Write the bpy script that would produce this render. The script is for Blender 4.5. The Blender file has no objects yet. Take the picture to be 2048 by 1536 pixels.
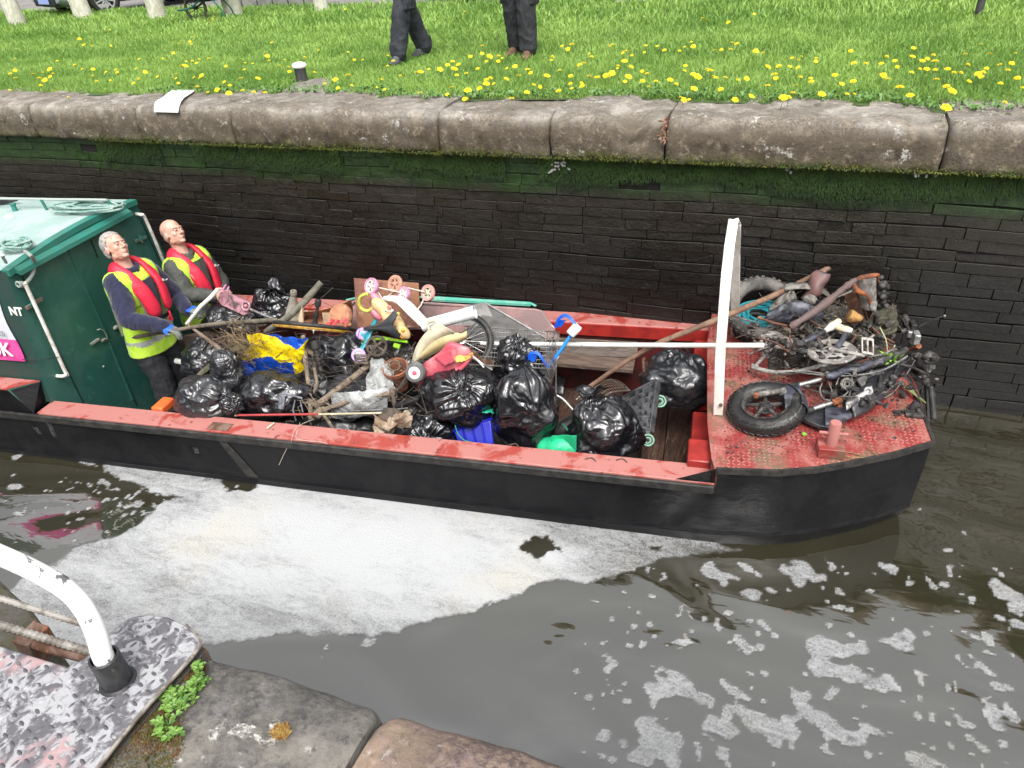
import bpy, math, random
import numpy as np
from mathutils import Vector, Matrix, noise
random.seed(7); np.random.seed(7)
V = Vector; PI = math.pi
scene = bpy.context.scene; col = scene.collection

# ---------------------------------------------------------------- camera
FPX = 1430.0; CX, CY = 1024.0, 768.0
CAM = V((0, 0, 3.45))
def _ray(px, py): return V((px - CX, -(py - CY), -FPX))
_dn = _ray(1181, 2950).normalized(); _vl = _ray(-3300, 142).normalized()
_Z = -_dn; _X = -_vl; _X = (_X - _Z * _X.dot(_Z)).normalized(); _Y = _Z.cross(_X)
RW = Matrix((_X, _Y, _Z))
cam_d = bpy.data.cameras.new('camera'); cam = bpy.data.objects.new('camera', cam_d); col.objects.link(cam)
cam_d.sensor_width = 36; cam_d.lens = 36 * FPX / 2048; cam_d.clip_end = 400; cam_d.clip_start = 0.05
cam.matrix_world = Matrix.Translation(CAM) @ RW.to_4x4(); scene.camera = cam

# ---------------------------------------------------------------- sky, sun, exposure
SUN_EL, SUN_AZ = math.radians(58), math.radians(155)
world = bpy.data.worlds.new("World"); scene.world = world; world.use_nodes = True
wn = world.node_tree; wn.nodes.clear()
sky = wn.nodes.new('ShaderNodeTexSky'); sky.sky_type = 'NISHITA'; sky.sun_disc = False
sky.sun_elevation = SUN_EL; sky.sun_rotation = SUN_AZ; sky.air_density = 1.6; sky.dust_density = 6; sky.ozone_density = 1
hs = wn.nodes.new('ShaderNodeHueSaturation'); hs.inputs['Saturation'].default_value = 0.16
bg = wn.nodes.new('ShaderNodeBackground'); bg.inputs[1].default_value = 0.15
wo = wn.nodes.new('ShaderNodeOutputWorld')
wn.links.new(sky.outputs[0], hs.inputs['Color']); wn.links.new(hs.outputs[0], bg.inputs[0]); wn.links.new(bg.outputs[0], wo.inputs[0])
sd = bpy.data.lights.new('sun', 'SUN'); sd.energy = 1.1; sd.angle = math.radians(25); sd.color = (1, .965, .92)
sun = bpy.data.objects.new('sun', sd); col.objects.link(sun)
_sv = V((math.sin(SUN_AZ) * math.cos(SUN_EL), math.cos(SUN_AZ) * math.cos(SUN_EL), math.sin(SUN_EL)))
sun.rotation_euler = _sv.to_track_quat('Z', 'Y').to_euler(); sun.location = (0, 0, 30)
scene.view_settings.view_transform = 'Standard'; scene.view_settings.look = 'None'
scene.view_settings.gamma = 1; scene.view_settings.exposure = 0.84
scene.cycles.use_denoising = True; scene.cycles.max_bounces = 6

# ---------------------------------------------------------------- places: world and boat frames
def wray(px, py): return (RW @ _ray(px, py)).normalized()
def PZ(px, py, z):                       # point of the world at height z
    d = wray(px, py); return CAM + d * ((z - CAM.z) / d.z)
def PY(px, py, y):
    d = wray(px, py); return CAM + d * ((y - CAM.y) / d.y)
BU = (-wray(-4850, 312)).normalized(); BV = V((0, 0, 1)).cross(BU).normalized(); BW = BU.cross(BV)
BO = PZ(1378, 963, .50)                  # boat frame: u forward, v to the far side, w up, gunwale top at w=0
BM = Matrix((BU, BV, BW)); BMT = BM.transposed()
def B(u, v, w): return BO + BMT @ V((u, v, w))
_cb = BM @ (CAM - BO)
def BW_(px, py, w):
    d = BM @ wray(px, py); return BO + BMT @ (_cb + d * ((w - _cb.z) / d.z))
def BV_(px, py, v):
    d = BM @ wray(px, py); return BO + BMT @ (_cb + d * ((v - _cb.y) / d.y))
def BU_(px, py, u):
    d = BM @ wray(px, py); return BO + BMT @ (_cb + d * ((u - _cb.x) / d.x))
def loc(p): return BM @ (p - BO)
def pxm(p):                              # photo pixels per metre at p
    return FPX / -((RW.transposed() @ (p - CAM)).z)
TOCAM = lambda p: (CAM - p).normalized()

# ---------------------------------------------------------------- materials
MATS = {}
def mat(name, c, rough=.6, metal=0., c2=None, s=6., lo=.42, hi=.58, c3=None, s3=20., lo3=.6, hi3=.7,
        bump=0., bs=40., spec=.5, trans=0., stretch=None, coat=0., r2=None, alpha=None, sheen=0):
    if name in MATS: return MATS[name]
    m = bpy.data.materials.new(name); m.use_nodes = True; nt = m.node_tree; N = nt.nodes; L = nt.links
    b = N['Principled BSDF']; b.inputs['Roughness'].default_value = rough; b.inputs['Metallic'].default_value = metal
    b.inputs['Specular IOR Level'].default_value = spec
    if coat: b.inputs['Coat Weight'].default_value = coat; b.inputs['Coat Roughness'].default_value = .15
    if trans: b.inputs['Transmission Weight'].default_value = trans
    if sheen: b.inputs['Sheen Weight'].default_value = sheen
    if alpha is not None: b.inputs['Alpha'].default_value = alpha
    tc = N.new('ShaderNodeTexCoord'); src = tc.outputs['Object']
    if stretch:
        mp = N.new('ShaderNodeMapping'); mp.inputs['Scale'].default_value = stretch; L.new(src, mp.inputs[0]); src = mp.outputs[0]
    cur = None
    def rgb(c): 
        r = N.new('ShaderNodeRGB'); r.outputs[0].default_value = (*c, 1); return r.outputs[0]
    cur = rgb(c)
    def layer(cur, c2, s, lo, hi, det=6, dist=.6):
        n = N.new('ShaderNodeTexNoise'); n.inputs['Scale'].default_value = s; n.inputs['Detail'].default_value = det
        n.inputs['Roughness'].default_value = .65; n.inputs['Distortion'].default_value = dist; L.new(src, n.inputs['Vector'])
        mr = N.new('ShaderNodeMapRange'); mr.inputs[1].default_value = lo; mr.inputs[2].default_value = hi; mr.interpolation_type = 'SMOOTHSTEP'
        L.new(n.outputs[0], mr.inputs[0])
        mx = N.new('ShaderNodeMix'); mx.data_type = 'RGBA'; L.new(mr.outputs[0], mx.inputs[0]); L.new(cur, mx.inputs[6]); L.new(rgb(c2), mx.inputs[7])
        return mx.outputs[2], mr.outputs[0]
    f = None
    if c2: cur, f = layer(cur, c2, s, lo, hi)
    if c3: cur, f3 = layer(cur, c3, s3, lo3, hi3, 4, 0)
    L.new(cur, b.inputs['Base Color'])
    if r2 is not None and f is not None:
        mr = N.new('ShaderNodeMapRange'); mr.inputs[3].default_value = rough; mr.inputs[4].default_value = r2; L.new(f, mr.inputs[0]); L.new(mr.outputs[0], b.inputs['Roughness'])
    if bump:
        n = N.new('ShaderNodeTexNoise'); n.inputs['Scale'].default_value = bs; n.inputs['Detail'].default_value = 5; n.inputs['Roughness'].default_value = .6; L.new(src, n.inputs['Vector'])
        bp = N.new('ShaderNodeBump'); bp.inputs['Strength'].default_value = bump; bp.inputs['Distance'].default_value = .5 / bs; L.new(n.outputs[0], bp.inputs['Height']); L.new(bp.outputs[0], b.inputs['Normal'])
    MATS[name] = m; return m

# ---------------------------------------------------------------- mesh builder (world coordinates)
def basis(axis, up=None):
    a = V(axis).normalized(); t = V(up) if up is not None else (V((0, 0, 1)) if abs(a.z) < .9 else V((1, 0, 0)))
    x = t - a * t.dot(a)
    if x.length < 1e-5: x = V((1, 0, 0)) - a * a.x
    x.normalize(); y = a.cross(x); return x, y, a
def smoothpath(pts, k=4, closed=False):
    if k <= 1 or len(pts) < 3: return [V(p) for p in pts]
    n = len(pts); out = []
    rng = range(n) if closed else range(n - 1)
    for i in rng:
        p = [V(pts[j % n]) if closed else V(pts[min(max(j, 0), n - 1)]) for j in (i - 1, i, i + 1, i + 2)]
        for q in range(k):
            t = q / k; out.append(.5 * ((2 * p[1]) + (p[2] - p[0]) * t + (2 * p[0] - 5 * p[1] + 4 * p[2] - p[3]) * t * t + (3 * p[1] - p[0] - 3 * p[2] + p[3]) * t ** 3))
    if not closed: out.append(V(pts[-1]))
    return out
class MB:
    def __init__(s): s.v = []; s.f = []; s.m = []
    def add(s, vs, fs, mi=0):
        o = len(s.v); s.v += [V(v) for v in vs]; s.f += [tuple(i + o for i in f) for f in fs]; s.m += [mi] * len(fs)
    def hexa(s, p, mi=0):                # 4 bottom ccw + 4 top
        s.add(p, [(3, 2, 1, 0), (4, 5, 6, 7), (0, 1, 5, 4), (1, 2, 6, 5), (2, 3, 7, 6), (3, 0, 4, 7)], mi)
    def box(s, c, dx, dy, dz, X=(1, 0, 0), Y=(0, 1, 0), Z=None, mi=0):
        X = V(X).normalized(); Y = V(Y); Y = (Y - X * Y.dot(X)).normalized(); Z = X.cross(Y); c = V(c)
        X = X * dx / 2; Y = Y * dy / 2; Z = Z * dz / 2
        s.hexa([c - X - Y - Z, c + X - Y - Z, c + X + Y - Z, c - X + Y - Z, c - X - Y + Z, c + X - Y + Z, c + X + Y + Z, c - X + Y + Z], mi)
    def bar(s, a, b, w, t, up=(0, 0, 1), mi=0):   # rectangular bar from a to b, w across, t along up
        a = V(a); b = V(b); x, y, z = basis(b - a, up)
        X = y * w / 2; Y = x * t / 2
        s.hexa([a - X - Y, a + X - Y, a + X + Y, a - X + Y, b - X - Y, b + X - Y, b + X + Y, b - X + Y], mi)
    def prism(s, pts, e, mi=0):
        pts = [V(p) for p in pts]; e = V(e); n = len(pts)
        s.add(pts + [p + e for p in pts], [tuple(range(n))[::-1], tuple(range(n, 2 * n))] + [(i, (i + 1) % n, n + (i + 1) % n, n + i) for i in range(n)], mi)
    def tube(s, pts, r, n=8, k=1, closed=False, mi=0, cap=True, flat=1., up=None, jit=0.):
        P = smoothpath(pts, k, closed); m = len(P)
        R = r if isinstance(r, (list, tuple)) else [r] * 2
        rr = lambda t: R[min(int(t * (len(R) - 1)), len(R) - 2)] * (1 - (t * (len(R) - 1) - min(int(t * (len(R) - 1)), len(R) - 2))) + R[min(int(t * (len(R) - 1)), len(R) - 2) + 1] * (t * (len(R) - 1) - min(int(t * (len(R) - 1)), len(R) - 2))
        vs = []; X = None
        for i, p in enumerate(P):
            a = (P[(i + 1) % m] - P[i - 1]) if (closed or 0 < i < m - 1) else (P[1] - P[0] if i == 0 else P[-1] - P[-2])
            if a.length < 1e-9: a = V((0, 0, 1))
            x, y, a = basis(a, up if up is not None else X); X = x if up is None else None
            q = rr(i / max(m - 1, 1)) * (1 + jit * random.uniform(-1, 1))
            for j in range(n):
                t = 2 * PI * j / n; vs.append(p + x * math.cos(t) * q * flat + y * math.sin(t) * q)
        fs = [(i * n + j, i * n + (j + 1) % n, ((i + 1) % m) * n + (j + 1) % n, ((i + 1) % m) * n + j) for i in range(m if closed else m - 1) for j in range(n)]
        if cap and not closed: fs += [tuple(range(n))[::-1], tuple((m - 1) * n + j for j in range(n))]
        s.add(vs, fs, mi)
    def lathe(s, c, axis, prof, n=24, mi=0, closed=False):   # prof [(r, h)]
        x, y, a = basis(axis); c = V(c); m = len(prof); vs = []
        for r, h in prof:
            for j in range(n): t = 2 * PI * j / n; vs.append(c + a * h + (x * math.cos(t) + y * math.sin(t)) * r)
        fs = [(i * n + j, i * n + (j + 1) % n, ((i + 1) % m) * n + (j + 1) % n, ((i + 1) % m) * n + j) for i in range(m if closed else m - 1) for j in range(n)]
        if not closed:
            if prof[0][0] > 1e-4: fs.append(tuple(range(n))[::-1])
            if prof[-1][0] > 1e-4: fs.append(tuple((m - 1) * n + j for j in range(n)))
        s.add(vs, fs, mi)
    def torus(s, c, axis, R, r, n=32, m=10, flat=1., mi=0):
        s.lathe(c, axis, [(R + math.cos(2 * PI * i / m) * r, math.sin(2 * PI * i / m) * r * flat) for i in range(m)], n, mi, True)
    def ell(s, c, rx, ry=None, rz=None, X=(1, 0, 0), Z=(0, 0, 1), n=16, m=10, mi=0):
        ry = ry or rx; rz = rz or rx; Z = V(Z).normalized(); X = V(X); X = (X - Z * X.dot(Z)).normalized(); Y = Z.cross(X); c = V(c)
        vs = [c - Z * rz]
        for i in range(1, m):
            p = PI * i / m
            for j in range(n): t = 2 * PI * j / n; vs.append(c + X * rx * math.sin(p) * math.cos(t) + Y * ry * math.sin(p) * math.sin(t) - Z * rz * math.cos(p))
        vs.append(c + Z * rz); e = len(vs) - 1
        fs = [(0, 1 + (j + 1) % n, 1 + j) for j in range(n)] + [(1 + (i - 1) * n + j, 1 + (i - 1) * n + (j + 1) % n, 1 + i * n + (j + 1) % n, 1 + i * n + j) for i in range(1, m - 1) for j in range(n)]
        fs += [(1 + (m - 2) * n + j, 1 + (m - 2) * n + (j + 1) % n, e) for j in range(n)]
        s.add(vs, fs, mi)
    def grid(s, fn, nu, nv, mi=0, thick=0.):      # fn(a,b) -> Vector, a,b in 0..1
        g = [[V(fn(i / nu, j / nv)) for j in range(nv + 1)] for i in range(nu + 1)]
        vs = [p for r in g for p in r]; w = nv + 1
        fs = [(i * w + j, (i + 1) * w + j, (i + 1) * w + j + 1, i * w + j + 1) for i in range(nu) for j in range(nv)]
        if thick:
            nn = []
            for i in range(nu + 1):
                for j in range(nv + 1):
                    a = g[min(i + 1, nu)][j] - g[max(i - 1, 0)][j]; b = g[i][min(j + 1, nv)] - g[i][max(j - 1, 0)]
                    q = a.cross(b); nn.append(q.normalized() if q.length > 1e-9 else V((0, 0, 1)))
            N = len(vs); vs2 = [p - q * thick for p, q in zip(vs, nn)]
            fs2 = [tuple(k + N for k in f[::-1]) for f in fs]
            ring = [(i, 0) for i in range(nu + 1)] + [(nu, j) for j in range(1, nv + 1)] + [(i, nv) for i in range(nu - 1, -1, -1)] + [(0, j) for j in range(nv - 1, 0, -1)]
            idx = [i * w + j for i, j in ring]
            fs3 = [(idx[k], idx[k - 1], idx[k - 1] + N, idx[k] + N) for k in range(len(idx))]
            vs += vs2; fs = fs + fs2 + fs3
        s.add(vs, fs, mi)
def finish(me, smooth=True, ang=40):
    if smooth:
        me.polygons.foreach_set('use_smooth', [True] * len(me.polygons))
        try: me.set_sharp_from_angle(angle=math.radians(ang))
        except Exception: pass
    me.update()
def mk(name, mb, mats, parent=None, smooth=True, ang=40, bevel=0, org=None, label=None):
    if not isinstance(mats, (list, tuple)): mats = [mats]
    if parent is not None:
        o0 = V((0, 0, 0)); q = parent
        while q is not None: o0 = o0 + V(q.location); q = q.parent
    else: o0 = org if org is not None else V((0, 0, 0))
    me = bpy.data.meshes.new(name); me.from_pydata([v - o0 for v in mb.v], [], mb.f)
    for m in mats: me.materials.append(m)
    if any(mb.m): me.polygons.foreach_set('material_index', mb.m)
    finish(me, smooth, ang)
    o = bpy.data.objects.new(name, me); col.objects.link(o)
    if parent is not None: o.parent = parent
    else: o.location = o0
    if bevel:
        b = o.modifiers.new('bevel', 'BEVEL'); b.width = bevel; b.segments = 2; b.limit_method = 'ANGLE'; b.angle_limit = math.radians(35)
    if label: o['label'] = label
    return o
def base_of(mb):
    xs = [v.x for v in mb.v]; ys = [v.y for v in mb.v]; return V(((min(xs) + max(xs)) / 2, (min(ys) + max(ys)) / 2, min(v.z for v in mb.v)))
def tag(o, label, cat, group=None):
    o['label'] = label; o['category'] = cat
    if group: o['group'] = group
    return o
def solo(name, label, cat, mb, mats, group=None, **k):
    return tag(mk(name, mb, mats, org=base_of(mb), **k), label, cat, group)
def thing(name, label, cat, p, group=None):
    o = bpy.data.objects.new(name, None); o.empty_display_size = .1; col.objects.link(o); o.location = p
    return tag(o, label, cat, group)
def struct(o, kind='structure'): o['kind'] = kind; return o
def dup(o, dloc=None, parent=None, mats=None):
    c = o.copy(); col.objects.link(c); c.parent = parent
    if dloc is not None: c.location = dloc
    for ch in list(o.children): dup(ch, None, c)
    return c
dg = None
def fuse(mb, voxel=.006, it=6, fac=.5, disp=None):      # melt overlapping closed shapes into one skin
    me = bpy.data.meshes.new('tmp'); me.from_pydata([tuple(v) for v in mb.v], [], mb.f)
    o = bpy.data.objects.new('tmp', me); col.objects.link(o)
    r = o.modifiers.new('r', 'REMESH'); r.mode = 'VOXEL'; r.voxel_size = voxel
    s = o.modifiers.new('s', 'SMOOTH'); s.factor = fac; s.iterations = it
    d = bpy.context.evaluated_depsgraph_get(); d.update(); ev = o.evaluated_get(d); m2 = bpy.data.meshes.new_from_object(ev)
    n = len(m2.vertices); co = np.empty(n * 3, 'f'); m2.vertices.foreach_get('co', co); co = co.reshape(-1, 3)
    if disp:
        no = np.empty(n * 3, 'f'); m2.vertices.foreach_get('normal', no); no = no.reshape(-1, 3)
        for i in range(n): co[i] += no[i] * disp(V([float(x) for x in co[i]]))
    out = MB(); out.v = [V([float(x) for x in c]) for c in co]; out.f = [tuple(p.vertices) for p in m2.polygons]; out.m = [0] * len(out.f)
    bpy.data.objects.remove(o); bpy.data.meshes.remove(me); bpy.data.meshes.remove(m2)
    return out
def nz(p, s=1., o=0.): return noise.noise(V((p[0] * s + o, p[1] * s + o * 1.7, p[2] * s - o)))
def ridge(p, s=1., o=0.): return 1 - 2 * abs(nz(p, s, o))
def blobby(mb, amp, s, o=0.):
    for v in mb.v: v += V((nz(v, s, o), nz(v, s, o + 9), nz(v, s, o + 21))) * amp
def text(name, body, m, parent, p, X, Yd, size, thick=.001, font_w=1.):   # raised lettering as a mesh
    c = bpy.data.curves.new('t', 'FONT'); c.body = body; c.size = size; c.extrude = thick; c.align_x = 'LEFT'
    c.offset = size * .012 * font_w
    o = bpy.data.objects.new('t', c); col.objects.link(o)
    d = bpy.context.evaluated_depsgraph_get(); d.update(); me = bpy.data.meshes.new_from_object(o.evaluated_get(d))
    X = V(X).normalized(); Yd = V(Yd); Yd = (Yd - X * Yd.dot(X)).normalized(); Z = X.cross(Yd)
    mb = MB(); mb.v = [p + X * v.co.x + Yd * v.co.y + Z * v.co.z for v in me.vertices]; mb.f = [tuple(q.vertices) for q in me.polygons]; mb.m = [0] * len(mb.f)
    bpy.data.objects.remove(o); bpy.data.curves.remove(c); bpy.data.meshes.remove(me)
    return mk(name, mb, m, parent, smooth=False)
# ================================================================ SETTING
ZC = 2.2                                   # coping level above the water
def nodes_of(name):
    m = bpy.data.materials.new(name); m.use_nodes = True; nt = m.node_tree; return m, nt.nodes, nt.links, nt.nodes['Principled BSDF']
def nnoise(N, L, src, s, det=6, rough=.6, dist=0., stretch=None):
    if stretch:
        mp = N.new('ShaderNodeMapping'); mp.inputs['Scale'].default_value = stretch; L.new(src, mp.inputs[0]); src = mp.outputs[0]
    n = N.new('ShaderNodeTexNoise'); n.inputs['Scale'].default_value = s; n.inputs['Detail'].default_value = det; n.inputs['Roughness'].default_value = rough; n.inputs['Distortion'].default_value = dist
    L.new(src, n.inputs['Vector']); return n.outputs[0]
def nmath(N, L, op, a, b=None, c=None):
    m = N.new('ShaderNodeMath'); m.operation = op
    for i, x in enumerate((a, b, c)):
        if x is None: continue
        if isinstance(x, (int, float)): m.inputs[i].default_value = x
        else: L.new(x, m.inputs[i])
    return m.outputs[0]
def nrange(N, L, x, a, b, c=0., d=1., sm=True):
    m = N.new('ShaderNodeMapRange'); m.interpolation_type = 'SMOOTHSTEP' if sm else 'LINEAR'
    for i, v in enumerate((a, b, c, d)): m.inputs[i + 1].default_value = v
    L.new(x, m.inputs[0]); return m.outputs[0]
def nmix(N, L, f, a, b):
    m = N.new('ShaderNodeMix'); m.data_type = 'RGBA'
    if isinstance(f, (int, float)): m.inputs[0].default_value = f
    else: L.new(f, m.inputs[0])
    for i, x in ((6, a), (7, b)):
        if isinstance(x, tuple): m.inputs[i].default_value = (*x, 1)
        else: L.new(x, m.inputs[i])
    return m.outputs[2]
def nbump(N, L, h, dist, strength=1., prev=None):
    b = N.new('ShaderNodeBump'); b.inputs['Distance'].default_value = dist; b.inputs['Strength'].default_value = strength; L.new(h, b.inputs['Height'])
    if prev is not None: L.new(prev, b.inputs['Normal'])
    return b.outputs[0]

# ---- water
m, N, L, b = nodes_of('canal_water'); geo = N.new('ShaderNodeNewGeometry').outputs['Position']
mur = nnoise(N, L, geo, .5, 3)
L.new(nmix(N, L, nrange(N, L, mur, .35, .65), (.026, .024, .0135), (.036, .033, .020)), b.inputs['Base Color'])
b.inputs['Roughness'].default_value = .055; b.inputs['IOR'].default_value = 2.15; b.inputs['Specular IOR Level'].default_value = .85
w1 = nnoise(N, L, geo, .8, 1.6, .40, 1.3, (1, 1.7, 1)); w2 = nnoise(N, L, geo, 6, 2, .5, .4, (1, 2.2, 1))
bp = nbump(N, L, w2, .0016, 1, nbump(N, L, w1, .062))
L.new(bp, b.inputs['Normal']); M_water = m
from mathutils.geometry import tessellate_polygon
_hull = [(-9.4, .03), (-3, .03), (.15, .03), (.50, .065), (.72, .13), (.93, .22), (1.15, .345), (1.33, .50), (1.38, 1.05)]
_hull = _hull + [(u, 2.1 - v) for u, v in _hull[-2::-1]]
_hw = []
for u, v in _hull:
    q = B(u - .03 * max(0, u), v, -.5); _hw.append(V((q.x, q.y, 0)))
_out = [V((-30, .6, 0)), V((20, .6, 0)), V((20, 5.6, 0)), V((-30, 5.6, 0))]
_tri = tessellate_polygon([_out, _hw[::-1]]); mb = MB(); mb.add(_out + _hw[::-1], [tuple(t) for t in _tri])
mb.f = [f if (mb.v[f[1]] - mb.v[f[0]]).cross(mb.v[f[2]] - mb.v[f[0]]).z > 0 else f[::-1] for f in mb.f]
struct(mk('water', mb, M_water, smooth=False))

# ---- foam lying on the water: coverage worked out on a grid, thin bubbly rafts
def W2(pts): return np.array([[PZ(x, y, 0).x, PZ(x, y, 0).y] for x, y in pts])
def sdist(P, poly):                        # signed distance, inside positive
    n = len(poly); d = np.full(len(P), 1e9); ins = np.zeros(len(P), bool)
    for i in range(n):
        a = poly[i]; c = poly[(i + 1) % n]; e = c - a; w = P - a
        t = np.clip((w @ e) / max(e @ e, 1e-12), 0, 1); q = w - t[:, None] * e; d = np.minimum(d, (q ** 2).sum(1))
        cond = ((a[1] <= P[:, 1]) != (c[1] <= P[:, 1])); xi = a[0] + (P[:, 1] - a[1]) * (e[0] / (e[1] if abs(e[1]) > 1e-12 else 1e-12)); ins ^= cond & (P[:, 0] < xi)
    d = np.sqrt(d); return np.where(ins, d, -d)
def vnoise(P, s, seed):                    # smooth value noise, vectorised
    q = P * s + seed * 17.3; i = np.floor(q).astype(int); f = q - i; f = f * f * (3 - 2 * f)
    h = lambda a, b_: (np.sin(a * 127.1 + b_ * 311.7 + seed * 74.7) * 43758.5453) % 1.0
    return (h(i[:, 0], i[:, 1]) * (1 - f[:, 0]) + h(i[:, 0] + 1, i[:, 1]) * f[:, 0]) * (1 - f[:, 1]) + (h(i[:, 0], i[:, 1] + 1) * (1 - f[:, 0]) + h(i[:, 0] + 1, i[:, 1] + 1) * f[:, 0]) * f[:, 1]
def fbm(P, s, seed, o=4): return sum(vnoise(P, s * 2 ** k, seed + k) / 2 ** k for k in range(o)) / (2 - 2 ** (1 - o))
gs = .014
gx = np.arange(-6.6, 3.6, gs); gy = np.arange(.73, 5.45, gs); GX, GY = np.meshgrid(gx, gy); Pn = np.stack([GX.ravel(), GY.ravel()], 1)
big = [(208, 925), (300, 905), (500, 930), (1000, 1000), (1330, 1060), (1480, 1098), (1420, 1112), (1330, 1118), (1290, 1136), (1235, 1150), (1180, 1162), (1110, 1163), (1065, 1172), (1040, 1190), (985, 1203), (950, 1222), (905, 1232), (850, 1240), (800, 1258), (745, 1270), (700, 1266), (650, 1272), (600, 1277), (560, 1268), (500, 1280), (430, 1290), (395, 1278), (330, 1330), (150, 1420), (-60, 1420), (-60, 1230), (20, 1185), (70, 1140), (110, 1135), (150, 1098), (205, 1080), (262, 1062), (300, 1030), (330, 1005), (372, 992), (300, 990), (282, 975), (262, 966), (235, 962), (225, 948), (205, 940)]
warp = np.stack([fbm(Pn, 3.2, 3) - .5, fbm(Pn, 3.2, 11) - .5], 1) * .16 + np.stack([fbm(Pn, 14, 5, 3) - .5, fbm(Pn, 14, 8, 3) - .5], 1) * .06
Pw = Pn + warp; warp2 = np.stack([fbm(Pn, 30, 15, 3) - .5, fbm(Pn, 30, 18, 3) - .5], 1) * .04
D = np.clip(sdist(Pn + warp * .7 + warp2, W2(big)) / .03 + .5, 0, 1)
for h in ([(440, 965), (470, 958), (492, 962), (518, 972), (490, 985), (455, 983)], [(1045, 1090), (1075, 1072), (1098, 1072), (1110, 1092), (1130, 1103), (1098, 1108), (1080, 1122), (1066, 1105)], [(1280, 1085), (1340, 1090), (1330, 1096)]):
    D = np.minimum(D, np.clip(.5 - sdist(Pn + warp * .8 + warp2 * 1.5, W2(h)) / .02, 0, 1))
rafts = [(175, 925, 30, 10), (30, 912, 14, 6), (45, 945, 9, 5), (40, 975, 24, 11), (35, 1030, 22, 8), (65, 1022, 22, 7), (205, 967, 16, 6), (180, 978, 8, 6), (270, 1014, 16, 7), (218, 980, 6, 4), (128, 961, 4, 3),
 (1445, 1150, 34, 12), (1420, 1138, 14, 8), (1505, 1148, 12, 7), (1535, 1178, 20, 9), (1500, 1190, 24, 14), (1600, 1140, 42, 18), (1600, 1165, 26, 14), (1560, 1135, 14, 8), (1665, 1130, 10, 20), (1650, 1165, 14, 12), (1775, 1130, 18, 14), (1808, 1155, 9, 9), (1735, 1172, 14, 7), (1688, 1190, 12, 8), (1703, 1222, 10, 7), (1310, 1140, 10, 14), (1340, 1158, 8, 7), (1868, 1175, 14, 8), (1860, 1160, 10, 7), (1895, 1172, 14, 8), (1900, 1140, 10, 14), (1925, 1075, 6, 8), (1885, 1099, 9, 4), (1832, 1026, 6, 4), (1990, 1165, 24, 14), (2030, 1190, 24, 20), (1955, 1195, 10, 8), (2040, 1245, 26, 16), (1928, 1222, 9, 4), (1368, 1225, 9, 15), (1438, 1250, 14, 12), (1370, 1288, 20, 8), (1500, 1290, 18, 14), (1480, 1275, 16, 10), (1512, 1343, 8, 10),
 (1645, 1285, 45, 22), (1700, 1300, 55, 16), (1790, 1295, 40, 12), (1820, 1275, 18, 16), (1650, 1330, 28, 26), (1700, 1350, 36, 22), (1765, 1370, 26, 12), (1745, 1385, 16, 12), (1660, 1385, 12, 18), (1350, 1360, 34, 14), (1340, 1390, 24, 18), (1410, 1400, 26, 14), (1320, 1410, 14, 26), (1310, 1380, 16, 14), (1370, 1385, 16, 12), (1485, 1385, 30, 10), (1460, 1375, 18, 7), (1440, 1450, 44, 18), (1500, 1435, 34, 16), (1540, 1450, 30, 18), (1490, 1420, 18, 12), (1580, 1470, 20, 14), (1405, 1475, 22, 6), (1600, 1390, 18, 20), (1620, 1420, 30, 22), (1650, 1450, 34, 22), (1690, 1480, 46, 18), (1640, 1500, 26, 14), (1570, 1440, 16, 20), (1730, 1460, 26, 10), (1440, 1490, 10, 8), (1448, 1512, 14, 12), (1300, 1460, 40, 20), (1340, 1490, 34, 18), (1290, 1500, 26, 20), (1370, 1495, 20, 20), (1320, 1520, 30, 16), (1260, 1525, 28, 16), (1855, 1350, 12, 18), (1830, 1360, 12, 16), (1850, 1345, 20, 6), (1935, 1325, 26, 14), (1970, 1350, 22, 14), (1990, 1318, 22, 5), (1890, 1385, 8, 10), (1850, 1430, 10, 14), (1930, 1450, 18, 12), (1990, 1430, 20, 26), (2000, 1455, 24, 20), (2030, 1440, 12, 22), (1820, 1520, 34, 26), (1860, 1535, 34, 14), (1905, 1425, 8, 5), (2020, 1390, 22, 9), (1975, 1275, 9, 16), (1955, 1280, 14, 6), (1905, 1380, 6, 12), (1950, 1510, 10, 5), (665, 1295, 9, 9), (650, 1318, 5, 3), (1190, 1210, 18, 5), (990, 1205, 8, 5), (740, 1277, 20, 9), (1290, 1290, 14, 11), (1230, 1390, 6, 9), (1195, 1302, 5, 4), (1345, 1300, 5, 3)]
rd = np.zeros(len(Pn))
for x, y, a, c in rafts:
    p0 = PZ(x, y, 0); rx = abs(PZ(x + a, y, 0).x - p0.x); ry = abs(PZ(x, y + c, 0).y - p0.y) * 1.1; ok = (abs(Pn[:, 0] - p0.x) < rx * 2 + .2) & (abs(Pn[:, 1] - p0.y) < ry * 2 + .2)
    q = ((Pw[ok, 0] - p0.x) / rx) ** 2 + ((Pw[ok, 1] - p0.y) / ry) ** 2; rd[ok] += np.exp(-q * 1.3)
rr = np.random.RandomState(4)
for k in range(330):                       # flecks
    a = rr.rand()
    if a < .55: x, y = rr.uniform(1150, 2048), rr.uniform(1120, 1536)
    elif a < .85: x, y = rr.normal(250, 70), rr.normal(1000, 26)
    else: x, y = rr.uniform(0, 500), rr.uniform(900, 1100)
    p0 = PZ(x, y, 0); r = rr.uniform(.006, .028) * (1 if a < .55 else .8); ok = (abs(Pn[:, 0] - p0.x) < .1) & (abs(Pn[:, 1] - p0.y) < .1)
    rd[ok] += np.exp(-(((Pn[ok, 0] - p0.x) / r) ** 2 + ((Pn[ok, 1] - p0.y) / r) ** 2))
holes = np.clip((fbm(Pn, 9, 31, 3) - .70) / .05, 0, 1)
D2 = np.clip((rd - .40) / .18, 0, 1) * (1 - holes)
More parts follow.
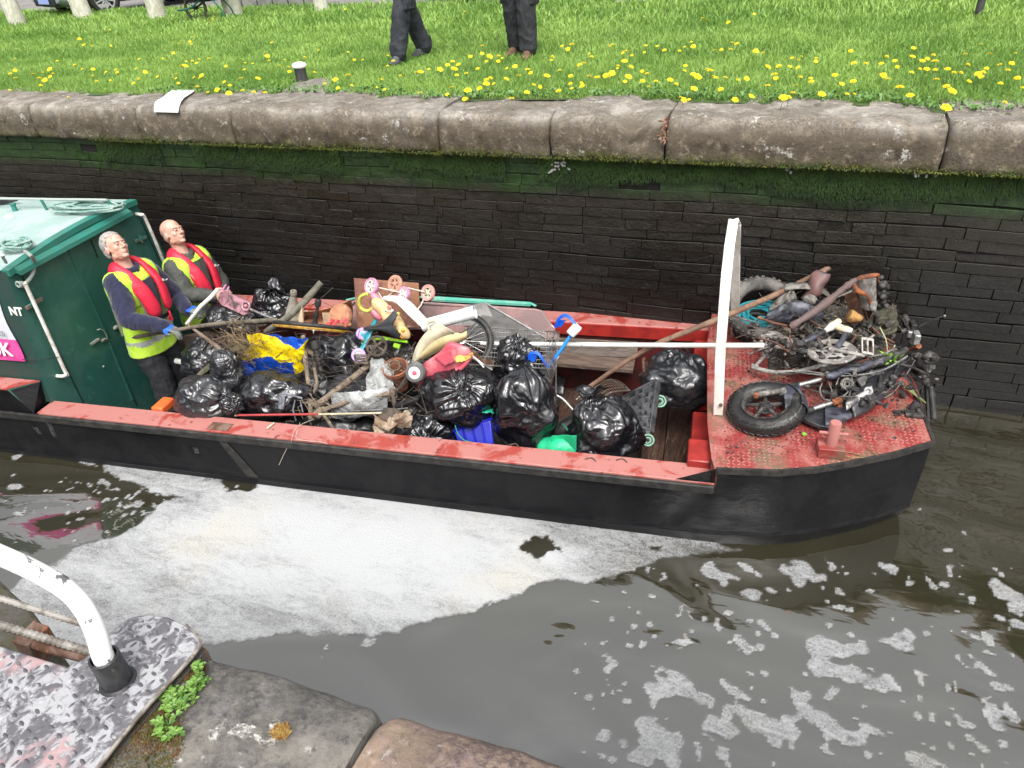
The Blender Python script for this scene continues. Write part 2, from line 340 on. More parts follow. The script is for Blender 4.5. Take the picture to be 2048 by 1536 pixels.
dn = np.maximum(D * 1.0, D2 * .46)
bc = W2([(640, 1090), (820, 1080)]).mean(0)                      # foam is thickest below the weir of the boat
thick = np.exp(-(((Pn - bc) @ np.array([1, .12])) / 1.5) ** 2 - (((Pn - bc) @ np.array([-.12, 1])) / .55) ** 2)
streak = fbm(Pn * np.array([1, 3.2]), 2.2, 41) - .5
dn = np.where(D > .02, D * np.clip(.50 + .50 * thick + streak * .55 - .25 * np.clip((Pn[:, 0] + 1.3) / 1.2, 0, 1), .2, 1), dn)
_hp = np.array([[q.x, q.y] for q in _hw]); dn = np.where(sdist(Pn, _hp) > .0, 0, dn)
keep = dn > .02
idx = -np.ones(len(Pn), int); ny, nx = GX.shape
K = keep.reshape(ny, nx); cell = K[:-1, :-1] | K[1:, :-1] | K[:-1, 1:] | K[1:, 1:]
cy, cx = np.nonzero(cell); quads = np.stack([cy * nx + cx, cy * nx + cx + 1, (cy + 1) * nx + cx + 1, (cy + 1) * nx + cx], 1)
used = np.unique(quads); idx[used] = np.arange(len(used))
me = bpy.data.meshes.new('foam'); nv = len(used); nf = len(quads)
vv = np.stack([Pn[used, 0], Pn[used, 1], .004 + .004 * dn[used]], 1)
me.vertices.add(nv); me.vertices.foreach_set('co', vv.ravel().astype('f'))
me.loops.add(nf * 4); me.loops.foreach_set('vertex_index', idx[quads].ravel().astype('i'))
me.polygons.add(nf); me.polygons.foreach_set('loop_start', (np.arange(nf) * 4).astype('i')); me.update(calc_edges=True)
at = me.attributes.new('cover', 'FLOAT', 'POINT'); at.data.foreach_set('value', dn[used].astype('f'))
m, N, L, b = nodes_of('river_foam'); geo = N.new('ShaderNodeNewGeometry').outputs['Position']
a_ = N.new('ShaderNodeAttribute'); a_.attribute_name = 'cover'; cov = a_.outputs['Fac']
fine = nnoise(N, L, geo, 85, 4, .8); mid = nnoise(N, L, geo, 4.5, 6, .68, 1.6, (1, 2.6, 1))
vo = N.new('ShaderNodeTexVoronoi'); vo.inputs['Scale'].default_value = 70; L.new(geo, vo.inputs['Vector'])
t = nmath(N, L, 'ADD', cov, nmath(N, L, 'MULTIPLY', nmath(N, L, 'SUBTRACT', fine, .5), .95)); t = nmath(N, L, 'ADD', t, nmath(N, L, 'MULTIPLY', nmath(N, L, 'SUBTRACT', mid, .5), .8))
al = nmath(N, L, 'MULTIPLY', nrange(N, L, t, -.02, .95, .05, 1), nrange(N, L, cov, .02, .3, 0, 1))
L.new(nmath(N, L, 'MULTIPLY', al, .93), b.inputs['Alpha'])
L.new(nmix(N, L, nrange(N, L, nnoise(N, L, geo, 1.3, 2), .5, .75), (.57, .58, .59), (.58, .565, .52)), b.inputs['Base Color'])
b.inputs['Roughness'].default_value = .7; L.new(nbump(N, L, vo.outputs['Distance'], .004, .6, nbump(N, L, fine, .01)), b.inputs['Normal'])
me.materials.append(m); me.polygons.foreach_set('use_smooth', [True] * nf)
fo = bpy.data.objects.new('foam', me); col.objects.link(fo); struct(fo, 'stuff'); fo['label'] = 'white river foam in a broad raft and scattered flecks on the brown water'; fo['category'] = 'foam'

# ---- far lock wall: brick face, coping stones, moss
def wall_material(name, cols, bump=.01, rough=.75, lichen=0., moss=True, wet=0, mottle=None, speck=.55, zn=.28):
    m, N, L, b = nodes_of(name); g = N.new('ShaderNodeNewGeometry').outputs['Position']
    sx = N.new('ShaderNodeSeparateXYZ'); L.new(g, sx.inputs[0]); z = sx.outputs[2]
    n1 = nnoise(N, L, g, 1.6, 7, .62, .3); n2 = nnoise(N, L, g, 9, 7, .7); n3 = nnoise(N, L, g, 45, 5, .7)
    zz = nmath(N, L, 'ADD', z, nmath(N, L, 'MULTIPLY', nmath(N, L, 'SUBTRACT', n1, .5), zn)); zz = nmath(N, L, 'ADD', zz, nmath(N, L, 'MULTIPLY', nmath(N, L, 'SUBTRACT', n2, .5), .08))
    c = cols[0][1]
    if isinstance(c, tuple): c = nmix(N, L, nrange(N, L, n2, .35, .65), c, tuple(x * .62 for x in c))
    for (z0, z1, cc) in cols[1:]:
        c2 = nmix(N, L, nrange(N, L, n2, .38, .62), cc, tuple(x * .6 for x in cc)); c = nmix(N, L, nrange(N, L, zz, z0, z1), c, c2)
    if mottle:
        mo_ = nmath(N, L, 'MULTIPLY', nrange(N, L, nnoise(N, L, g, 3.1, 8, .72, .5), .40, .57), nrange(N, L, nnoise(N, L, g, 70, 4, .8), .36, .60, .25, 1)); c = nmix(N, L, mo_, c, mottle)
        c = nmix(N, L, nrange(N, L, nnoise(N, L, g, 13, 6, .8), .52, .66, 0, .7), c, tuple(min(1, x * 2.6) for x in mottle))
    if lichen:
        li = nmath(N, L, 'MULTIPLY', nrange(N, L, nnoise(N, L, g, 7, 7, .75, .2), .58, .66), nrange(N, L, n3, .42, .56)); c = nmix(N, L, nmath(N, L, 'MULTIPLY', li, lichen), c, (.62, .61, .56))
    c = nmix(N, L, nrange(N, L, n3, .52, .72, 0, speck), c, (.012, .011, .009))
    L.new(c, b.inputs['Base Color']); b.inputs['Roughness'].default_value = rough
    if wet: L.new(nrange(N, L, n1, .4, .6, rough, rough - wet), b.inputs['Roughness'])
    L.new(nbump(N, L, n3, bump * .35, 1, nbump(N, L, n2, bump)), b.inputs['Normal']); return m
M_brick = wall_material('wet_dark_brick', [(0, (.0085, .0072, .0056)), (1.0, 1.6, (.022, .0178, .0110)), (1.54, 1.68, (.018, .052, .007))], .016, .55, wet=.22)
M_cope = wall_material('weathered_sandstone', [(0, (.030, .055, .010)), (1.86, 1.93, (.10, .105, .022)), (1.90, 1.98, (.075, .056, .034)), (2.02, 2.08, (.125, .098, .068)), (2.08, 2.15, (.25, .22, .182)), (2.14, 2.18, (.37, .335, .292)), (2.17, 2.20, (.30, .272, .238))], .018, .85, lichen=.75, mottle=(.105, .085, .062), speck=.35, zn=.10)  # top-against-face contrast painted by height: paler nose and top, darker lower face
M_cope2 = wall_material('grey_sandstone', [(0, (.15, .13, .105)), (1.9, 2.1, (.225, .205, .170))], .008, .9, lichen=.55)
M_mortar = mat('dark_mortar', (.010, .009, .008), .9, bump=.6, bs=60)
XL, XR = -11.5, 5.2
def wally(z): return 5.33 + (1.9 - z) * .06
wallo = thing('lock_wall', 'old wet brick lock wall with mossy stone coping on the far side of the canal lock', 'lock wall', V((0, 5.6, 0)))
mb = MB(); random.seed(3); z = -.3; row = 0
while z < 1.90:
    h = random.choice((.075, .082, .09, .10)); h = min(h, 1.93 - z); x = XL + random.uniform(-.2, 0)
    sag = random.uniform(-.008, .008); rowj = random.uniform(-.005, .006)
    while x < XR:
        w = random.choice((.22, .24, .34, .46, .5)) * random.uniform(.9, 1.1); g = .0018; j = rowj * .7 + random.uniform(-.0015, .0015) + nz((x, 0, z * 2), 1.3) * .014
        if random.random() < .03: j -= .015
        y0 = wally(z) - max(j, -.02); a, c, d, e = x + g, x + w - g, z + g, z + h - g
        dz = [sag * math.sin(q * .8 + row * .7) + nz((q, 0, z), .9) * .03 for q in (a, c)]
        rz = [random.uniform(-.004, .004) for _ in range(4)]; yb = wally(z) + .1
        mb.hexa([V((a, y0 + random.uniform(-.004, .004), d + dz[0] + rz[0])), V((c, y0 + random.uniform(-.004, .004), d + dz[1] + rz[1])), V((c, yb, d + dz[1])), V((a, yb, d + dz[0])),
                 V((a, y0 + random.uniform(-.004, .004), e + dz[0] + rz[2])), V((c, y0 + random.uniform(-.004, .004), e + dz[1] + rz[3])), V((c, yb, e + dz[1])), V((a, yb, e + dz[0]))])
        x += w
    z += h; row += 1
mk('brick_face', mb, M_brick, wallo, bevel=.004, smooth=True, ang=50)
mb = MB(); mb.hexa([V((XL, 5.36 + .02, 1.95)), V((XR, 5.38, 1.95)), V((XR, 6.2, 1.95)), V((XL, 6.2, 1.95))][::1] + [V((XL, 5.38, 1.951)), V((XR, 5.38, 1.951)), V((XR, 6.2, 1.951)), V((XL, 6.2, 1.951))]); 
mb = MB(); mb.prism([V((XL, 5.345, 1.93)), V((XL, 5.50, -.35)), V((XL, 6.3, -.35)), V((XL, 6.3, 1.93))], V((XR - XL, 0, 0)))
mk('wall_core', mb, M_mortar, wallo, smooth=False)
joints = [XL] + [PY(x, y, 5.22).x for x, y in ((-500, 200), (-180, 220), (57, 250), (268, 255), (455, 255), (872, 265), (1095, 262), (1330, 262), (1900, 270), (2350, 290), (2700, 300))] + [XR]
prof = [(6.02, 2.19), (5.8, 2.2), (5.6, 2.2), (5.5, 2.2), (5.42, 2.2), (5.36, 2.199), (5.32, 2.196), (5.295, 2.189), (5.277, 2.174), (5.264, 2.15), (5.256, 2.12), (5.251, 2.085), (5.247, 2.04), (5.246, 2.0), (5.248, 1.96), (5.25, 1.93), (5.255, 1.905), (5.27, 1.885), (5.32, 1.875), (5.6, 1.87)]
xd = PY(1262, 255, 5.25).x
for i in range(len(joints) - 1):
    a, c = joints[i] + .006, joints[i + 1] - .006; n = max(int((c - a) / .022), 4); rows = []; o = random.uniform(0, 50); sh = random.uniform(-.012, .012); dzs = random.uniform(-.008, .008)
    mb = MB()
    def cp(s_, t_):
        x = a + (c - a) * s_; k = t_ * (len(prof) - 1); y, z = prof[int(round(k))]
        e = min(x - a, c - x); rnd = max(0, 1 - e / .022) ** 2
        fr = max(0, min(1, (5.5 - y) / .2))
        p = V((x, y, z)); q = V((nz(p, 2.2, o), nz(p, 3, o + 5) * .6, nz(p, 2.6, o + 9))) * .018 + V((nz(p, 9, o), nz(p, 10, o), nz(p, 9, o + 3))) * .014 + V((0, ridge(p, 16, o), ridge(p, 18, o))) * .005
        p += V((q.x * .3, q.y + sh * fr, q.z * (1 if z > 1.9 else .3) + dzs)) + V((0, rnd * .022 * fr, -rnd * .014 * fr if z > 2.1 else rnd * .01))
        if abs(x - xd) < .3 and y < 5.5 and z > 1.97:
            g_ = math.exp(-((x - xd) / .11) ** 2) * min(1, (z - 1.97) / .12); p.z -= .10 * g_ * fr; p.y += .05 * g_ * fr
        return p
    mb.grid(cp, n, len(prof) - 1)
    e0 = [k for k in range(len(prof))]; mb.f.append(tuple(e0)); mb.m.append(0); mb.f.append(tuple(len(mb.v) - 1 - k for k in range(len(prof)))); mb.m.append(0)
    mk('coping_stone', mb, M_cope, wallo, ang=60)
# moss hanging under the coping
mb = MB(); M_moss = wall_material('dark_green_moss', [(0, (.008, .022, .004)), (1.62, 1.80, (.026, .062, .008)), (1.82, 1.90, (.06, .095, .012))], .004, .95)
nb = 34000; random.seed(5)
for k in range(nb):
    x = random.uniform(-6.3, 3.6); t = random.random() ** 1.3; dep = .21 + .12 * nz((x, 0, 0), .9) + .07 * nz((x, 3, 0), 5)
    if nz((x, 7, 0), 1.1) < -.36: continue
    z = 1.90 - t * max(dep, .02); y = wally(z) - .018; L_ = random.uniform(.012, .035)
    w = random.uniform(.0018, .0042); dx = random.uniform(-.01, .01)
    mb.add([(x - w, y, z), (x + w, y, z), (x + dx, y - random.uniform(.006, .022), z - L_)], [(0, 1, 2)])
mo = mk('moss', mb, M_moss, wallo, smooth=False); mo['kind'] = 'stuff'
mb = MB(); M_moss2 = mat('yellow_green_moss', (.11, .12, .018), .95, c2=(.055, .085, .014), s=9)
for k in range(9000):
    x = random.uniform(-6.3, 3.6); z = 1.875 + abs(random.gauss(0, .02)) * (1 + 1.5 * max(0, nz((x, 2, 0), 1.5))); y = 5.245 + (.03 if z < 1.89 else 0)
    w = .005; mb.add([(x - w, y, z), (x + w, y, z + .003), (x + random.uniform(-.008, .008), y - random.uniform(.004, .016), z + random.uniform(-.012, .008))], [(0, 1, 2)])
mo = mk('moss', mb, M_moss2, wallo, smooth=False, label='yellow-green moss along the lower edge of the coping'); mo['kind'] = 'stuff'
# white paint bar on the coping
M_wpaint = mat('old_white_paint', (.78, .78, .76), .6, c2=(.5, .48, .44), s=12, lo=.55, hi=.66, bump=.3, bs=60)
mb = MB(); pa, pb = PZ(268, 236, ZC), PZ(330, 198, ZC)
def pf(s_, t_):
    q = pa.lerp(pb, s_) + V((1, 0, 0)) * (t_ - .5) * (.27 + .04 * nz((s_ * 3, t_, 0), 1)); q.y = 5.26 + (5.86 - 5.26) * s_
    q.z = ZC + .024 if s_ > .25 else ZC + .024 - (.25 - s_) ** 2 * 1.0; q.y -= .015
    return q
mb.grid(pf, 10, 4, thick=.004); mk('painted_stripe', mb, M_wpaint, wallo)

# ---- grass bank
edge = [(-900, 200), (-400, 196), (0, 193), (250, 188), (530, 190), (600, 190), (660, 190), (740, 192), (850, 203), (1000, 198), (1110, 197), (1300, 197), (1400, 203), (1600, 206), (1780, 210), (1890, 226), (1960, 228), (2048, 224), (2400, 228), (3000, 240)]
ex = [PZ(x, y, ZC).x for x, y in edge]; ey = [PZ(x, y, ZC).y for x, y in edge]
M_soil = mat('grassy_soil', (.045, .075, .018), .95, c2=(.06, .10, .02), s=8, c3=(.05, .035, .02), s3=25, bump=.8, bs=30)
mb = MB()
def lawn(s_, t_):
    x = -30 + 50 * s_; y0 = float(np.interp(x, ex, ey)); y1 = 13.9 + (x + 12) * -.09; y1 = max(y1, 9.5) if x < -3 else 40
    y = y0 - .02 + (y1 - y0 + .02) * t_ ** 1.6
    return V((x, y, ZC - .005 + .02 * nz((x, y, 0), 1.2) * min(1, (y - y0) * 3)))
mb.grid(lawn, 200, 30); struct(mk('grass_bank', mb, M_soil))
M_road = mat('worn_tarmac', (.16, .15, .145), .9, c2=(.21, .195, .185), s=1.5, c3=(.09, .085, .08), s3=50, bump=.5, bs=90)
mb = MB(); mb.add([(-60, 5.9, 2.13), (60, 5.9, 2.13), (60, 90, 2.13), (-60, 90, 2.13)], [(0, 1, 2, 3)]); struct(mk('road', mb, M_road, smooth=False))
# blades
bare = W2 and np.array([[PZ(x, y, ZC).x, PZ(x, y, ZC).y] for x, y in ((505, 210), (560, 178), (590, 160), (668, 152), (655, 185), (648, 210))])
def blades(n, y0, y1, hgt, wid, seed):
    r = np.random.RandomState(seed); y = r.uniform(y0, y1, n); hw = 1
    xl = np.interp(y, [5.8, 15], [-8.4, -21]); xr = np.interp(y, [5.8, 15], [3.4, 8.5]); x = xl + (xr - xl) * r.rand(n)
    e = np.interp(x, ex, ey); ok = (y > e + r.uniform(0, .05, n)) & ((x > -3) | (y < np.maximum(13.9 + (x + 12) * -.09, 9.5)))
    P = np.stack([x, y], 1); ok &= sdist(P, bare) < 0.02 + r.uniform(0, .05, n); x = x[ok]; y = y[ok]; P = P[ok]; n = len(x)
    cl = fbm(P, 1.3, 5); cl2 = fbm(P, 5, 9); h = hgt * (.55 + .9 * cl2) * r.uniform(.6, 1.25, n) * np.clip(.45 + (y - np.interp(x, ex, ey)) * 1.6, .45, 1)
    an = r.uniform(0, 2 * np.pi, n); be = r.uniform(.2, 1.0, n) * h; dr = r.uniform(0, 2 * np.pi, n); w = wid * r.uniform(.7, 1.3, n)
    wx, wy = np.cos(an) * w, np.sin(an) * w; bx, by = np.cos(dr) * be, np.sin(dr) * be; z0 = np.full(n, ZC - .01)
    v = np.stack([np.stack([x - wx, y - wy, z0], 1), np.stack([x + wx, y + wy, z0], 1), np.stack([x + wx * .8 + bx * .35, y + wy * .8 + by * .35, z0 + h * .6], 1), np.stack([x - wx * .8 + bx * .35, y - wy * .8 + by * .35, z0 + h * .6], 1), np.stack([x + bx, y + by, z0 + h], 1)], 1)
    tint = np.clip(cl * .7 + cl2 * .35 + r.uniform(-.12, .12, n), 0, 1); return v.reshape(-1, 3), np.repeat(tint, 5)
parts = [blades(130000, 5.8, 7.6, .05, .0030, 1), blades(100000, 7.4, 10.2, .06, .0045, 2), blades(60000, 9.8, 16, .09, .010, 3)]
vv = np.concatenate([p[0] for p in parts]); tt = np.concatenate([p[1] for p in parts]); n = len(vv) // 5
me = bpy.data.meshes.new('grass'); me.vertices.add(n * 5); me.vertices.foreach_set('co', vv.ravel().astype('f'))
base = np.arange(n)[:, None] * 5; lv = np.concatenate([base + np.array([[0, 1, 2, 3]]), base + np.array([[3, 2, 4]])], 1).ravel()
me.loops.add(n * 7); me.loops.foreach_set('vertex_index', lv.astype('i')); me.polygons.add(n * 2)
ls = (np.arange(n)[:, None] * 7 + np.array([[0, 4]])).ravel(); me.polygons.foreach_set('loop_start', ls.astype('i')); me.update(calc_edges=True)
at = me.attributes.new('tint', 'FLOAT', 'POINT'); at.data.foreach_set('value', tt.astype('f'))
m, N, L, b = nodes_of('grass_blade'); a_ = N.new('ShaderNodeAttribute'); a_.attribute_name = 'tint'
L.new(nmix(N, L, nrange(N, L, a_.outputs['Fac'], .25, .8), (.12, .255, .036), (.33, .51, .11)), b.inputs['Base Color']); b.inputs['Roughness'].default_value = .55
tr = N.new('ShaderNodeBsdfTranslucent'); tr.inputs[0].default_value = (.22, .38, .07, 1); ms = N.new('ShaderNodeMixShader'); ms.inputs[0].default_value = .3
L.new(b.outputs[0], ms.inputs[1]); L.new(tr.outputs[0], ms.inputs[2]); L.new(ms.outputs[0], N['Material Output'].inputs[0])
me.materials.append(m); go = bpy.data.objects.new('grass', me); col.objects.link(go); struct(go, 'stuff'); go['label'] = 'bright green spring grass on the bank behind the lock'; go['category'] = 'grass'

# ---- dandelions
dz = []
z1 = [(90, 345), (335, 357), (88, 412), (60, 432), (90, 458), (195, 433), (250, 423), (290, 405), (310, 430), (230, 457), (262, 468), (293, 448), (238, 500), (58, 528), (327, 533), (400, 570), (437, 382), (545, 405), (543, 443), (482, 405), (620, 423), (677, 408), (686, 425), (566, 476), (647, 472), (795, 403), (813, 346), (781, 486), (813, 462), (850, 422), (920, 448), (1000, 438), (1030, 432), (1030, 460), (1043, 487), (1015, 310), (955, 343), (1010, 247), (1062, 238), (1112, 245), (1120, 260), (1048, 255), (1060, 385), (1090, 360), (1085, 385), (1125, 357), (1150, 368), (1167, 347), (1220, 343), (1135, 453), (1172, 455), (1180, 440), (1155, 508), (1217, 540), (1270, 526), (1312, 480), (1322, 387), (1345, 500), (1420, 530), (1410, 458), (1430, 408), (1435, 368), (1478, 372), (1510, 458), (1552, 543), (1565, 328), (1575, 355), (1635, 385), (1665, 350), (1690, 392), (1695, 420), (1785, 335), (1862, 295), (1840, 422), (1740, 380), (1978, 516), (1962, 466), (2035, 440), (1590, 250), (843, 140), (928, 113), (465, 227), (490, 262), (650, 267), (1223, 132), (1243, 108), (1246, 117), (1128, 217), (540, 268), (640, 175), (1900, 490), (2038, 306), (1340, 545), (1485, 540), (2020, 55)]
z2 = [(75, 350), (25, 350), (222, 325), (252, 357), (220, 387), (10, 500), (187, 464), (157, 512), (203, 523), (295, 443), (410, 546), (390, 425), (413, 420), (461, 405), (527, 406), (571, 380), (600, 360), (634, 378), (611, 402), (625, 440), (680, 430), (597, 512), (689, 528), (568, 553), (672, 580), (757, 517), (747, 402), (798, 490), (798, 468), (823, 457), (840, 490), (775, 268), (773, 313), (798, 360), (817, 330), (868, 358), (870, 328), (890, 340), (705, 330), (918, 400), (985, 445), (915, 462), (966, 388), (1040, 407), (1057, 427), (1035, 540), (946, 577), (1075, 497), (1113, 508), (1152, 443), (1220, 532), (1227, 411), (1292, 445), (1290, 490), (1298, 518), (1355, 485), (1358, 503), (1343, 380), (1370, 370), (1400, 447), (1447, 452), (1400, 315), (1415, 333), (1240, 270), (1275, 287), (1298, 260), (1186, 332), (1178, 352), (1535, 262), (1520, 272), (1534, 428), (1497, 442), (1515, 450), (1568, 385), (1565, 400), (1607, 357), (1595, 310), (1617, 300), (1650, 325), (1645, 390), (1630, 448), (1610, 477), (1710, 417), (1738, 432), (1730, 267), (1722, 307), (1790, 478), (1712, 475), (1747, 506), (1797, 270), (1840, 294), (1873, 468), (1910, 494), (1957, 275), (1962, 385), (1997, 245), (2010, 272), (2010, 435), (2035, 448), (2013, 518), (1935, 570), (1955, 585), (1983, 583), (672, 67), (1928, 297), (1958, 415)]
z3 = [(45, 437), (65, 447), (85, 482), (100, 492), (160, 490), (240, 506), (295, 497), (130, 565), (222, 630), (325, 607), (203, 270), (232, 277), (353, 322), (397, 335), (195, 312), (135, 315), (92, 318), (430, 422), (497, 418), (567, 420), (580, 367), (642, 357), (622, 378), (735, 367), (733, 388), (618, 427), (470, 470), (478, 495), (428, 540), (608, 540), (588, 586), (527, 617), (560, 615), (635, 487), (700, 495), (703, 517), (770, 595), (852, 475), (897, 530), (967, 515), (930, 595), (975, 594), (953, 322), (970, 400), (1048, 402), (1145, 402), (1180, 358), (1232, 384), (1247, 422), (1140, 470), (1160, 475), (1187, 500), (1262, 550), (1343, 357), (1350, 303), (1338, 458), (1327, 603), (1405, 384), (1437, 372), (1475, 348), (1485, 387), (1432, 437), (1487, 441), (1390, 435), (1495, 502), (1557, 545), (1593, 575), (1565, 435), (1605, 460), (1650, 460), (1675, 342), (1693, 410), (1773, 280), (1832, 342), (1775, 484), (1757, 468), (1790, 457), (1810, 433), (1702, 514), (1895, 408), (1945, 445), (1900, 527), (1993, 338), (2005, 494), (2040, 555), (1927, 648), (1557, 680), (15, 115), (45, 125), (177, 142), (343, 88), (1970, 400)]
dz += [(x / 2.926, y / 2.926) for x, y in z1] + [(700 + x / 2.926, y / 2.926) for x, y in z2] + [(1400 + x / 3.16, y / 3.16) for x, y in z3]
M_dy = mat('dandelion_yellow', (.86, .74, .02), .7, c2=(.84, .62, .012), s=60); M_stem = mat('dandelion_stem', (.16, .25, .05), .6)
dmeshes = []
for k in range(5):
    mb = MB(); r = .020 + .003 * k; tilt = V((random.uniform(-.25, .25), random.uniform(-.45, .1), 1)); c = V((0, 0, 0)); x_, y_, a_2 = basis(tilt)
    mb.tube([c - V((random.uniform(-.02, .02), random.uniform(-.01, .03), .09)), c - V((0, 0, .03)), c], .0022, 5, mi=1)
    for ring, (rr_, hh, nn_) in enumerate(((1, 0, 15), (.8, .006, 12), (.5, .010, 8))):
        for j in range(nn_):
            t = 2 * PI * (j + ring * .37) / nn_; d = x_ * math.cos(t) + y_ * math.sin(t); s_ = a_2.cross(d); q = r * rr_ * random.uniform(.85, 1.12)
            mb.add([c + s_ * q * .10 + a_2 * hh, c - s_ * q * .10 + a_2 * hh, c + d * q - s_ * q * .17 + a_2 * (hh + .003), c + d * q * 1.08 + a_2 * hh, c + d * q + s_ * q * .17 + a_2 * (hh + .003)], [(0, 1, 2, 3, 4)])
    me = bpy.data.meshes.new('dandelion'); me.from_pydata(mb.v, [], mb.f); me.materials.append(M_dy); me.materials.append(M_stem); me.polygons.foreach_set('material_index', mb.m); dmeshes.append(me)
for i, (x, y) in enumerate(dz[:296]):
    p = PZ(x, y, ZC + .085); o = bpy.data.objects.new('dandelion', random.choice(dmeshes)); col.objects.link(o); o.location = p; o.rotation_euler = (random.uniform(-.15, .15), random.uniform(-.15, .15), random.uniform(-.6, .6))
    q = random.uniform(.52, .98); o.scale = (q, q, q); tag(o, 'yellow dandelion flower standing open in the grass of the bank', 'dandelion', 'dandelions in the grass bank')
# broad dandelion leaves at the lawn edge
mb = MB(); M_leaf = mat('broad_weed_leaf', (.06, .15, .02), .5, c2=(.10, .22, .035), s=14)
for k in range(1500):
    x = random.uniform(-6, 3.3); y0 = float(np.interp(x, ex, ey)); y = y0 + .03 + abs(random.gauss(0, .16)); c = V((x, y, ZC + .005)); t = random.uniform(0, 2 * PI); d = V((math.cos(t), math.sin(t), 0)); s_ = V((-d.y, d.x, 0)); q = random.uniform(.03, .075); w = q * .2
    mb.add([c, c + d * q * .4 + s_ * w + V((0, 0, q * .5)), c + d * q + V((0, 0, q * .35)), c + d * q * .4 - s_ * w + V((0, 0, q * .5))], [(0, 1, 2, 3)])
lo_ = mk('weed_leaves', mb, M_leaf, smooth=False); struct(lo_, 'stuff'); lo_['label'] = 'broad green dandelion leaves along the edge of the stone coping'; lo_['category'] = 'weeds'
# ================================================================ NEAR SIDE: coping stones, lock gate, weeds
near = thing('lock_wall', 'grey and pinkish sandstone coping of the near lock wall in the foreground', 'lock wall', V((1.2, .2, 0)))
def edge_near(x): return .665 + .012 * nz((x, 0, 0), 2)
njs = [PZ(398, 1300, ZC).x, PZ(762, 1408, ZC).x, PZ(1560, 1640, ZC).x + .3, 3.2]
M_nc1 = wall_material('lichen_grey_stone', [(0, (.20, .185, .155)), (1.9, 2.0, (.185, .172, .150))], .010, .9, lichen=.9, mottle=(.055, .052, .052))
M_nc2 = wall_material('pink_brown_stone', [(0, (.27, .205, .155)), (1.9, 2.0, (.28, .205, .152))], .010, .9, lichen=.5, mottle=(.085, .060, .058))
for i in range(3):
    a, c = njs[i] + (.0 if i == 0 else .006), njs[i + 1] - .008; mb = MB(); n = max(int((c - a) / .012), 8); o = 13 * i
    pr = [(-.6, 0), (-.3, 0), (0, 0), (.2, 0), (.33, 0), (.43, -.001), (.5, -.002), (.56, -.004), (.60, -.008), (.63, -.016), (.652, -.030), (.665, -.05), (.668, -.09), (.668, -.16), (.66, -.24), (.63, -.27), (.4, -.28)]
    sub = []
    for k in range(len(pr) - 1):
        for q in range(3): t = q / 3; sub.append((pr[k][0] * (1 - t) + pr[k + 1][0] * t, pr[k][1] * (1 - t) + pr[k + 1][1] * t))
    sub.append(pr[-1])
    def cp(s_, t_):
        x = a + (c - a) * s_; y, z = sub[int(round(t_ * (len(sub) - 1)))]; e = min(x - a if i else 9, c - x); rd_ = max(0, 1 - e / .03) ** 2
        sk = (ZC + z, )
        if i == 0: x -= max(0, (.62 - y)) * .62 * (1 - s_)          # the stone's slanting end beside the gate
        p = V((x, y, ZC + z)); p += V((0, nz(p, 4, o) * .012 + nz(p, 18, o) * .004, nz(p, 3.2, o + 5) * .005 + nz(p, 16, o) * .003 + ridge(p, 7, o) * .002))
        p.y -= rd_ * .012; p.z -= rd_ * .008
        return p
    mb.grid(cp, n, len(sub) - 1); w_ = len(sub); mb.f.append(tuple(range(w_))); mb.m.append(0); mb.f.append(tuple(len(mb.v) - 1 - k for k in range(w_))); mb.m.append(0)
    mk('coping_stone', mb, (M_nc1, M_nc2, M_nc2)[i], near, ang=60)
mb = MB(); random.seed(8)
for r_ in range(19):
    z = 1.92 - (r_ + 1) * .11; x = -3.2
    while x < 3.2:
        w = random.choice((.24, .3, .36)); j = random.uniform(-.01, .01); mb.box((x + w / 2, .58 + j, z + .053), w - .012, .12, .1); x += w
mk('brick_face', mb, M_brick, near, bevel=.005)
mb = MB(); mb.box((0, .40, .9), 6.4, .34, 2.1); mk('wall_core', mb, M_mortar, near, smooth=False)
mb = MB(); mb.add([(-20, -12, 2.12), (14, -12, 2.12), (14, -.55, 2.12), (-20, -.55, 2.12)], [(0, 1, 2, 3)]); struct(mk('ground', mb, mat('trodden_earth', (.14, .12, .09), .95, c2=(.08, .10, .03), s=4, bump=.5, bs=30), smooth=False))

M_plate = mat('worn_painted_steel', (.105, .100, .112), .5, c2=(.33, .33, .345), s=24, lo=.44, hi=.56, c3=(.36, .24, .245), s3=4, lo3=.56, hi3=.64, bump=.4, bs=60, spec=.4, r2=.6)
M_tread = mat('worn_tread', (.085, .083, .09), .45, c2=(.30, .30, .31), s=16, lo=.50, hi=.60, spec=.4)
M_wrail = mat('chipped_white_paint', (.80, .81, .80), .38, c2=(.12, .12, .12), s=22, lo=.56, hi=.57, bump=.1, bs=40, stretch=(1, .8, .8))
M_black = mat('black_bitumen_paint', (.016, .016, .018), .35, c2=(.05, .05, .05), s=12, lo=.5, hi=.7, bump=.3, bs=60)
M_rust = mat('rusty_steel', (.10, .045, .025), .8, c2=(.20, .13, .10), s=10, c3=(.30, .12, .05), s3=22, bump=.6, bs=50)
M_rope = mat('grey_cable', (.33, .31, .28), .6, c2=(.16, .14, .12), s=14, bump=.3, bs=80)
ZG = 2.235
gate = thing('lock_gate', 'steel plated end of a lock gate with a bent white handrail in the foreground', 'lock gate', PZ(150, 1450, ZG))
pl = [(-120, 1250), (0, 1291), (70, 1313), (135, 1333), (165, 1318), (200, 1288), (222, 1264), (240, 1246), (265, 1233), (298, 1228), (335, 1233), (370, 1248), (392, 1268), (400, 1286), (385, 1306), (350, 1345), (310, 1388), (270, 1434), (225, 1490), (175, 1555), (100, 1660), (-300, 1660)]
pg = [PZ(x, y, ZG) for x, y in pl]
mb = MB(); mb.prism(pg[::-1], V((0, 0, -.012))); mk('walkway_plate', mb, M_plate, gate, bevel=.004)
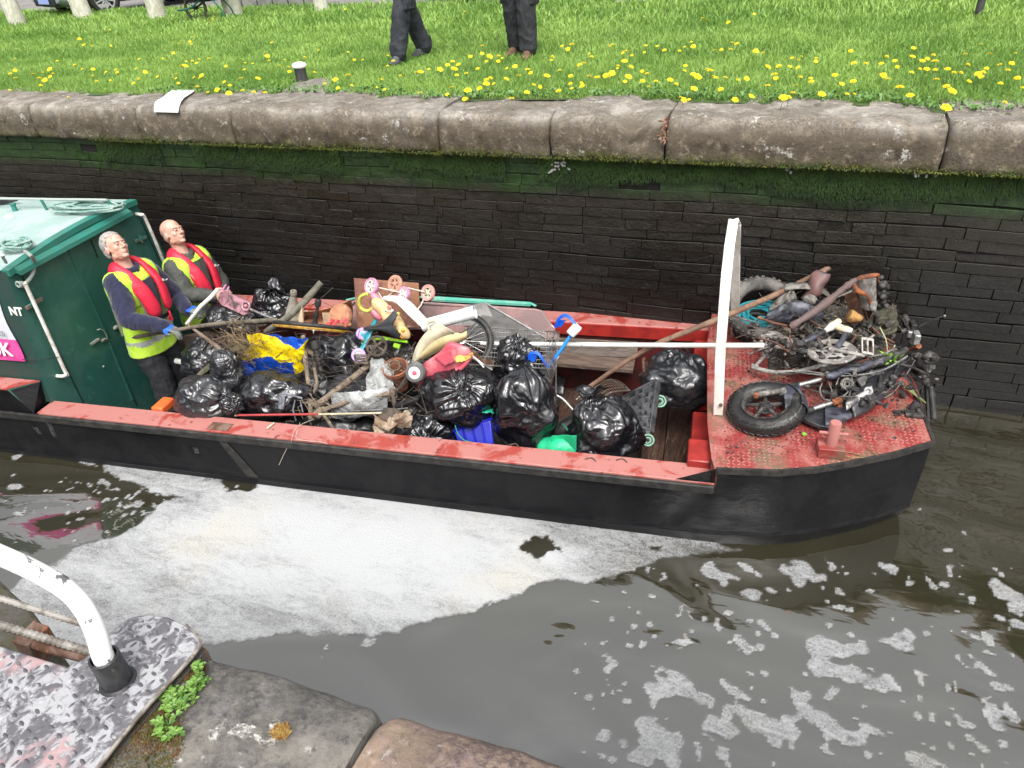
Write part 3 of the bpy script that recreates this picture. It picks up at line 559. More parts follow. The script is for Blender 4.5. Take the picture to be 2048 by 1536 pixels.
rim = [p + V((0, 0, -.006)) for p in pg[11:20]]; mb = MB(); mb.tube(rim, .0045, 6); mk('plate_edge', mb, mat('grimy_edge', (.13, .11, .09), .8, c2=(.28, .25, .22), s=30), gate)
poly = np.array([[p.x, p.y] for p in pg])
def treads(name, poly, z, ax, pitch, ln, wd, ht, m, parent, frame=None, zf=None):
    lo_ = poly.min(0); hi_ = poly.max(0); c_ = (lo_ + hi_) / 2; R_ = np.linalg.norm(hi_ - lo_) / 2; n = int(R_ / pitch) + 1
    ca, sa = math.cos(ax), math.sin(ax); pts = []; par = []
    for i in range(-n, n):
        for j in range(-n, n): x, y = i * pitch, j * pitch; pts.append((c_[0] + x * ca - y * sa, c_[1] + x * sa + y * ca)); par.append((i + j) % 2)
    pts = np.array(pts); ok = sdist(pts, poly) > ln * .45; mb = MB()
    for k in np.nonzero(ok)[0]:
        a = ax + (PI / 4 if par[k] else -PI / 4) + random.uniform(-.04, .04); d = V((math.cos(a), math.sin(a), 0)); s_ = V((-d.y, d.x, 0)); up = V((0, 0, 1)); c = V((pts[k][0], pts[k][1], z if zf is None else zf(pts[k])))
        l, w = ln / 2, wd / 2
        mb.add([c - d * l, c - d * l * .45 - s_ * w, c + d * l * .45 - s_ * w, c + d * l, c + d * l * .45 + s_ * w, c - d * l * .45 + s_ * w, c - d * l * .5 + up * ht, c + d * l * .5 + up * ht],
               [(0, 1, 6), (1, 2, 7, 6), (2, 3, 7), (3, 4, 7), (4, 5, 6, 7), (5, 0, 6)])
    if frame: mb.v = [frame(v) for v in mb.v]
    return mk(name, mb, m, parent, smooth=True, ang=50)
random.seed(9)
t_ = treads('tread_pattern', poly, ZG, .5, .0205, .0185, .0068, .0024, M_tread, gate)
# socket and handrail
S = PZ(236, 1362, ZG); top = S + V((0, 0, .085))
mb = MB(); mb.lathe(S, (0, 0, 1), [(.036, -.01), (.035, .001), (.029, .004), (.0275, .076), (.0235, .078), (.022, .06)], 28); mb.tube([S + V((0, 0, .06)), S + V((.034, -.012, .06))], .005, 6)
mk('rail_socket', mb, M_black, gate)
def colz(h): return S + V((0, 0, h))
hb = [colz(.04), colz(.08), PZ(191, 1262, ZG + .125)]
q1 = PZ(166, 1214, ZG + .165); q2 = PZ(130, 1177, ZG + .195); q3 = PZ(66, 1140, ZG + .225); q4 = PZ(0, 1110, ZG + .25); q5 = PZ(-120, 1058, ZG + .28)
mb = MB(); mb.tube(hb + [q1, q2, q3, q4, q5], .0188, 20, k=6); mk('handrail', mb, M_wrail, gate)
def ribbed(a, b, r, pitch=.015):
    mb = MB(); n = int((b - a).length / pitch * 2); mb.tube([a.lerp(b, k / n) for k in range(n + 1)], [r * (1 if k % 2 else .70) for k in range(n + 1)], 8); return mb
for (a, b, zz, r) in (((-150, 1150), (165, 1248), 2.12, .0085), ((-150, 1205), (195, 1308), 2.14, .0105)):
    a_, b_ = PZ(*a, zz), PZ(*b, zz); mk('ribbed_rod', ribbed(a_, b_, r), M_rope, gate)
mb = MB(); mb.tube([PZ(60, 1285, 2.1), PZ(95, 1298, 2.12), PZ(185, 1322, 2.14)], [.012, .010, .009], 10); mb.box(PZ(75, 1288, 2.08), .05, .06, .08); mk('rusty_bracket', mb, M_rust, gate, bevel=.004)
mb = MB(); A = [PZ(x, y, 2.0) for x, y in ((-140, 1110), (-20, 1140), (20, 1180), (60, 1215), (100, 1270), (135, 1335), (60, 1340), (-140, 1290))]; mb.prism(A[::-1], V((0, 0, -1.6)))
mk('gate_beam', mb, mat('mossy_gate_timber', (.085, .078, .068), .9, c2=(.06, .055, .03), s=8, c3=(.12, .07, .05), s3=20, bump=.9, bs=25), gate, bevel=.01)
mb = MB(); mb.prism([V((p.x, p.y, ZG - .03)) for p in pg[2:20]][::-1], V((0, 0, -2.0))); mk('heel_post', mb, mat('mossy_gate_timber', (1, 1, 1)), gate)
mb = MB(); mb.prism([PZ(x, y, 2.19) for x, y in ((400, 1290), (415, 1300), (395, 1330), (205, 1590), (120, 1660), (165, 1560), (300, 1392))][::-1], V((0, 0, -.05))); mk('joint_mortar', mb, mat('brown_grit', (.12, .08, .05), .95, c2=(.20, .13, .09), s=30, bump=.8, bs=60), near)
# moss and small weeds in the joint
M_w = mat('fresh_green_weed', (.14, .26, .04), .5, c2=(.06, .15, .02), s=40); M_rm = mat('rust_brown_moss', (.16, .075, .02), .95, c2=(.10, .10, .02), s=30, c3=(.25, .17, .06), s3=60)
def weed(name, label, c, n, R, r0, m, up=.02, cat='weed'):
    mb = MB()
    for k in range(n):
        cc = c + V((random.gauss(0, R * .5), random.gauss(0, R * .5), random.uniform(0, up)))
        for j in range(5):
            t = 2 * PI * j / 5 + random.random(); d = V((math.cos(t), math.sin(t), .25)); s_ = V((-d.y, d.x, 0)); q = r0 * random.uniform(.6, 1.2)
            mb.add([cc, cc + d * q * .55 + s_ * q * .32 + V((0, 0, .002)), cc + d * q, cc + d * q * .55 - s_ * q * .32 + V((0, 0, .002))], [(0, 1, 2, 3)])
    return solo(name, label, cat, mb, m, smooth=False)
random.seed(10)
for (x, y, n, R) in ((335, 1472, 14, .03), (355, 1420, 16, .028), (395, 1372, 16, .022), (348, 1398, 12, .02), (400, 1345, 9, .012)):
    weed('weed', {(335): 'low green leafy weed in the joint nearest the bottom of the photo', (355): 'fullest green weed tuft in the joint between gate plate and stone', (395): 'bright green weed tuft against the edge of the grey stone', (348): 'small green weed tuft right beside the gate plate edge', (400): 'tiny yellow-green weed at the tip of the joint by the water'}[x], PZ(x, y, 2.2), n, R, .013, M_w)
def moss_clump(c, R, label, n=500, m=None, h=.014):
    mb = MB()
    for k in range(n):
        a = random.random() * 2 * PI; q = R * math.sqrt(random.random()); p = c + V((math.cos(a) * q, math.sin(a) * q * .8, 0)); w = .0016; hh = h * random.uniform(.4, 1); d = V((random.uniform(-.01, .01), random.uniform(-.01, .01), hh)); t = random.random() * PI; s_ = V((math.cos(t), math.sin(t), 0)) * w
        mb.add([p - s_, p + s_, p + d], [(0, 1, 2)])
    return solo('moss_clump', label, 'moss', mb, m or M_rm, smooth=False)
moss_clump(PZ(272, 1500, 2.197), .095, 'rust-brown moss filling the joint at the bottom edge', 3400)
moss_clump(PZ(318, 1446, 2.195), .055, 'brown moss under the green weeds in the joint', 1100)
moss_clump(PZ(385, 1345, 2.195), .03, 'brown moss at the narrow tip of the joint', 500)
moss_clump(PZ(562, 1464, 2.205), .018, 'small orange-yellow moss clump alone on the grey coping stone', 380, mat('orange_moss', (.38, .26, .07), .95, c2=(.30, .15, .04), s=60), .010)

# ================================================================ THE BOAT
M_hull = mat('black_hull_paint', (.0050, .0052, .0065), .30, c2=(.010, .010, .011), s=3, c3=(.05, .047, .043), s3=26, lo3=.70, hi3=.80, bump=.08, bs=9, spec=.18)
M_band = mat('grimy_rubbing_band', (.035, .031, .027), .6, c2=(.012, .012, .012), s=12, bump=.4, bs=40)
M_red = mat('faded_red_paint', (.41, .165, .145), .50, c2=(.33, .055, .042), s=4, lo=.50, hi=.60, c3=(.17, .04, .03), s3=16, lo3=.62, hi3=.70, bump=.2, bs=40, r2=.35, stretch=(1, 1, 1))
M_redp = mat('bright_red_paint', (.36, .028, .022), .38, c2=(.25, .02, .018), s=6, c3=(.10, .03, .02), s3=18, lo3=.62, hi3=.7)
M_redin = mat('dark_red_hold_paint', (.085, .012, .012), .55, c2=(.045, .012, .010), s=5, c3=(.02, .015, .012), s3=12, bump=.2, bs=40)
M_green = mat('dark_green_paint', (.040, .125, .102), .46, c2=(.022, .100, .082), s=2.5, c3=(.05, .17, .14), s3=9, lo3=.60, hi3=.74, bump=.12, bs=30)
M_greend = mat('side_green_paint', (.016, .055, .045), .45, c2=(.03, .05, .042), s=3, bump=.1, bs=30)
M_roof = mat('pale_green_roof', (.37, .47, .445), .45, c2=(.28, .385, .36), s=3, c3=(.46, .54, .52), s3=6, bump=.15, bs=40)
M_roofe = mat('roof_edge_green', (.022, .185, .145), .45, c2=(.03, .16, .12), s=6, c3=(.18, .10, .06), s3=22, lo3=.72, hi3=.78)
M_white = mat('dirty_white_metal', (.70, .69, .65), .42, c2=(.55, .52, .46), s=9, c3=(.16, .11, .08), s3=24, lo3=.70, hi3=.76, bump=.15, bs=50)
M_deckw = mat('wet_deck_red', (.25, .038, .034), .42, c2=(.36, .14, .12), s=4, lo=.46, hi=.62, c3=(.16, .11, .07), s3=5, lo3=.50, hi3=.68, bump=.2, bs=50, r2=.3)
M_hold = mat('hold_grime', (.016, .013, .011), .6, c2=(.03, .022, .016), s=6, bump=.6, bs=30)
M_oldwood = mat('wet_hold_boards', (.105, .058, .040), .5, c2=(.055, .032, .024), s=4, c3=(.19, .13, .10), s3=7, lo3=.56, hi3=.7, bump=.7, bs=22, stretch=(6, 1, 1))
boat = thing('work_boat', 'long black hulled work boat with red gunwales and green cabin loaded with rubbish', 'boat', B(-2, 1.05, -.9))
UL = -9.5                                    # stern end, outside the frame
FLO = -.70
# hull sides and bow: plan outline of sheer, at deck level and at the chine
near_pl = [(UL, 0), (-6, 0), (-3, 0), (-.1, 0), (.15, 0), (.50, .035), (.72, .10), (.93, .19), (1.18, .315), (1.41, .46)]
far_pl = [(1.47, 1.05)] + [(u, 2.1 - v) for u, v in near_pl[::-1]]
outl = near_pl + far_pl[1:]
def hullring(w, inset, upull=0): return [B(u - (upull * max(0, u) ** 1.0), v + (inset if v < 1.05 else -inset), w) for u, v in outl]
def wtop(u): return .12 if u > .14 else 0
mb = MB()
rings = []
for (w, ins, up_) in ((None, 0, 0), (-.07, 0, 0), (-.38, -.004, .01), (-.40, -.018, 0.01), (-.42, -.004, .015), (-.55, .015, .05), (-.95, .12, .16)):
    rings.append([B(u - up_ * max(0, u), v + (ins if v < 1.05 else -ins), (wtop(u) if w is None else w)) for u, v in outl])
n = len(outl); vs = [p for r in rings for p in r]
mb.add(vs, [(k * n + i, (k + 1) * n + i, (k + 1) * n + i + 1, k * n + i + 1) for k in range(len(rings) - 1) for i in range(n - 1)])
mb.f.append(tuple((len(rings) - 1) * n + i for i in range(n))); mb.m.append(0)
hull = mk('hull', mb, M_hull, boat, ang=25)
# rubbing bands along the hull side and bow edge
mb = MB(); mb.bar(B(UL, -.012, -.035), B(.15, -.012, -.035), .028, .06, BW); mk('rubbing_band', mb, M_band, boat, bevel=.008)
bp_ = [B(u + (0.008 if u > 1.4 else 0), v - .006, .112) for u, v in near_pl[4:]] + [B(1.42, 1.64, .112)]; mb = MB()
for a, c in zip(bp_, bp_[1:]): mb.bar(a, c, .02, .04, BW)
mk('rubbing_band', mb, M_band, boat)
mb = MB(); mb.prism([BV_(425, 866, -.003), BV_(437, 866, -.003), BV_(518, 955, -.006), BV_(497, 955, -.006)], -BV * .004); mk('rusty_strip', mb, M_band, boat)
mb = MB()
for (x0, y0, x1, y1) in ((385, 895, 398, 922), (92, 845, 110, 880), (65, 855, 78, 868)): mb.prism([BV_(x0, y0, -.001), BV_(x0 + 10, y0, -.001), BV_(x1 + 6, y1, -.001), BV_(x1, y1, -.001)], -BV * .001)
mk('paint_scuff', mb, mat('scuffed_hull', (.06, .06, .062), .6, c2=(.012, .012, .014), s=40), boat)
# gunwales
def gun(v0, v1, sgn, name):
    mb = MB(); a, c = -4.90, .15
    pts = lambda v, w: [B(a, v, w), B(c, v, w)]
    sh = [(v0, -.02), (v1, -.02), (v1, .008), (v0, .008)]
    lo_, hi_ = [B(a, v, w) for v, w in sh], [B(c - (.13 if False else 0), v, w) for v, w in sh]
    mb.hexa([lo_[0], hi_[0], hi_[1], lo_[1], lo_[3], hi_[3], hi_[2], lo_[2]])
    g = mk(name, mb, M_red, boat, bevel=.006); return g
gun(-.002, .168, 1, 'gunwale'); gun(1.915, 2.10, -1, 'gunwale')
mb = MB()      # inner lips of the gunwales and the hold's lining
mb.bar(B(-4.88, 1.912, -.055), B(.15, 1.912, -.055), .018, .105, BW); mb.bar(B(-4.88, .168, -.055), B(.15, .168, -.055), .012, .07, BW); mk('gunwale_lip', mb, M_redp, boat)
mb = MB()
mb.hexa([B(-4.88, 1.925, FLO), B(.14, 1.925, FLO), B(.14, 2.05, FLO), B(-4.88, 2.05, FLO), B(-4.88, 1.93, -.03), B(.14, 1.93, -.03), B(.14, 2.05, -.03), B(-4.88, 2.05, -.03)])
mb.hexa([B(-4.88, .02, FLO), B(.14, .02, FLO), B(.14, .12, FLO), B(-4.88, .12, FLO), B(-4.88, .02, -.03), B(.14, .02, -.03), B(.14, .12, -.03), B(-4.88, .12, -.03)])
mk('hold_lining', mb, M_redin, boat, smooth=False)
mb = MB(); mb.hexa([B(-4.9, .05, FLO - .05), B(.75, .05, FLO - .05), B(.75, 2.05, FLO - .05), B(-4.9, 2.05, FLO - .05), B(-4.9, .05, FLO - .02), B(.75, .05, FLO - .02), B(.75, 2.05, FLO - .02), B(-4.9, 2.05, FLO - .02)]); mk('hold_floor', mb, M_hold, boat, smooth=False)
mb = MB()
for u0, u1 in ((-.36, -.19), (-.185, .01)): mb.hexa([B(u0, .3, -.64), B(u1, .3, -.64), B(u1, 1.84, -.64), B(u0, 1.84, -.64), B(u0, .3, -.60), B(u1, .3, -.60), B(u1, 1.84, -.60), B(u0, 1.84, -.60)])
for u0, u1 in ((-1.2, -.9), (-.88, -.6), (-3.5, -3.2), (-3.19, -2.9), (-2.5, -2.2)): mb.hexa([B(u0, .2, -.67), B(u1, .2, -.67), B(u1, 1.88, -.67), B(u0, 1.88, -.67), B(u0, .2, -.65), B(u1, .2, -.65), B(u1, 1.88, -.65), B(u0, 1.88, -.65)])
mk('floor_boards', mb, M_oldwood, boat, bevel=.006)
# far side inner shelf planks
M_plank = mat('grey_weathered_plank', (.20, .165, .14), .75, c2=(.12, .10, .085), s=4, bump=.6, bs=20, stretch=(1, 8, 8))
mb = MB(); mb.hexa([BV_(1120, 708, 1.88), BV_(1272, 722, 1.88), BV_(1272, 722, 1.88) - BW * .03, BV_(1120, 708, 1.88) - BW * .03] + [p + BV * .03 for p in (BV_(1120, 708, 1.88), BV_(1272, 722, 1.88), BV_(1272, 722, 1.88) - BW * .03, BV_(1120, 708, 1.88) - BW * .03)])
mb = MB(); a, c = loc(BV_(1090, 702, 1.86)), loc(BV_(1270, 718, 1.86)); mb.hexa([B(a.x, 1.70, a.z - .05), B(c.x, 1.70, c.z - .05), B(c.x, 1.90, c.z - .05), B(a.x, 1.90, a.z - .05), B(a.x, 1.70, a.z - .01), B(c.x, 1.70, c.z - .01), B(c.x, 1.90, c.z - .01), B(a.x, 1.90, a.z - .01)])
solo('plank', 'brown plank lying lengthwise along the far inside wall of the hold', 'plank', mb, mat('brown_plank', (.17, .12, .09), .7, c2=(.09, .06, .05), s=5, bump=.5, bs=20, stretch=(1, 8, 8)), bevel=.004)
mb = MB(); a, c = loc(BV_(1110, 676, 1.90)), loc(BV_(1276, 685, 1.90)); mb.hexa([B(a.x, 1.87, a.z - .14), B(c.x, 1.87, c.z - .14), B(c.x, 1.90, c.z - .14), B(a.x, 1.90, a.z - .14), B(a.x, 1.90, a.z), B(c.x, 1.90, c.z), B(c.x, 1.915, c.z), B(a.x, 1.915, a.z)])
solo('plank', 'grey board standing on edge against the far inside wall of the hold', 'plank', mb, M_plank, bevel=.003)
# bow deck
dk = [(.13, .0)] + [(u, v) for u, v in near_pl[5:]] + [(1.47, 1.05), (1.44, 1.55), (1.41, 1.66), (1.2, 1.78), (.9, 1.92), (.5, 2.07), (.26, 2.1), (.26, 1.72), (.10, 1.72), (.10, .55), (.16, .4), (.16, .12)]
dk = [(.12, .10), (.14, .0)] + [(u, v) for u, v in near_pl[5:]] + [(1.45, 1.05), (1.41, 1.64), (1.2, 1.79), (.9, 1.93), (.5, 2.07), (.14, 2.1), (.10, 2.0), (.07, 1.5), (.09, .45)]
mb = MB(); mb.prism([B(u, v, .122) for u, v in dk], -BW * .012); deck = mk('bow_deck', mb, M_deckw, boat, bevel=.003)
treads('tread_pattern', np.array(dk), .1225, .0, .030, .030, .0085, .0028, mat('wet_tread_red', (.42, .16, .14), .3, c2=(.30, .05, .045), s=6, c3=(.20, .13, .08), s3=4, lo3=.52, hi3=.70), boat, frame=lambda v: B(v.x, v.y, v.z))
mb = MB(); mb.hexa([B(.12, .0, -.02), B(.16, .0, -.02), B(.16, 2.1, -.02), B(.12, 2.1, -.02), B(.12, .0, .108), B(.16, .0, .108), B(.16, 2.1, .108), B(.12, 2.1, .108)])
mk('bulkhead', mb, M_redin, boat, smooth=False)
mb = MB(); mb.hexa([B(.55, .1, -.72), B(.58, .1, -.72), B(.58, 2.0, -.72), B(.55, 2.0, -.72), B(.55, .1, .1), B(.58, .1, .1), B(.58, 2.0, .1), B(.55, 2.0, .1)]); mk('bulkhead', mb, M_hold, boat, smooth=False)
for (v0, v1, w0, w1, u0) in ((1.50, 1.86, -.12, -.06, -.02), (1.12, 1.48, -.26, -.06, .02), (.55, .95, -.34, -.14, -.0), (.13, .36, -.02, .06, -.02)):
    mb = MB(); mb.hexa([B(u0, v0, w0), B(.13, v0, w0), B(.13, v1, w0), B(u0, v1, w0), B(u0, v0, w1), B(.13, v0, w1), B(.13, v1, w1), B(u0, v1, w1)]); mk('red_bracket', mb, M_redp, boat, bevel=.012)
# raised gunwale blocks beside the cabin
for (v0, v1, s_) in ((.0, .14, 1), (1.96, 2.10, -1)):
    mb = MB(); mb.hexa([B(UL, v0, 0), B(-4.93, v0, 0), B(-4.93, v1, 0), B(UL, v1, 0), B(UL, v0, .20), B(-5.08 if s_ > 0 else -4.93, v0, .20), B(-4.90 if s_ > 0 else -4.93, v1, .20), B(UL, v1, .20)]); mk('raised_side', mb, M_hull, boat)
    mb = MB(); mb.hexa([B(UL, v0 - .004, .20), B(-5.08 if s_ > 0 else -4.93, v0 - .004, .20), B(-4.90 if s_ > 0 else -4.93, v1, .20), B(UL, v1, .20), B(UL, v0 - .004, .212), B(-5.08 if s_ > 0 else -4.93, v0 - .004, .212), B(-4.90 if s_ > 0 else -4.93, v1, .212), B(UL, v1, .212)]); mk('side_deck', mb, M_red, boat)
mb = MB(); mb.prism([B(-4.945, 0.002, .012), B(-4.925, .14, .012), B(-4.9, .14, .205), B(-5.07, .002, .205)], -BU * .01); mk('end_plate', mb, M_green, boat)
# cabin
UC = -4.88; top_n = loc(BU_(12, 545, UC)); top_f = loc(BU_(268, 402, UC)); hN, hF = top_n.z, top_f.z; vN, vF = top_n.y, top_f.y
vb0, vb1 = .13, 1.97
def sec(u, ex=0.):  # cabin section near-bottom, near-top, crown points, far-top, far-bottom
    P_ = [(vb0, .02), (vN - ex, hN)]; 
    for k in range(1, 8): t = k / 8; P_.append((vN - ex + (vF + ex - vN + ex) * t, hN + (hF - hN) * t + .045 * math.sin(PI * t)))
    return [B(u, v, w) for v, w in P_ + [(vF + ex, hF), (vb1, .02)]]
s0, s1 = sec(UL), sec(UC); mb = MB(); nS = len(s0)
mb.add(s1 + [B(UC, vb1, -.7), B(UC, vb0, -.7)], [tuple(range(nS)), (0, nS - 1, nS, nS + 1)], 0)
cabf = mk('cabin_front', mb, M_green, boat, smooth=False)
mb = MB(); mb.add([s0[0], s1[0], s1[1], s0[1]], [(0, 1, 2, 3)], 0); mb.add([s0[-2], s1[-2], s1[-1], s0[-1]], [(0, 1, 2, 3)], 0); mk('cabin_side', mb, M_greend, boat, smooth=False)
r0, r1 = sec(UL, .0)[1:-1], sec(UC + .03, .0)[1:-1]
mb = MB(); k_ = len(r0); up_ = BW * .012; mb.add([p + up_ for p in r0] + [p + up_ for p in r1], [(i, i + k_, i + k_ + 1, i + 1) for i in range(k_ - 1)]); mk('cabin_roof', mb, M_roof, boat)
mb = MB()
for i in range(k_ - 1): mb.hexa([r1[i] - BW * .03, r1[i] - BU * .07 - BW * .03, r1[i + 1] - BU * .07 - BW * .03, r1[i + 1] - BW * .03, r1[i] + BW * .014, r1[i] - BU * .07 + BW * .017, r1[i + 1] - BU * .07 + BW * .017, r1[i + 1] + BW * .014])
mk('roof_edge', mb, M_roofe, boat)
# drip strip under the roof edge
mb = MB(); a, c = BU_(30, 545, UC + .02), BU_(255, 425, UC + .02)
mb.hexa([a, a + BU * .05 - BW * .02, c + BU * .05 - BW * .02, c, a + BW * .045, a + BU * .045 + BW * .012, c + BU * .045 + BW * .012, c + BW * .045]); mk('drip_strip', mb, M_roofe, boat)
# door leaves, seams, hinges, hasp
M_seam = mat('dark_seam', (.006, .02, .017), .7)
def face(x, y, o=.004): return BU_(x, y, UC + o)
for a, c in (((137, 499), (205, 648)), ((205, 648), (274, 812)), ((43, 548), (53, 572)), ((53, 572), (168, 808)), ((182, 480), (196, 515)), ((282, 440), (318, 520))): mb = MB(); mb.bar(face(*a), face(*c), .009, .004, BU); mk('door_seam', mb, M_seam, boat)
mb = MB(); mb.bar(face(138, 502, .004), face(204, 648, .004), .018, .01, BU); mb.bar(face(204, 648, .004), face(266, 800, .004), .02, .01, BU); mk('door_edge', mb, M_green, boat)
for (x0, y0, x1, y1) in ((52, 617, 84, 597), (270, 483, 292, 474)):
    mb = MB(); mb.bar(face(x0, y0, .014), face(x1, y1, .014), .03, .02, BU); mb.tube([face((x0 + x1) / 2 - 3, (y0 + y1) / 2 - 7, .02), face((x0 + x1) / 2 + 4, (y0 + y1) / 2 + 8, .02)], .012, 8); mk('hinge', mb, mat('rust_green_hinge', (.03, .17, .13), .6, c2=(.16, .11, .09), s=16), boat, bevel=.004)
mb = MB(); mb.tube([face(194, 660, .01), face(200, 658, .03), face(208, 661, .03), face(213, 670, .03), face(215, 680, .01)], .005, 6); mb.box(face(190, 683, .012), .02, .09, .016, BU, BV); mb.box(face(207, 680, .012), .02, .05, .012, BU, BV); mb.ell(face(207, 733, .01), .01); mk('hasp', mb, mat('rusty_hasp', (.16, .10, .08), .7, c2=(.28, .30, .27), s=20), boat)
mb = MB(); mb.ell(face(232, 655, .012), .03, .02, .014, X=BV, Z=BU); mk('lock_cover', mb, mat('rusty_hasp', (1, 1, 1)), boat)
for pts in (((38, 568), (50, 570), (56, 580), (128, 738), (133, 746), (128, 752), (114, 752)), ((272, 428), (283, 430), (290, 436), (318, 500), (350, 580))):
    mb = MB(); n_ = len(pts); P_ = [face(x, y, .06 if 0 < i < n_ - 1 else .0) for i, (x, y) in enumerate(pts)]; mb.tube(P_, .0145, 12, k=3); mk('handrail', mb, M_white, boat)
# roof rails
def rz(px, py, w): return BW_(px, py, w)
mb = MB(); mb.tube([rz(-120, 398, 1.22), rz(0, 397, 1.22), rz(120, 399, 1.22), rz(213, 400, 1.22), rz(219, 404, 1.17)], .011, 8, k=2); mk('roof_rail', mb, mat('rail_grey_green', (.36, .42, .38), .5), boat)
for x, y in ((82, 399), (216, 401)):
    p = rz(x, y, 1.22); mb = MB(); mb.tube([p, p - BW * .09 + BU * .015], .012, 8); mk('rail_stanchion', mb, M_roofe, boat)
mb = MB(); mb.tube([rz(-60, 500, 1.22), rz(0, 508, 1.22), rz(6, 512, 1.20)], .011, 8, k=2); mb.tube([rz(3, 510, 1.215), rz(12, 525, 1.12)], .011, 8); mk('roof_rail', mb, mat('rail_grey_green', (1, 1, 1)), boat)
mb = MB(); p = rz(32, 424, 1.12); mb.tube([p, rz(26, 410, 1.18)], [.022, .019], 10); mb.lathe(rz(26, 410, 1.18), BW, [(.024, 0), (.026, .012), (.0, .016)], 14); mk('roof_vent', mb, M_roofe, boat)
mb = MB(); mb.ell(rz(18, 433, 1.135), .05, .03, .012, X=BU, Z=BW); mk('roof_filler', mb, M_white, boat)
mb = MB(); mb.tube([rz(-90, 404, 1.15), rz(-20, 401, 1.16), rz(34, 400, 1.16)], [.07, .05, .01], 10, k=3); solo('tarpaulin', 'black bundle lying on the cabin roof at the left edge', 'tarpaulin', mb, M_black)
# lettering on the cabin side and the banner
def side(x, y, o=.0):   # point on the leaning cabin side
    n_ = (s1[1] - s1[0]).cross(BU).normalized(); d = wray(x, y); t = (s1[0] - CAM).dot(n_) / d.dot(n_); return CAM + d * t - BV * o
sU = (s1[1] - s1[0]).normalized()
M_letter = mat('cream_letter', (.72, .74, .68), .6)
text('lettering', 'NT', M_letter, boat, side(22, 629, .004), BU, sU, .088, .001, 3)
# A-frame
M_aframe = mat('white_flat_bar', (.74, .73, .69), .45, c2=(.60, .57, .50), s=5, c3=(.15, .12, .10), s3=30, lo3=.72, hi3=.78)
af = [BW_(1436, 830, .125)]; 
lb = loc(af[0]); ap = BV_(1467, 440, 1.06); md = loc(BV_(1451, 552, lb.y + .16)); 
fl = BW_(1470, 668, .125)
P1 = [af[0], BV_(1441, 700, lb.y + .05), BV_(1452, 556, lb.y + .14), BV_(1459, 490, .92), ap, BV_(1472, 450, 1.13), BV_(1471, 510, 1.28), fl]
mb = MB(); Q = smoothpath(P1, 1)
def ribbon(P_, w, t, side_): 
    for i in range(len(P_) - 1): mb.bar(P_[i], P_[i + 1] + (P_[i + 1] - P_[i]).normalized() * .002, w, t, side_)
ribbon([P1[0], P1[1], P1[2], P1[3], P1[4]], .062, .014, BU.cross(BW)); ribbon([P1[4], P1[5], P1[6], P1[7]], .062, .014, BU.cross(BW))
mk('a_frame', mb, M_aframe, boat, bevel=.004)
mb = MB(); mb.ell(P1[0] + BW * .09 - BV * .012 + BU * .01, .012); mb.ell(P1[7] + BW * .05 - BV * .012, .012); mk('frame_bolt', mb, M_rust, boat)
# T stud
TB = BW_(1659, 905, .125); mb = MB()
mb.hexa([TB + BU * a + BV * c + BW * e for e in (0, .065) for a, c in ((-.075, -.06), (.075, -.06), (.075, .06), (-.075, .06))]); mk('stud_base', mb, M_deckw, boat, bevel=.004)
mb = MB(); mb.lathe(TB + BW * .065, BW, [(.033, 0), (.033, .155), (.030, .160), (.0, .161)], 20); mb.tube([TB + BW * .145 - BU * .08, TB + BW * .145 + BU * .08], .010, 8); mk('mooring_stud', mb, M_red, boat)
mb = MB(); p = BW_(440, 855, .012); mb.box(BW_(440, 853, .011), .17, .085, .004, BU, BV); mk('rusty_patch', mb, M_rust, boat)
# banner, a sheet tied along the cabin side
def ban(x, y, o=.012): return side(x, y, o)
ban_ob = MB(); tl, tr, br, bl = (-260, 520), (-22, 560), (54, 720), (-230, 706)
def bf(s_, t_):
    x = (tl[0] + (tr[0] - tl[0]) * s_) * (1 - t_) + (bl[0] + (br[0] - bl[0]) * s_) * t_; y = (tl[1] + (tr[1] - tl[1]) * s_) * (1 - t_) + (bl[1] + (br[1] - bl[1]) * s_) * t_
    return ban(x + 3 * math.sin(t_ * 9), y, .014 + .006 * math.sin(s_ * 9 + t_ * 5))
banner = thing('banner', 'white and pink fabric banner tied to the green cabin side', 'banner', bf(.5, 1))
mb = MB(); mb.grid(lambda s_, t_: bf(s_, t_ * .74), 20, 14, thick=.002); mk('upper_cloth', mb, mat('white_banner_cloth', (.60, .61, .66), .6, c2=(.52, .53, .58), s=3), banner)
mb = MB(); mb.grid(lambda s_, t_: bf(s_, .741 + t_ * .259), 20, 6, thick=.002); mk('lower_cloth', mb, mat('pink_banner_cloth', (.50, .035, .22), .6, c2=(.58, .07, .28), s=4), banner)
text('lettering', 'AYS', mat('grey_letter', (.18, .18, .19), .6), banner, side(-4, 667, .034), BU, sU, .060, .0008)
text('lettering', 'S.UK', mat('white_letter', (.80, .78, .80), .6), banner, side(-30, 702, .036), BU, sU, .150, .0008, 2)
mb = MB(); mb.tube([side(48, 716, .02), side(75, 718, .02), face(118, 714, .07)], .003, 6, k=3); mk('tie_cord', mb, M_black, banner)
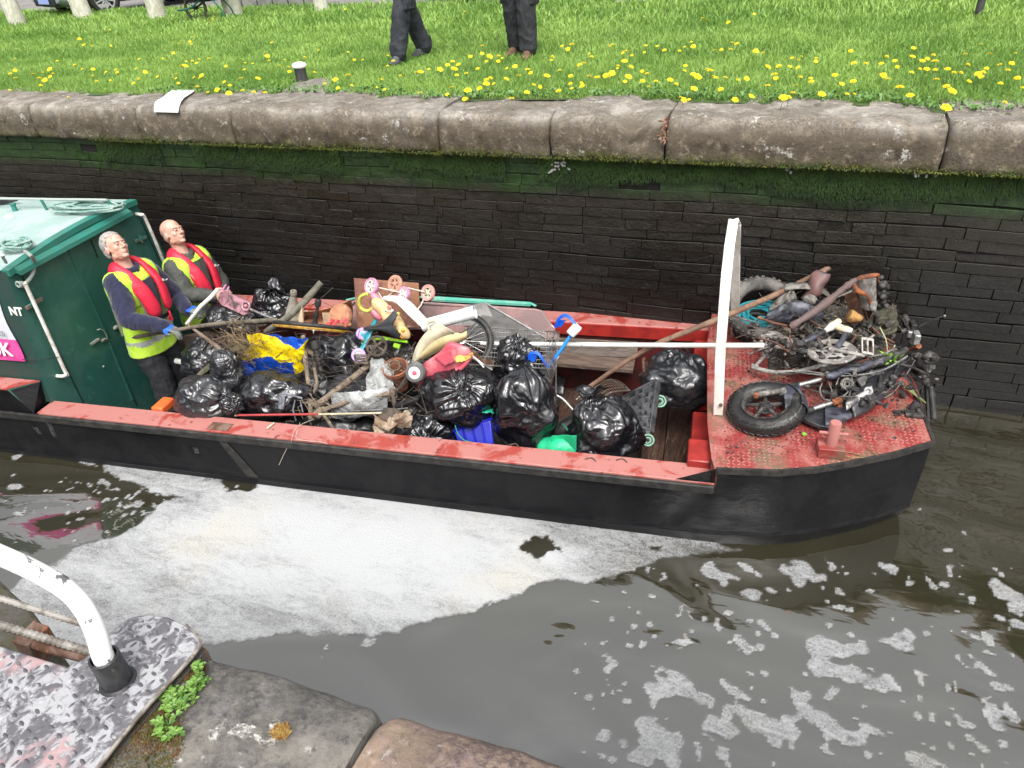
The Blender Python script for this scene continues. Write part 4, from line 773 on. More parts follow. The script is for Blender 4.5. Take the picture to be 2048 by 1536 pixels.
# lifting: small mark on the gunwale edge etc
# ropes on the roof
def rope_heap(name, label, c, rx, ry, turns, r, m, X, Y_, U_, seed, hgt=.05):
    rnd = random.Random(seed); pts = []
    N_ = turns * 9
    for k in range(N_):
        t = 2 * PI * k / 9; q = rnd.uniform(.72, 1.05) * (1 - .25 * math.sin(k * .21 + seed)); pts.append(c + X * (rx * q * math.cos(t) + rnd.uniform(-.03, .03) * rx * 4) + Y_ * (ry * q * math.sin(t + rnd.uniform(-.2, .2))) + U_ * (r + hgt * rnd.random() * (k / N_)))
    mb = MB(); mb.tube(pts, r, 6, k=4); return solo(name, label, 'rope', mb, m)
M_ropeg = mat('faded_green_rope', (.30, .40, .36), .85, c2=(.16, .30, .26), s=20, bump=.8, bs=120)
rope_heap('rope', 'long heap of faded green rope lying on the far edge of the cabin roof', BW_(176, 418, 1.155), .30, .10, 9, .0085, M_ropeg, BU, (BV + BU * .35).normalized(), BW, 4)
rope_heap('rope', 'small grey-green rope coil near the front corner of the cabin roof', BW_(34, 494, 1.125), .11, .085, 8, .0085, M_ropeg, BU, BV, BW, 9)
mb = MB(); mb.tube([BW_(50, 503, 1.13), BW_(62, 512, 1.16), BU_(68, 524, UC + .05), BU_(66, 545, UC + .05), BU_(54, 564, UC + .05), BU_(42, 570, UC + .04)], .014, 8, k=5)
for k in range(5): mb.torus(BU_(37 + k * 2, 569, UC + .035), BV, .02, .008, 14, 6)
solo('rope', 'twisted rope end hanging over the roof edge and knotted round the white handrail', 'rope', mb, mat('grey_rope', (.27, .31, .28), .9, bump=.9, bs=90))
# ================================================================ PEOPLE
UP = V((0, 0, 1))
def loft(mb, rings, n=20, mi=0):        # rings: (centre, X half, Y half, Xdir, Ydir)
    vs = []
    for c, a, b_, X, Y in rings:
        for j in range(n): t = 2 * PI * j / n; vs.append(V(c) + X * a * math.cos(t) + Y * b_ * math.sin(t))
    m_ = len(rings); fs = [(i * n + j, i * n + (j + 1) % n, (i + 1) * n + (j + 1) % n, (i + 1) * n + j) for i in range(m_ - 1) for j in range(n)]
    fs += [tuple(range(n))[::-1], tuple((m_ - 1) * n + j for j in range(n))]; mb.add(vs, fs, mi)
def limb(mb, a, b_, c, r0, r1, r2, r3=None, n=14):
    mb.tube([a, a.lerp(b_, .5), b_, b_.lerp(c, .5), c], [r0, (r0 + r1) / 2 * 1.03, r1, (r1 + r2) / 2 * 1.04, r2], n, k=2); mb.ell(a, r0 * 1.0); mb.ell(b_, r1 * 1.0); mb.ell(c, r2)
def hand(mb, w, d, nrm, curl=1.0, s=1., thumb=1, fat=1.):   # wrist, direction, palm normal (fingers curl towards it)
    d = d.normalized(); nrm = (nrm - d * nrm.dot(d)).normalized(); sd_ = d.cross(nrm) * thumb
    mb.tube([w, w + d * .02 * s], .026 * s * fat, 10, flat=.8); mb.ell(w + d * .052 * s, .043 * s * fat, .017 * s * fat, .052 * s, X=sd_, Z=d)
    for k in range(4):
        o = w + d * (.088 - .006 * abs(k - 1.2)) * s + sd_ * (.031 - .0205 * k) * s; L_ = (.040, .044, .041, .032)[k] * s; a = 0; p = [o - d * .02 * s, o]; ang = [0.42, 1.15, 1.9]
        for j in range(3):
            a = ang[j] * curl * (1 + .07 * k); q = d * math.cos(a) + nrm * math.sin(a); p.append(p[-1] + q * L_ * (1, .72, .55)[j])
        mb.tube(p, [.0105 * s * fat, .0105 * s * fat, .0095 * s * fat, .0085 * s * fat], 8, k=2); mb.ell(p[-1], .0085 * s * fat, n=8, m=6)
    p0 = w + d * .028 * s + sd_ * .030 * s; p1 = p0 + (sd_ * .8 + d * .6 + nrm * .35 * curl).normalized() * .038 * s; p2 = p1 + (d * .8 + nrm * .6 * curl - sd_ * .1).normalized() * .034 * s
    mb.tube([w + d * .02 * s, p0, p1, p2], [.014 * s, .013 * s * fat, .0115 * s * fat, .0095 * s * fat], 8, k=2); mb.ell(p2, .0095 * s * fat, n=8, m=6)
def head(mb, c, F, U, s=1.):
    F = F.normalized(); U = (U - F * U.dot(F)).normalized(); R = F.cross(U)
    E = lambda f, r, u, a, b_, h: mb.ell(c + (F * f + R * r + U * u) * s, a * s, b_ * s, h * s, X=F, Z=U, n=20, m=14)
    E(-.012, 0, .034, .100, .077, .086); E(.022, 0, -.030, .070, .062, .088); E(.030, 0, -.074, .052, .050, .034); E(.070, 0, -.096, .022, .026, .018)
    for r in (-1, 1):
        E(.060, r * .036, -.022, .026, .024, .026); E(-.006, r * .079, -.012, .019, .008, .032); E(.004, r * .074, -.012, .012, .012, .022); E(.006, r * .048, -.068, .034, .016, .026)
        E(.088, r * .031, -.001, .010, .014, .006)
    mb.tube([c + (F * .080 + R * -.045 + U * .020) * s, c + (F * .092 + U * .022) * s, c + (F * .080 + R * .045 + U * .020) * s], .011 * s, 8, k=3)
    mb.tube([c + (F * .088 + U * .010) * s, c + (F * .104 - U * .012) * s, c + (F * .116 - U * .030) * s], [.008 * s, .010 * s, .013 * s], 8); E(.112, 0, -.031, .012, .014, .009); E(.098, .012, -.034, .010, .008, .008); E(.098, -.012, -.034, .010, .008, .008)
    mb.tube([c + (F * .082 - R * .024 - U * .060) * s, c + (F * .095 - U * .057) * s, c + (F * .082 + R * .024 - U * .060) * s], .0075 * s, 8, k=3)
    mb.tube([c + (F * .082 - R * .020 - U * .069) * s, c + (F * .093 - U * .069) * s, c + (F * .082 + R * .020 - U * .069) * s], .0075 * s, 8, k=3)
    return F, U, R
M_skin = mat('ruddy_skin', (.56, .30, .225), .55, c2=(.62, .36, .28), s=14, c3=(.46, .17, .13), s3=18, lo3=.56, hi3=.70)
M_eye = mat('dark_eye', (.03, .025, .02), .3); M_lip = mat('lip', (.34, .13, .11), .5)
M_vest = mat('hi_vis_yellow', (.40, .66, .03), .7, c2=(.50, .74, .06), s=9, sheen=.2); M_refl = mat('grey_reflective_band', (.42, .43, .42), .45, c2=(.32, .34, .33), s=20)
M_life = mat('red_life_jacket', (.66, .022, .055), .5, c2=(.52, .015, .04), s=7, bump=.25, bs=50)
M_glove = mat('blue_glove', (.012, .10, .58), .6, c2=(.02, .14, .62), s=25); M_palm = mat('grey_glove_palm', (.10, .11, .11), .8, c2=(.18, .19, .17), s=25, bump=.5, bs=90)
M_strap = mat('black_webbing', (.012, .012, .014), .6)
def cloth(d, s1=9, s2=24): return lambda p: d * (ridge(p, s1, 3) * .6 + ridge(V((p.x * 1.4, p.y, p.z * .6)), s2, 7) * .35)
def person(label, P, group=None):
    """P: joints in world space and clothing colours"""
    Fc = P['F'].normalized(); Rc = Fc.cross(UP).normalized(); hips, nb, hc = P['hips'], P['nb'], P['head']; base_p = P['foot']
    root = thing('person', label, 'person', base_p, group)
    sp = (nb - hips).normalized(); chest = hips.lerp(nb, .62); waist = hips.lerp(nb, .28)
    Sh = {s: nb - sp * .055 + Rc * s * .175 for s in (1, -1)}; Hp = {s: hips - UP * .03 + Rc * s * .09 for s in (1, -1)}
    HF, HU = P['hf'].normalized(), P['hu'].normalized()
    b = MB(); loft(b, [(hips - UP * .10, .10, .08, Rc, Fc), (hips, .15, .105, Rc, Fc), (waist, .135, .095, Rc, Fc), (chest, .165, .11, Rc, Fc), (nb - sp * .05, .13, .08, Rc, Fc), (nb, .06, .06, Rc, Fc)])
    F, U, R = head(b, hc, HF, HU); b.tube([nb - sp * .03, nb.lerp(hc, .5) - HF * .012, hc - U * .05 - F * .025], [.062, .056, .056], 16, k=3)
    for s in (1, -1):
        el, wr = P['el'][s], P['wr'][s]; limb(b, Sh[s], el, wr, .045, .036, .026); kn, an = P['kn'][s], P['an'][s]; limb(b, Hp[s], kn, an, .075, .05, .037)
        b.ell(an - UP * .055 + P['ft'][s] * .05, .10, .034, .024, X=P['ft'][s], Z=UP)
        if not P.get('gloves', {}).get(s): hand(b, wr, P['hd'][s], P['hn'][s], P['cu'][s], thumb=P['th'][s])
    body = fuse(b, .0048, 2); mk('body', body, M_skin, root, ang=180)
    mb = MB()
    for r in (-1, 1): mb.ell(hc + F * .0955 + R * r * .031 - U * .001, .003, .010, .0030, X=F, Z=U, n=8, m=6)
    mk('eyes', mb, M_eye, root); mb = MB()
    for r in (-1, 1): mb.tube([hc + F * .098 + R * r * .014 + U * .018, hc + F * .096 + R * r * .034 + U * .022, hc + F * .083 + R * r * .05 + U * .016], [.003, .0038, .0015], 6, k=3)
    mk('eyebrows', mb, P['hairm'], root); mb = MB(); mb.tube([hc + F * .086 - R * .022 - U * .065, hc + F * .1005 - U * .0635, hc + F * .086 + R * .022 - U * .065], [.0015, .0032, .0015], 6, k=3); mk('mouth', mb, M_lip, root)
    if P.get('hair'):
        h = MB(); h.ell(hc - F * .020 + U * .036, .103, .084, .093, X=F, Z=U, n=36, m=26); h.ell(hc - F * .05 - U * .01, .062, .078, .075, X=F, Z=U, n=30, m=20); h = fuse(h, .005, 2, disp=lambda p: .0035 * ridge(p, 55) + .003 * nz(p, 22))
        keep = []
        for f in h.f:
            q = sum((h.v[i] for i in f), V((0, 0, 0))) / len(f) - hc; f_, u_, r_ = q.dot(F), q.dot(U), abs(q.dot(R)); w_ = nz(q, 40) * .008
            lim = .070 + w_ if u_ > .085 else (.052 + w_ - (.02 if r_ > .055 else 0) if u_ > .045 else (.018 + w_ if u_ > .012 else -.018 + w_))
            if f_ < lim and u_ > -.065 + w_: keep.append(f)
        h.f = keep; h.m = [0] * len(keep); mk('hair', h, P['hairm'], root, ang=180)
    elif P.get('fuzz'):
        h = MB(); h.ell(hc - F * .012 + U * .034, .1012, .0782, .0872, X=F, Z=U, n=60, m=44); h.ell(hc - F * .04 - U * .02, .062, .068, .06, X=F, Z=U, n=30, m=20); h = fuse(h, .005, 2)
        h.f = [f for f in h.f if (lambda q: q.dot(U) < .045 + nz(q, 30) * .02 and q.dot(F) < .012 + nz(q, 30, 4) * .01 and q.dot(U) > -.06)(h.v[f[0]] - hc)]; h.m = [0] * len(h.f); mk('hair', h, P['hairm'], root, ang=180)
    # clothes
    j = MB(); loft(j, [(hips - UP * .06, .180, .130, Rc, Fc), (hips + UP * .02, .180, .130, Rc, Fc), (waist, .168, .128, Rc, Fc), (chest, .195, .140, Rc, Fc), (chest.lerp(nb, .5), .19, .125, Rc, Fc), (nb - sp * .02, .125, .09, Rc, Fc), (nb + sp * .02, .075, .072, Rc, Fc)], 24)
    jb = P.get('bulk', 1.)
    for s in (1, -1): limb(j, Sh[s] - Rc * s * .02, P['el'][s], P['wr'][s], .075 * jb, .058 * jb, .042 * jb)
    j.torus(nb + sp * .03, sp + Fc * .3, .066, .018, 24, 8); jm = mk('jacket', fuse(j, .007, 5, disp=cloth(.013)), P['jacket'], root, ang=180)
    t_ = MB(); loft(t_, [(hips + UP * .05, .165, .120, Rc, Fc), (hips - UP * .04, .178, .128, Rc, Fc), (hips - UP * .12, .165, .12, Rc, Fc)], 20)
    for s in (1, -1): kn, an = P['kn'][s], P['an'][s]; limb(t_, Hp[s], kn, an, .112, .088, .078); t_.tube([an + UP * .10, an - UP * .005], [.078, .084], 14)
    if P.get('pocket'):
        for s in (1, -1): q = Hp[s].lerp(P['kn'][s], .72); t_.box(q + Rc * s * .075, .05, .15, .17, Rc, Fc)
    mk('trousers', fuse(t_, .008, 4, disp=cloth(.016, 9, 20)), P['trousers'], root, ang=180)
    for s in (1, -1):
        bt = MB(); an, fd = P['an'][s], P['ft'][s].normalized(); gz = an - UP * .085; sd_ = fd.cross(UP)
        bt.tube([an + UP * .06, an - UP * .04], .054, 14); bt.ell(gz + fd * .06 + UP * .042, .07, .043, .036, X=fd, Z=UP); bt.ell(gz + fd * .02 + UP * .03, .085, .045, .045, X=fd, Z=UP); bt.ell(gz + fd * .11 + UP * .015, .08, .048, .034, X=fd, Z=UP)
        boot = mk('boot', fuse(bt, .006, 3, disp=lambda p: .002 * ridge(p, 25)), P['boot'], root, ang=180)
        so = MB(); loft(so, [(gz + fd * .055 - UP * .022, .15, .05, fd, sd_), (gz + fd * .055 + UP * .0, .148, .052, fd, sd_)], 24); mk('sole', so, M_strap, boot)
        lc = MB()
        for k in range(4): q = gz + fd * (.055 + .018 * k) + UP * (.080 - .011 * k); lc.tube([q - sd_ * .024, q + UP * .004, q + sd_ * .024], .0028, 5)
        mk('laces', lc, P.get('lace', M_strap), boot)
    if P.get('vest'):
        v = MB(); up_ = nb - sp * .03
        loft(v, [(hips - UP * .10, .225, .172, Rc, Fc), (hips + UP * .02, .212, .163, Rc, Fc), (waist, .194, .152, Rc, Fc), (chest - sp * .04, .198, .156, Rc, Fc), (chest + sp * .05, .205, .152, Rc, Fc), (up_ - sp * .035, .205, .130, Rc, Fc), (up_ + sp * .0, .165, .105, Rc, Fc), (up_ + sp * .03, .11, .085, Rc, Fc)], 26)
        for s in (1, -1): v.tube([chest - sp * .02 - Fc * .085 + Rc * s * .125, Sh[s] - Fc * .07 - Rc * s * .045, Sh[s] + sp * .03 - Rc * s * .05, Sh[s] + Fc * .07 - Rc * s * .045, chest - sp * .02 + Fc * .085 + Rc * s * .125], [.050, .066, .070, .066, .050], 14, k=4)
        vo = mk('hi_vis_vest', fuse(v, .008, 3, disp=cloth(.006, 8, 18)), M_vest, root, ang=180)
        rb = MB()
        def band(c, a, b_, hh, t0=0, t1=1):
            n = 40; vs = []
            for i in range(int(n * t0), int(n * t1) + 1):
                t = 2 * PI * i / n; e = Rc * a * math.cos(t) + Fc * b_ * math.sin(t); vs += [c + e - sp * hh, c + e + sp * hh]
            rb.add(vs, [(2 * i, 2 * i + 2, 2 * i + 3, 2 * i + 1) for i in range(len(vs) // 2 - 1)])
        band(hips + UP * .025, .216, .168, .026); 
        for s in (1, -1):
            P_ = [hips + UP * .05 + Fc * .152 + Rc * s * .10, chest + Fc * .158 + Rc * s * .105, nb - sp * .075 + Fc * .120 + Rc * s * .12, nb + Rc * s * .115 + sp * .015, nb - sp * .06 - Fc * .125 + Rc * s * .12, hips + UP * .05 - Fc * .152 + Rc * s * .10]
            P_ = smoothpath(P_, 6); w = Rc * .026; vs = []
            for q in P_: o = (q - (hips + (nb - hips) * max(0, min(1, (q - hips).dot(sp) / (nb - hips).length)))).normalized() * .010; vs += [q - w + o, q + w + o]
            rb.add(vs, [(2 * i, 2 * i + 2, 2 * i + 3, 2 * i + 1) for i in range(len(vs) // 2 - 1)])
        mk('reflective_band', rb, M_refl, vo, smooth=True)
        fp = MB(); fp.grid(lambda a, t: (chest + sp * .165 - sp * .43 * t) + Fc * (.186 - .014 * t - .034 * (1 - t) ** 3 - .14 * (a - .5) ** 2) + Rc * ((a - .5) * (.235 - .10 * t)), 6, 14, thick=.006); mk('jacket_front', fp, P['jacket'], root)
        lj = MB()
        for s in (1, -1):
            P_ = [nb - Fc * .105 + UP * .045, nb - Fc * .075 + UP * .05 + Rc * s * .065, nb + UP * .035 + Rc * s * .112 - Fc * .01, nb + Fc * .085 - UP * .02 + Rc * s * .112, nb + Fc * .165 - UP * .13 + Rc * s * .10, nb + Fc * .195 - UP * .25 + Rc * s * .085, nb + Fc * .198 - UP * .37 + Rc * s * .075]
            Q = smoothpath(P_, 5); vs = []; n = 14; m_ = len(Q)
            for i, q in enumerate(Q):
                a = (Q[min(i + 1, m_ - 1)] - Q[max(i - 1, 0)]).normalized(); o = (q - (nb - UP * .2)) - (UP * (q - (nb - UP * .2)).dot(UP)) + UP * (.10 if i < m_ * .6 else 0); o = (o - a * o.dot(a)).normalized(); w = a.cross(o)
                ww = .060 * min(1, .5 + (m_ - 1 - i) * .2) * (1 if i > 6 else .85); tt = .030 * min(1, .5 + (m_ - 1 - i) * .25)
                vs += [q + w * ww * math.cos(2 * PI * k / n) + o * tt * math.sin(2 * PI * k / n) for k in range(n)]
            fs = [(i * n + k, i * n + (k + 1) % n, (i + 1) * n + (k + 1) % n, (i + 1) * n + k) for i in range(m_ - 1) for k in range(n)] + [tuple(range(n))[::-1], tuple((m_ - 1) * n + k for k in range(n))]; lj.add(vs, fs)
        lj_o = mk('life_jacket', fuse(lj, .007, 3, disp=lambda p: .002 * nz(p, 12)), M_life, root, ang=180)
        st = MB(); 
        for s in (1, -1): st.bar(nb + Fc * .212 - UP * .36 + Rc * s * .07, hips + UP * .18 + Fc * .178 + Rc * s * .09, .028, .006, Fc)
        st.bar(hips + UP * .185 + Fc * .172 + Rc * .16, hips + UP * .175 + Fc * .172 - Rc * .16, .006, .03, UP); st.bar(hips + UP * .19 + Fc * .10 + Rc * .20, hips + UP * .185 + Fc * .172 + Rc * .15, .006, .03, UP)
        st.tube([hips + UP * .17 + Fc * .185 - Rc * .02, hips + UP * .10 + Fc * .19 - Rc * .05, hips + UP * .06 + Fc * .185, hips + UP * .12 + Fc * .187 + Rc * .04], .006, 6, k=4); mk('harness_strap', st, M_strap, root)
        bd = MB(); bd.lathe(hips + UP * .185 + Fc * .178 + Rc * .045, Fc, [(.026, 0), (.026, .006), (0, .008)], 20); mk('round_badge', bd, mat('pink_badge', (.75, .35, .38), .5, c2=(.7, .6, .6), s=60), root)
        # small white mark on the far lobe
        mk_ = MB(); q = nb + Fc * .197 - UP * .13 - Rc * .105; q = q + Fc * .012 + UP * .01; X_ = (-Rc).normalized(); Y_ = (UP * .8 - Fc * .35).normalized()
        mk_.box(q, .022, .008, .004, X_, Y_); mk_.box(q, .008, .022, .004, X_, Y_); mk_.box(q + X_ * .03 - Y_ * .012, .022, .006, .004, X_, Y_); mk('white_mark', mk_, M_white, lj_o)
        rt = MB(); rt.tube([nb + Fc * .20 - UP * .38 - Rc * .06, nb + Fc * .21 - UP * .43 - Rc * .05], [.010, .008], 8); rt.box(nb + Fc * .2 - UP * .45 - Rc * .05, .03, .02, .035); mk('pull_toggle', rt, M_life, root)
    for s in (1, -1):
        if P.get('gloves', {}).get(s):
            g = MB(); hand(g, P['wr'][s], P['hd'][s], P['hn'][s], P['cu'][s], thumb=P['th'][s], fat=1.14); g.tube([P['wr'][s] - P['hd'][s].normalized() * .05, P['wr'][s] + P['hd'][s].normalized() * .02], [.037, .033], 12)
            g = fuse(g, .0035, 1); d = P['hd'][s].normalized(); w = P['wr'][s]; nn = P['hn'][s]; nn = (nn - d * nn.dot(d)).normalized()
            g.m = [1 if ((sum((g.v[i] for i in f), V((0, 0, 0))) / len(f) - w).dot(d) > .075 or (sum((g.v[i] for i in f), V((0, 0, 0))) / len(f) - w).dot(nn) > .012) else 0 for f in g.f]
            mk('glove', g, [M_glove, M_palm], root, ang=180)
    return root
M_navy = mat('navy_fleece', (.012, .014, .040), .95, c2=(.018, .020, .050), s=20, bump=.5, bs=120, sheen=.25); M_olive = mat('olive_grey_jacket', (.070, .074, .062), .8, c2=(.052, .055, .048), s=12, bump=.3, bs=60)
M_dtrou = mat('charcoal_trousers', (.018, .019, .023), .85, c2=(.028, .029, .034), s=9, bump=.4, bs=80); M_btrou = mat('black_work_trousers', (.020, .023, .030), .85, c2=(.034, .038, .047), s=8, bump=.4, bs=70)
M_boot = mat('black_boot', (.018, .018, .018), .5, c2=(.05, .045, .04), s=16); M_bboot = mat('brown_boot', (.14, .075, .04), .7, c2=(.08, .05, .03), s=16); M_gboot = mat('grey_boot', (.09, .095, .10), .7, c2=(.04, .04, .045), s=16)
M_grey = mat('short_grey_hair', (.40, .38, .36), .8, c2=(.24, .22, .21), s=60, bump=.8, bs=150); M_fuzz = mat('shaved_grey_stubble', (.42, .27, .22), .8, c2=(.52, .30, .24), s=60)
# man standing nearest, in navy fleece, holding a wooden pole
Fm = (BU * .99 - BV * .05).normalized()
def fp_(p, w=FLO + .09): q = loc(p); return B(q.x, q.y, w)
h1 = BV_(300, 672, .98); nb1 = BV_(257, 540, .99); hc1 = BV_(231, 494, .98)
m1 = dict(F=Fm, hips=h1, nb=nb1, head=hc1, foot=B(loc(h1).x, loc(h1).y, FLO), hf=BU * .86 - BV * .14 + UP * .44, hu=UP * .86 - BU * .42 + BV * .2,
    el={1: BV_(258, 640, .66), -1: BV_(352, 590, 1.28)}, wr={1: BV_(326, 652, .74), -1: BV_(372, 616, 1.18)}, hd={1: BU * .9 - BW * .35 + BV * .1, -1: BU * .95 - BW * .15 - BV * .1}, hn={1: -BW + BU * .1, -1: -BW - BU * .2}, cu={1: .62, -1: .85}, th={1: -1, -1: 1},
    gloves={1: True, -1: True}, kn={}, an={}, ft={1: (BU - BV * .3).normalized(), -1: (BU + BV * .1).normalized()}, hair=True, hairm=M_grey, jacket=M_navy, trousers=M_dtrou, boot=M_boot, vest=True, bulk=1.16)
l = loc(h1)
for s, dv in ((1, -.10), (-1, .10)): m1['kn'][s] = B(l.x + .05, l.y + dv, (l.z + FLO + .09) / 2 + .04); m1['an'][s] = B(l.x + .02 * s, l.y + dv * 1.1, FLO + .10)
person('man in navy fleece and yellow vest with short grey hair, gripping a wooden pole', m1)
h2 = BV_(402, 612, 1.58); nb2 = BV_(369, 512, 1.60); hc2 = BV_(346, 466, 1.60)
m2 = dict(F=(BU * .99 - BV * .08).normalized(), hips=h2, nb=nb2, head=hc2, foot=B(loc(h2).x, loc(h2).y, FLO), hf=BU * .88 - BV * .12 + UP * .42, hu=UP * .87 - BU * .42 + BV * .2,
    el={1: BV_(374, 588, 1.34), -1: BV_(440, 560, 1.80)}, wr={1: BV_(428, 592, 1.42), -1: BV_(446, 585, 1.66)}, hd={1: BU * .9 - BV * .1 + BW * .15, -1: BU * .7 - BV * .5 + BW * .25}, hn={1: BV - BW * .3, -1: -BV - BW * .5}, cu={1: .8, -1: .8}, th={1: 1, -1: -1},
    gloves={}, kn={}, an={}, ft={1: (BU - BV * .3).normalized(), -1: (BU + BV * .1).normalized()}, hair=False, fuzz=True, hairm=M_fuzz, jacket=M_olive, trousers=M_dtrou, boot=M_boot, vest=True, bulk=1.12)
l = loc(h2)
for s, dv in ((1, -.10), (-1, .10)): m2['kn'][s] = B(l.x + .05, l.y + dv, (l.z + FLO + .09) / 2 + .04); m2['an'][s] = B(l.x + .02 * s, l.y + dv * 1.1, FLO + .10)
person('bald man in olive jacket, yellow vest and red life jacket holding the pink scooter', m2)
# two bystanders on the grass; the photo shows them from the thighs down
def bystander(label, fa, fb, F, trou, bootm, jk, ha):
    F = F.normalized(); R = F.cross(UP); A, C = PZ(*fa, ZC), PZ(*fb, ZC); mid = (A + C) / 2; H = mid + V((0, 0, ha)) 
    s_of = {1: A, -1: C} if (A - C).dot(R) > 0 else {1: C, -1: A}
    P = dict(F=F, hips=H, nb=H + UP * .56, head=H + UP * .74 + F * .02, foot=mid, hf=F - UP * .15, hu=UP, el={}, wr={}, hd={}, hn={}, cu={1: .5, -1: .5}, th={1: 1, -1: -1}, gloves={}, kn={}, an={}, ft={1: F, -1: (F + R * -.3).normalized()}, hair=True, hairm=mat('brown_hair', (.05, .03, .02), .8, bump=.8, bs=150), jacket=jk, trousers=trou, boot=bootm, pocket=True)
    for s in (1, -1):
        P['an'][s] = s_of[s] + UP * .10; P['kn'][s] = s_of[s].lerp(H + R * s * .1, .5) + F * .03; P['kn'][s].z = ZC + .49
        P['el'][s] = H + R * s * .28 + UP * .22 - F * .03; P['wr'][s] = H + R * s * .24 - UP * .02 + F * .08; P['hd'][s] = -UP + F * .2; P['hn'][s] = -R * s
    return person(label, P)
bystander('person in charcoal work trousers and grey boots standing on the grass, legs apart', (800, 128), (850, 112), V((-.35, -1, 0)), M_btrou, M_gboot, M_strap, .88)
bystander('person in black cargo trousers and brown boots standing on the grass, feet close together', (1058, 118), (1034, 110), V((-.25, -1, 0)), M_dtrou, M_bboot, M_strap, .88)
# ================================================================ THE LOAD OF RUBBISH IN THE HOLD
Q = BV_
def px2m(n, p): return n / pxm(p)
def bagmat(name, c=(.0065, .0068, .009), r=.27, c2=(.012, .012, .014)):
    if name in MATS: return MATS[name]
    m, N, L, b = nodes_of(name); g = N.new('ShaderNodeTexCoord').outputs['Object']
    w1 = nnoise(N, L, g, 7, 1.5, .4, 1.6, (1, 1, .6)); v_ = nnoise(N, L, g, 20, 1, .4, 1.0, (1, 1, .5))
    r1 = nmath(N, L, 'ABSOLUTE', nmath(N, L, 'SUBTRACT', w1, .5)); r2 = nmath(N, L, 'ABSOLUTE', nmath(N, L, 'SUBTRACT', v_, .5))
    L.new(nbump(N, L, r2, .003, .5, nbump(N, L, r1, .026)), b.inputs['Normal'])
    L.new(nmix(N, L, nrange(N, L, nnoise(N, L, g, 5, 4), .5, .7), c, c2), b.inputs['Base Color']); b.inputs['Roughness'].default_value = r; b.inputs['Specular IOR Level'].default_value = .8; b.inputs['IOR'].default_value = 1.6
    MATS[name] = m; return m
M_bag = bagmat('black_bin_liner'); M_bag2 = bagmat('dusty_bin_liner', (.016, .017, .021), .32, (.035, .033, .032))
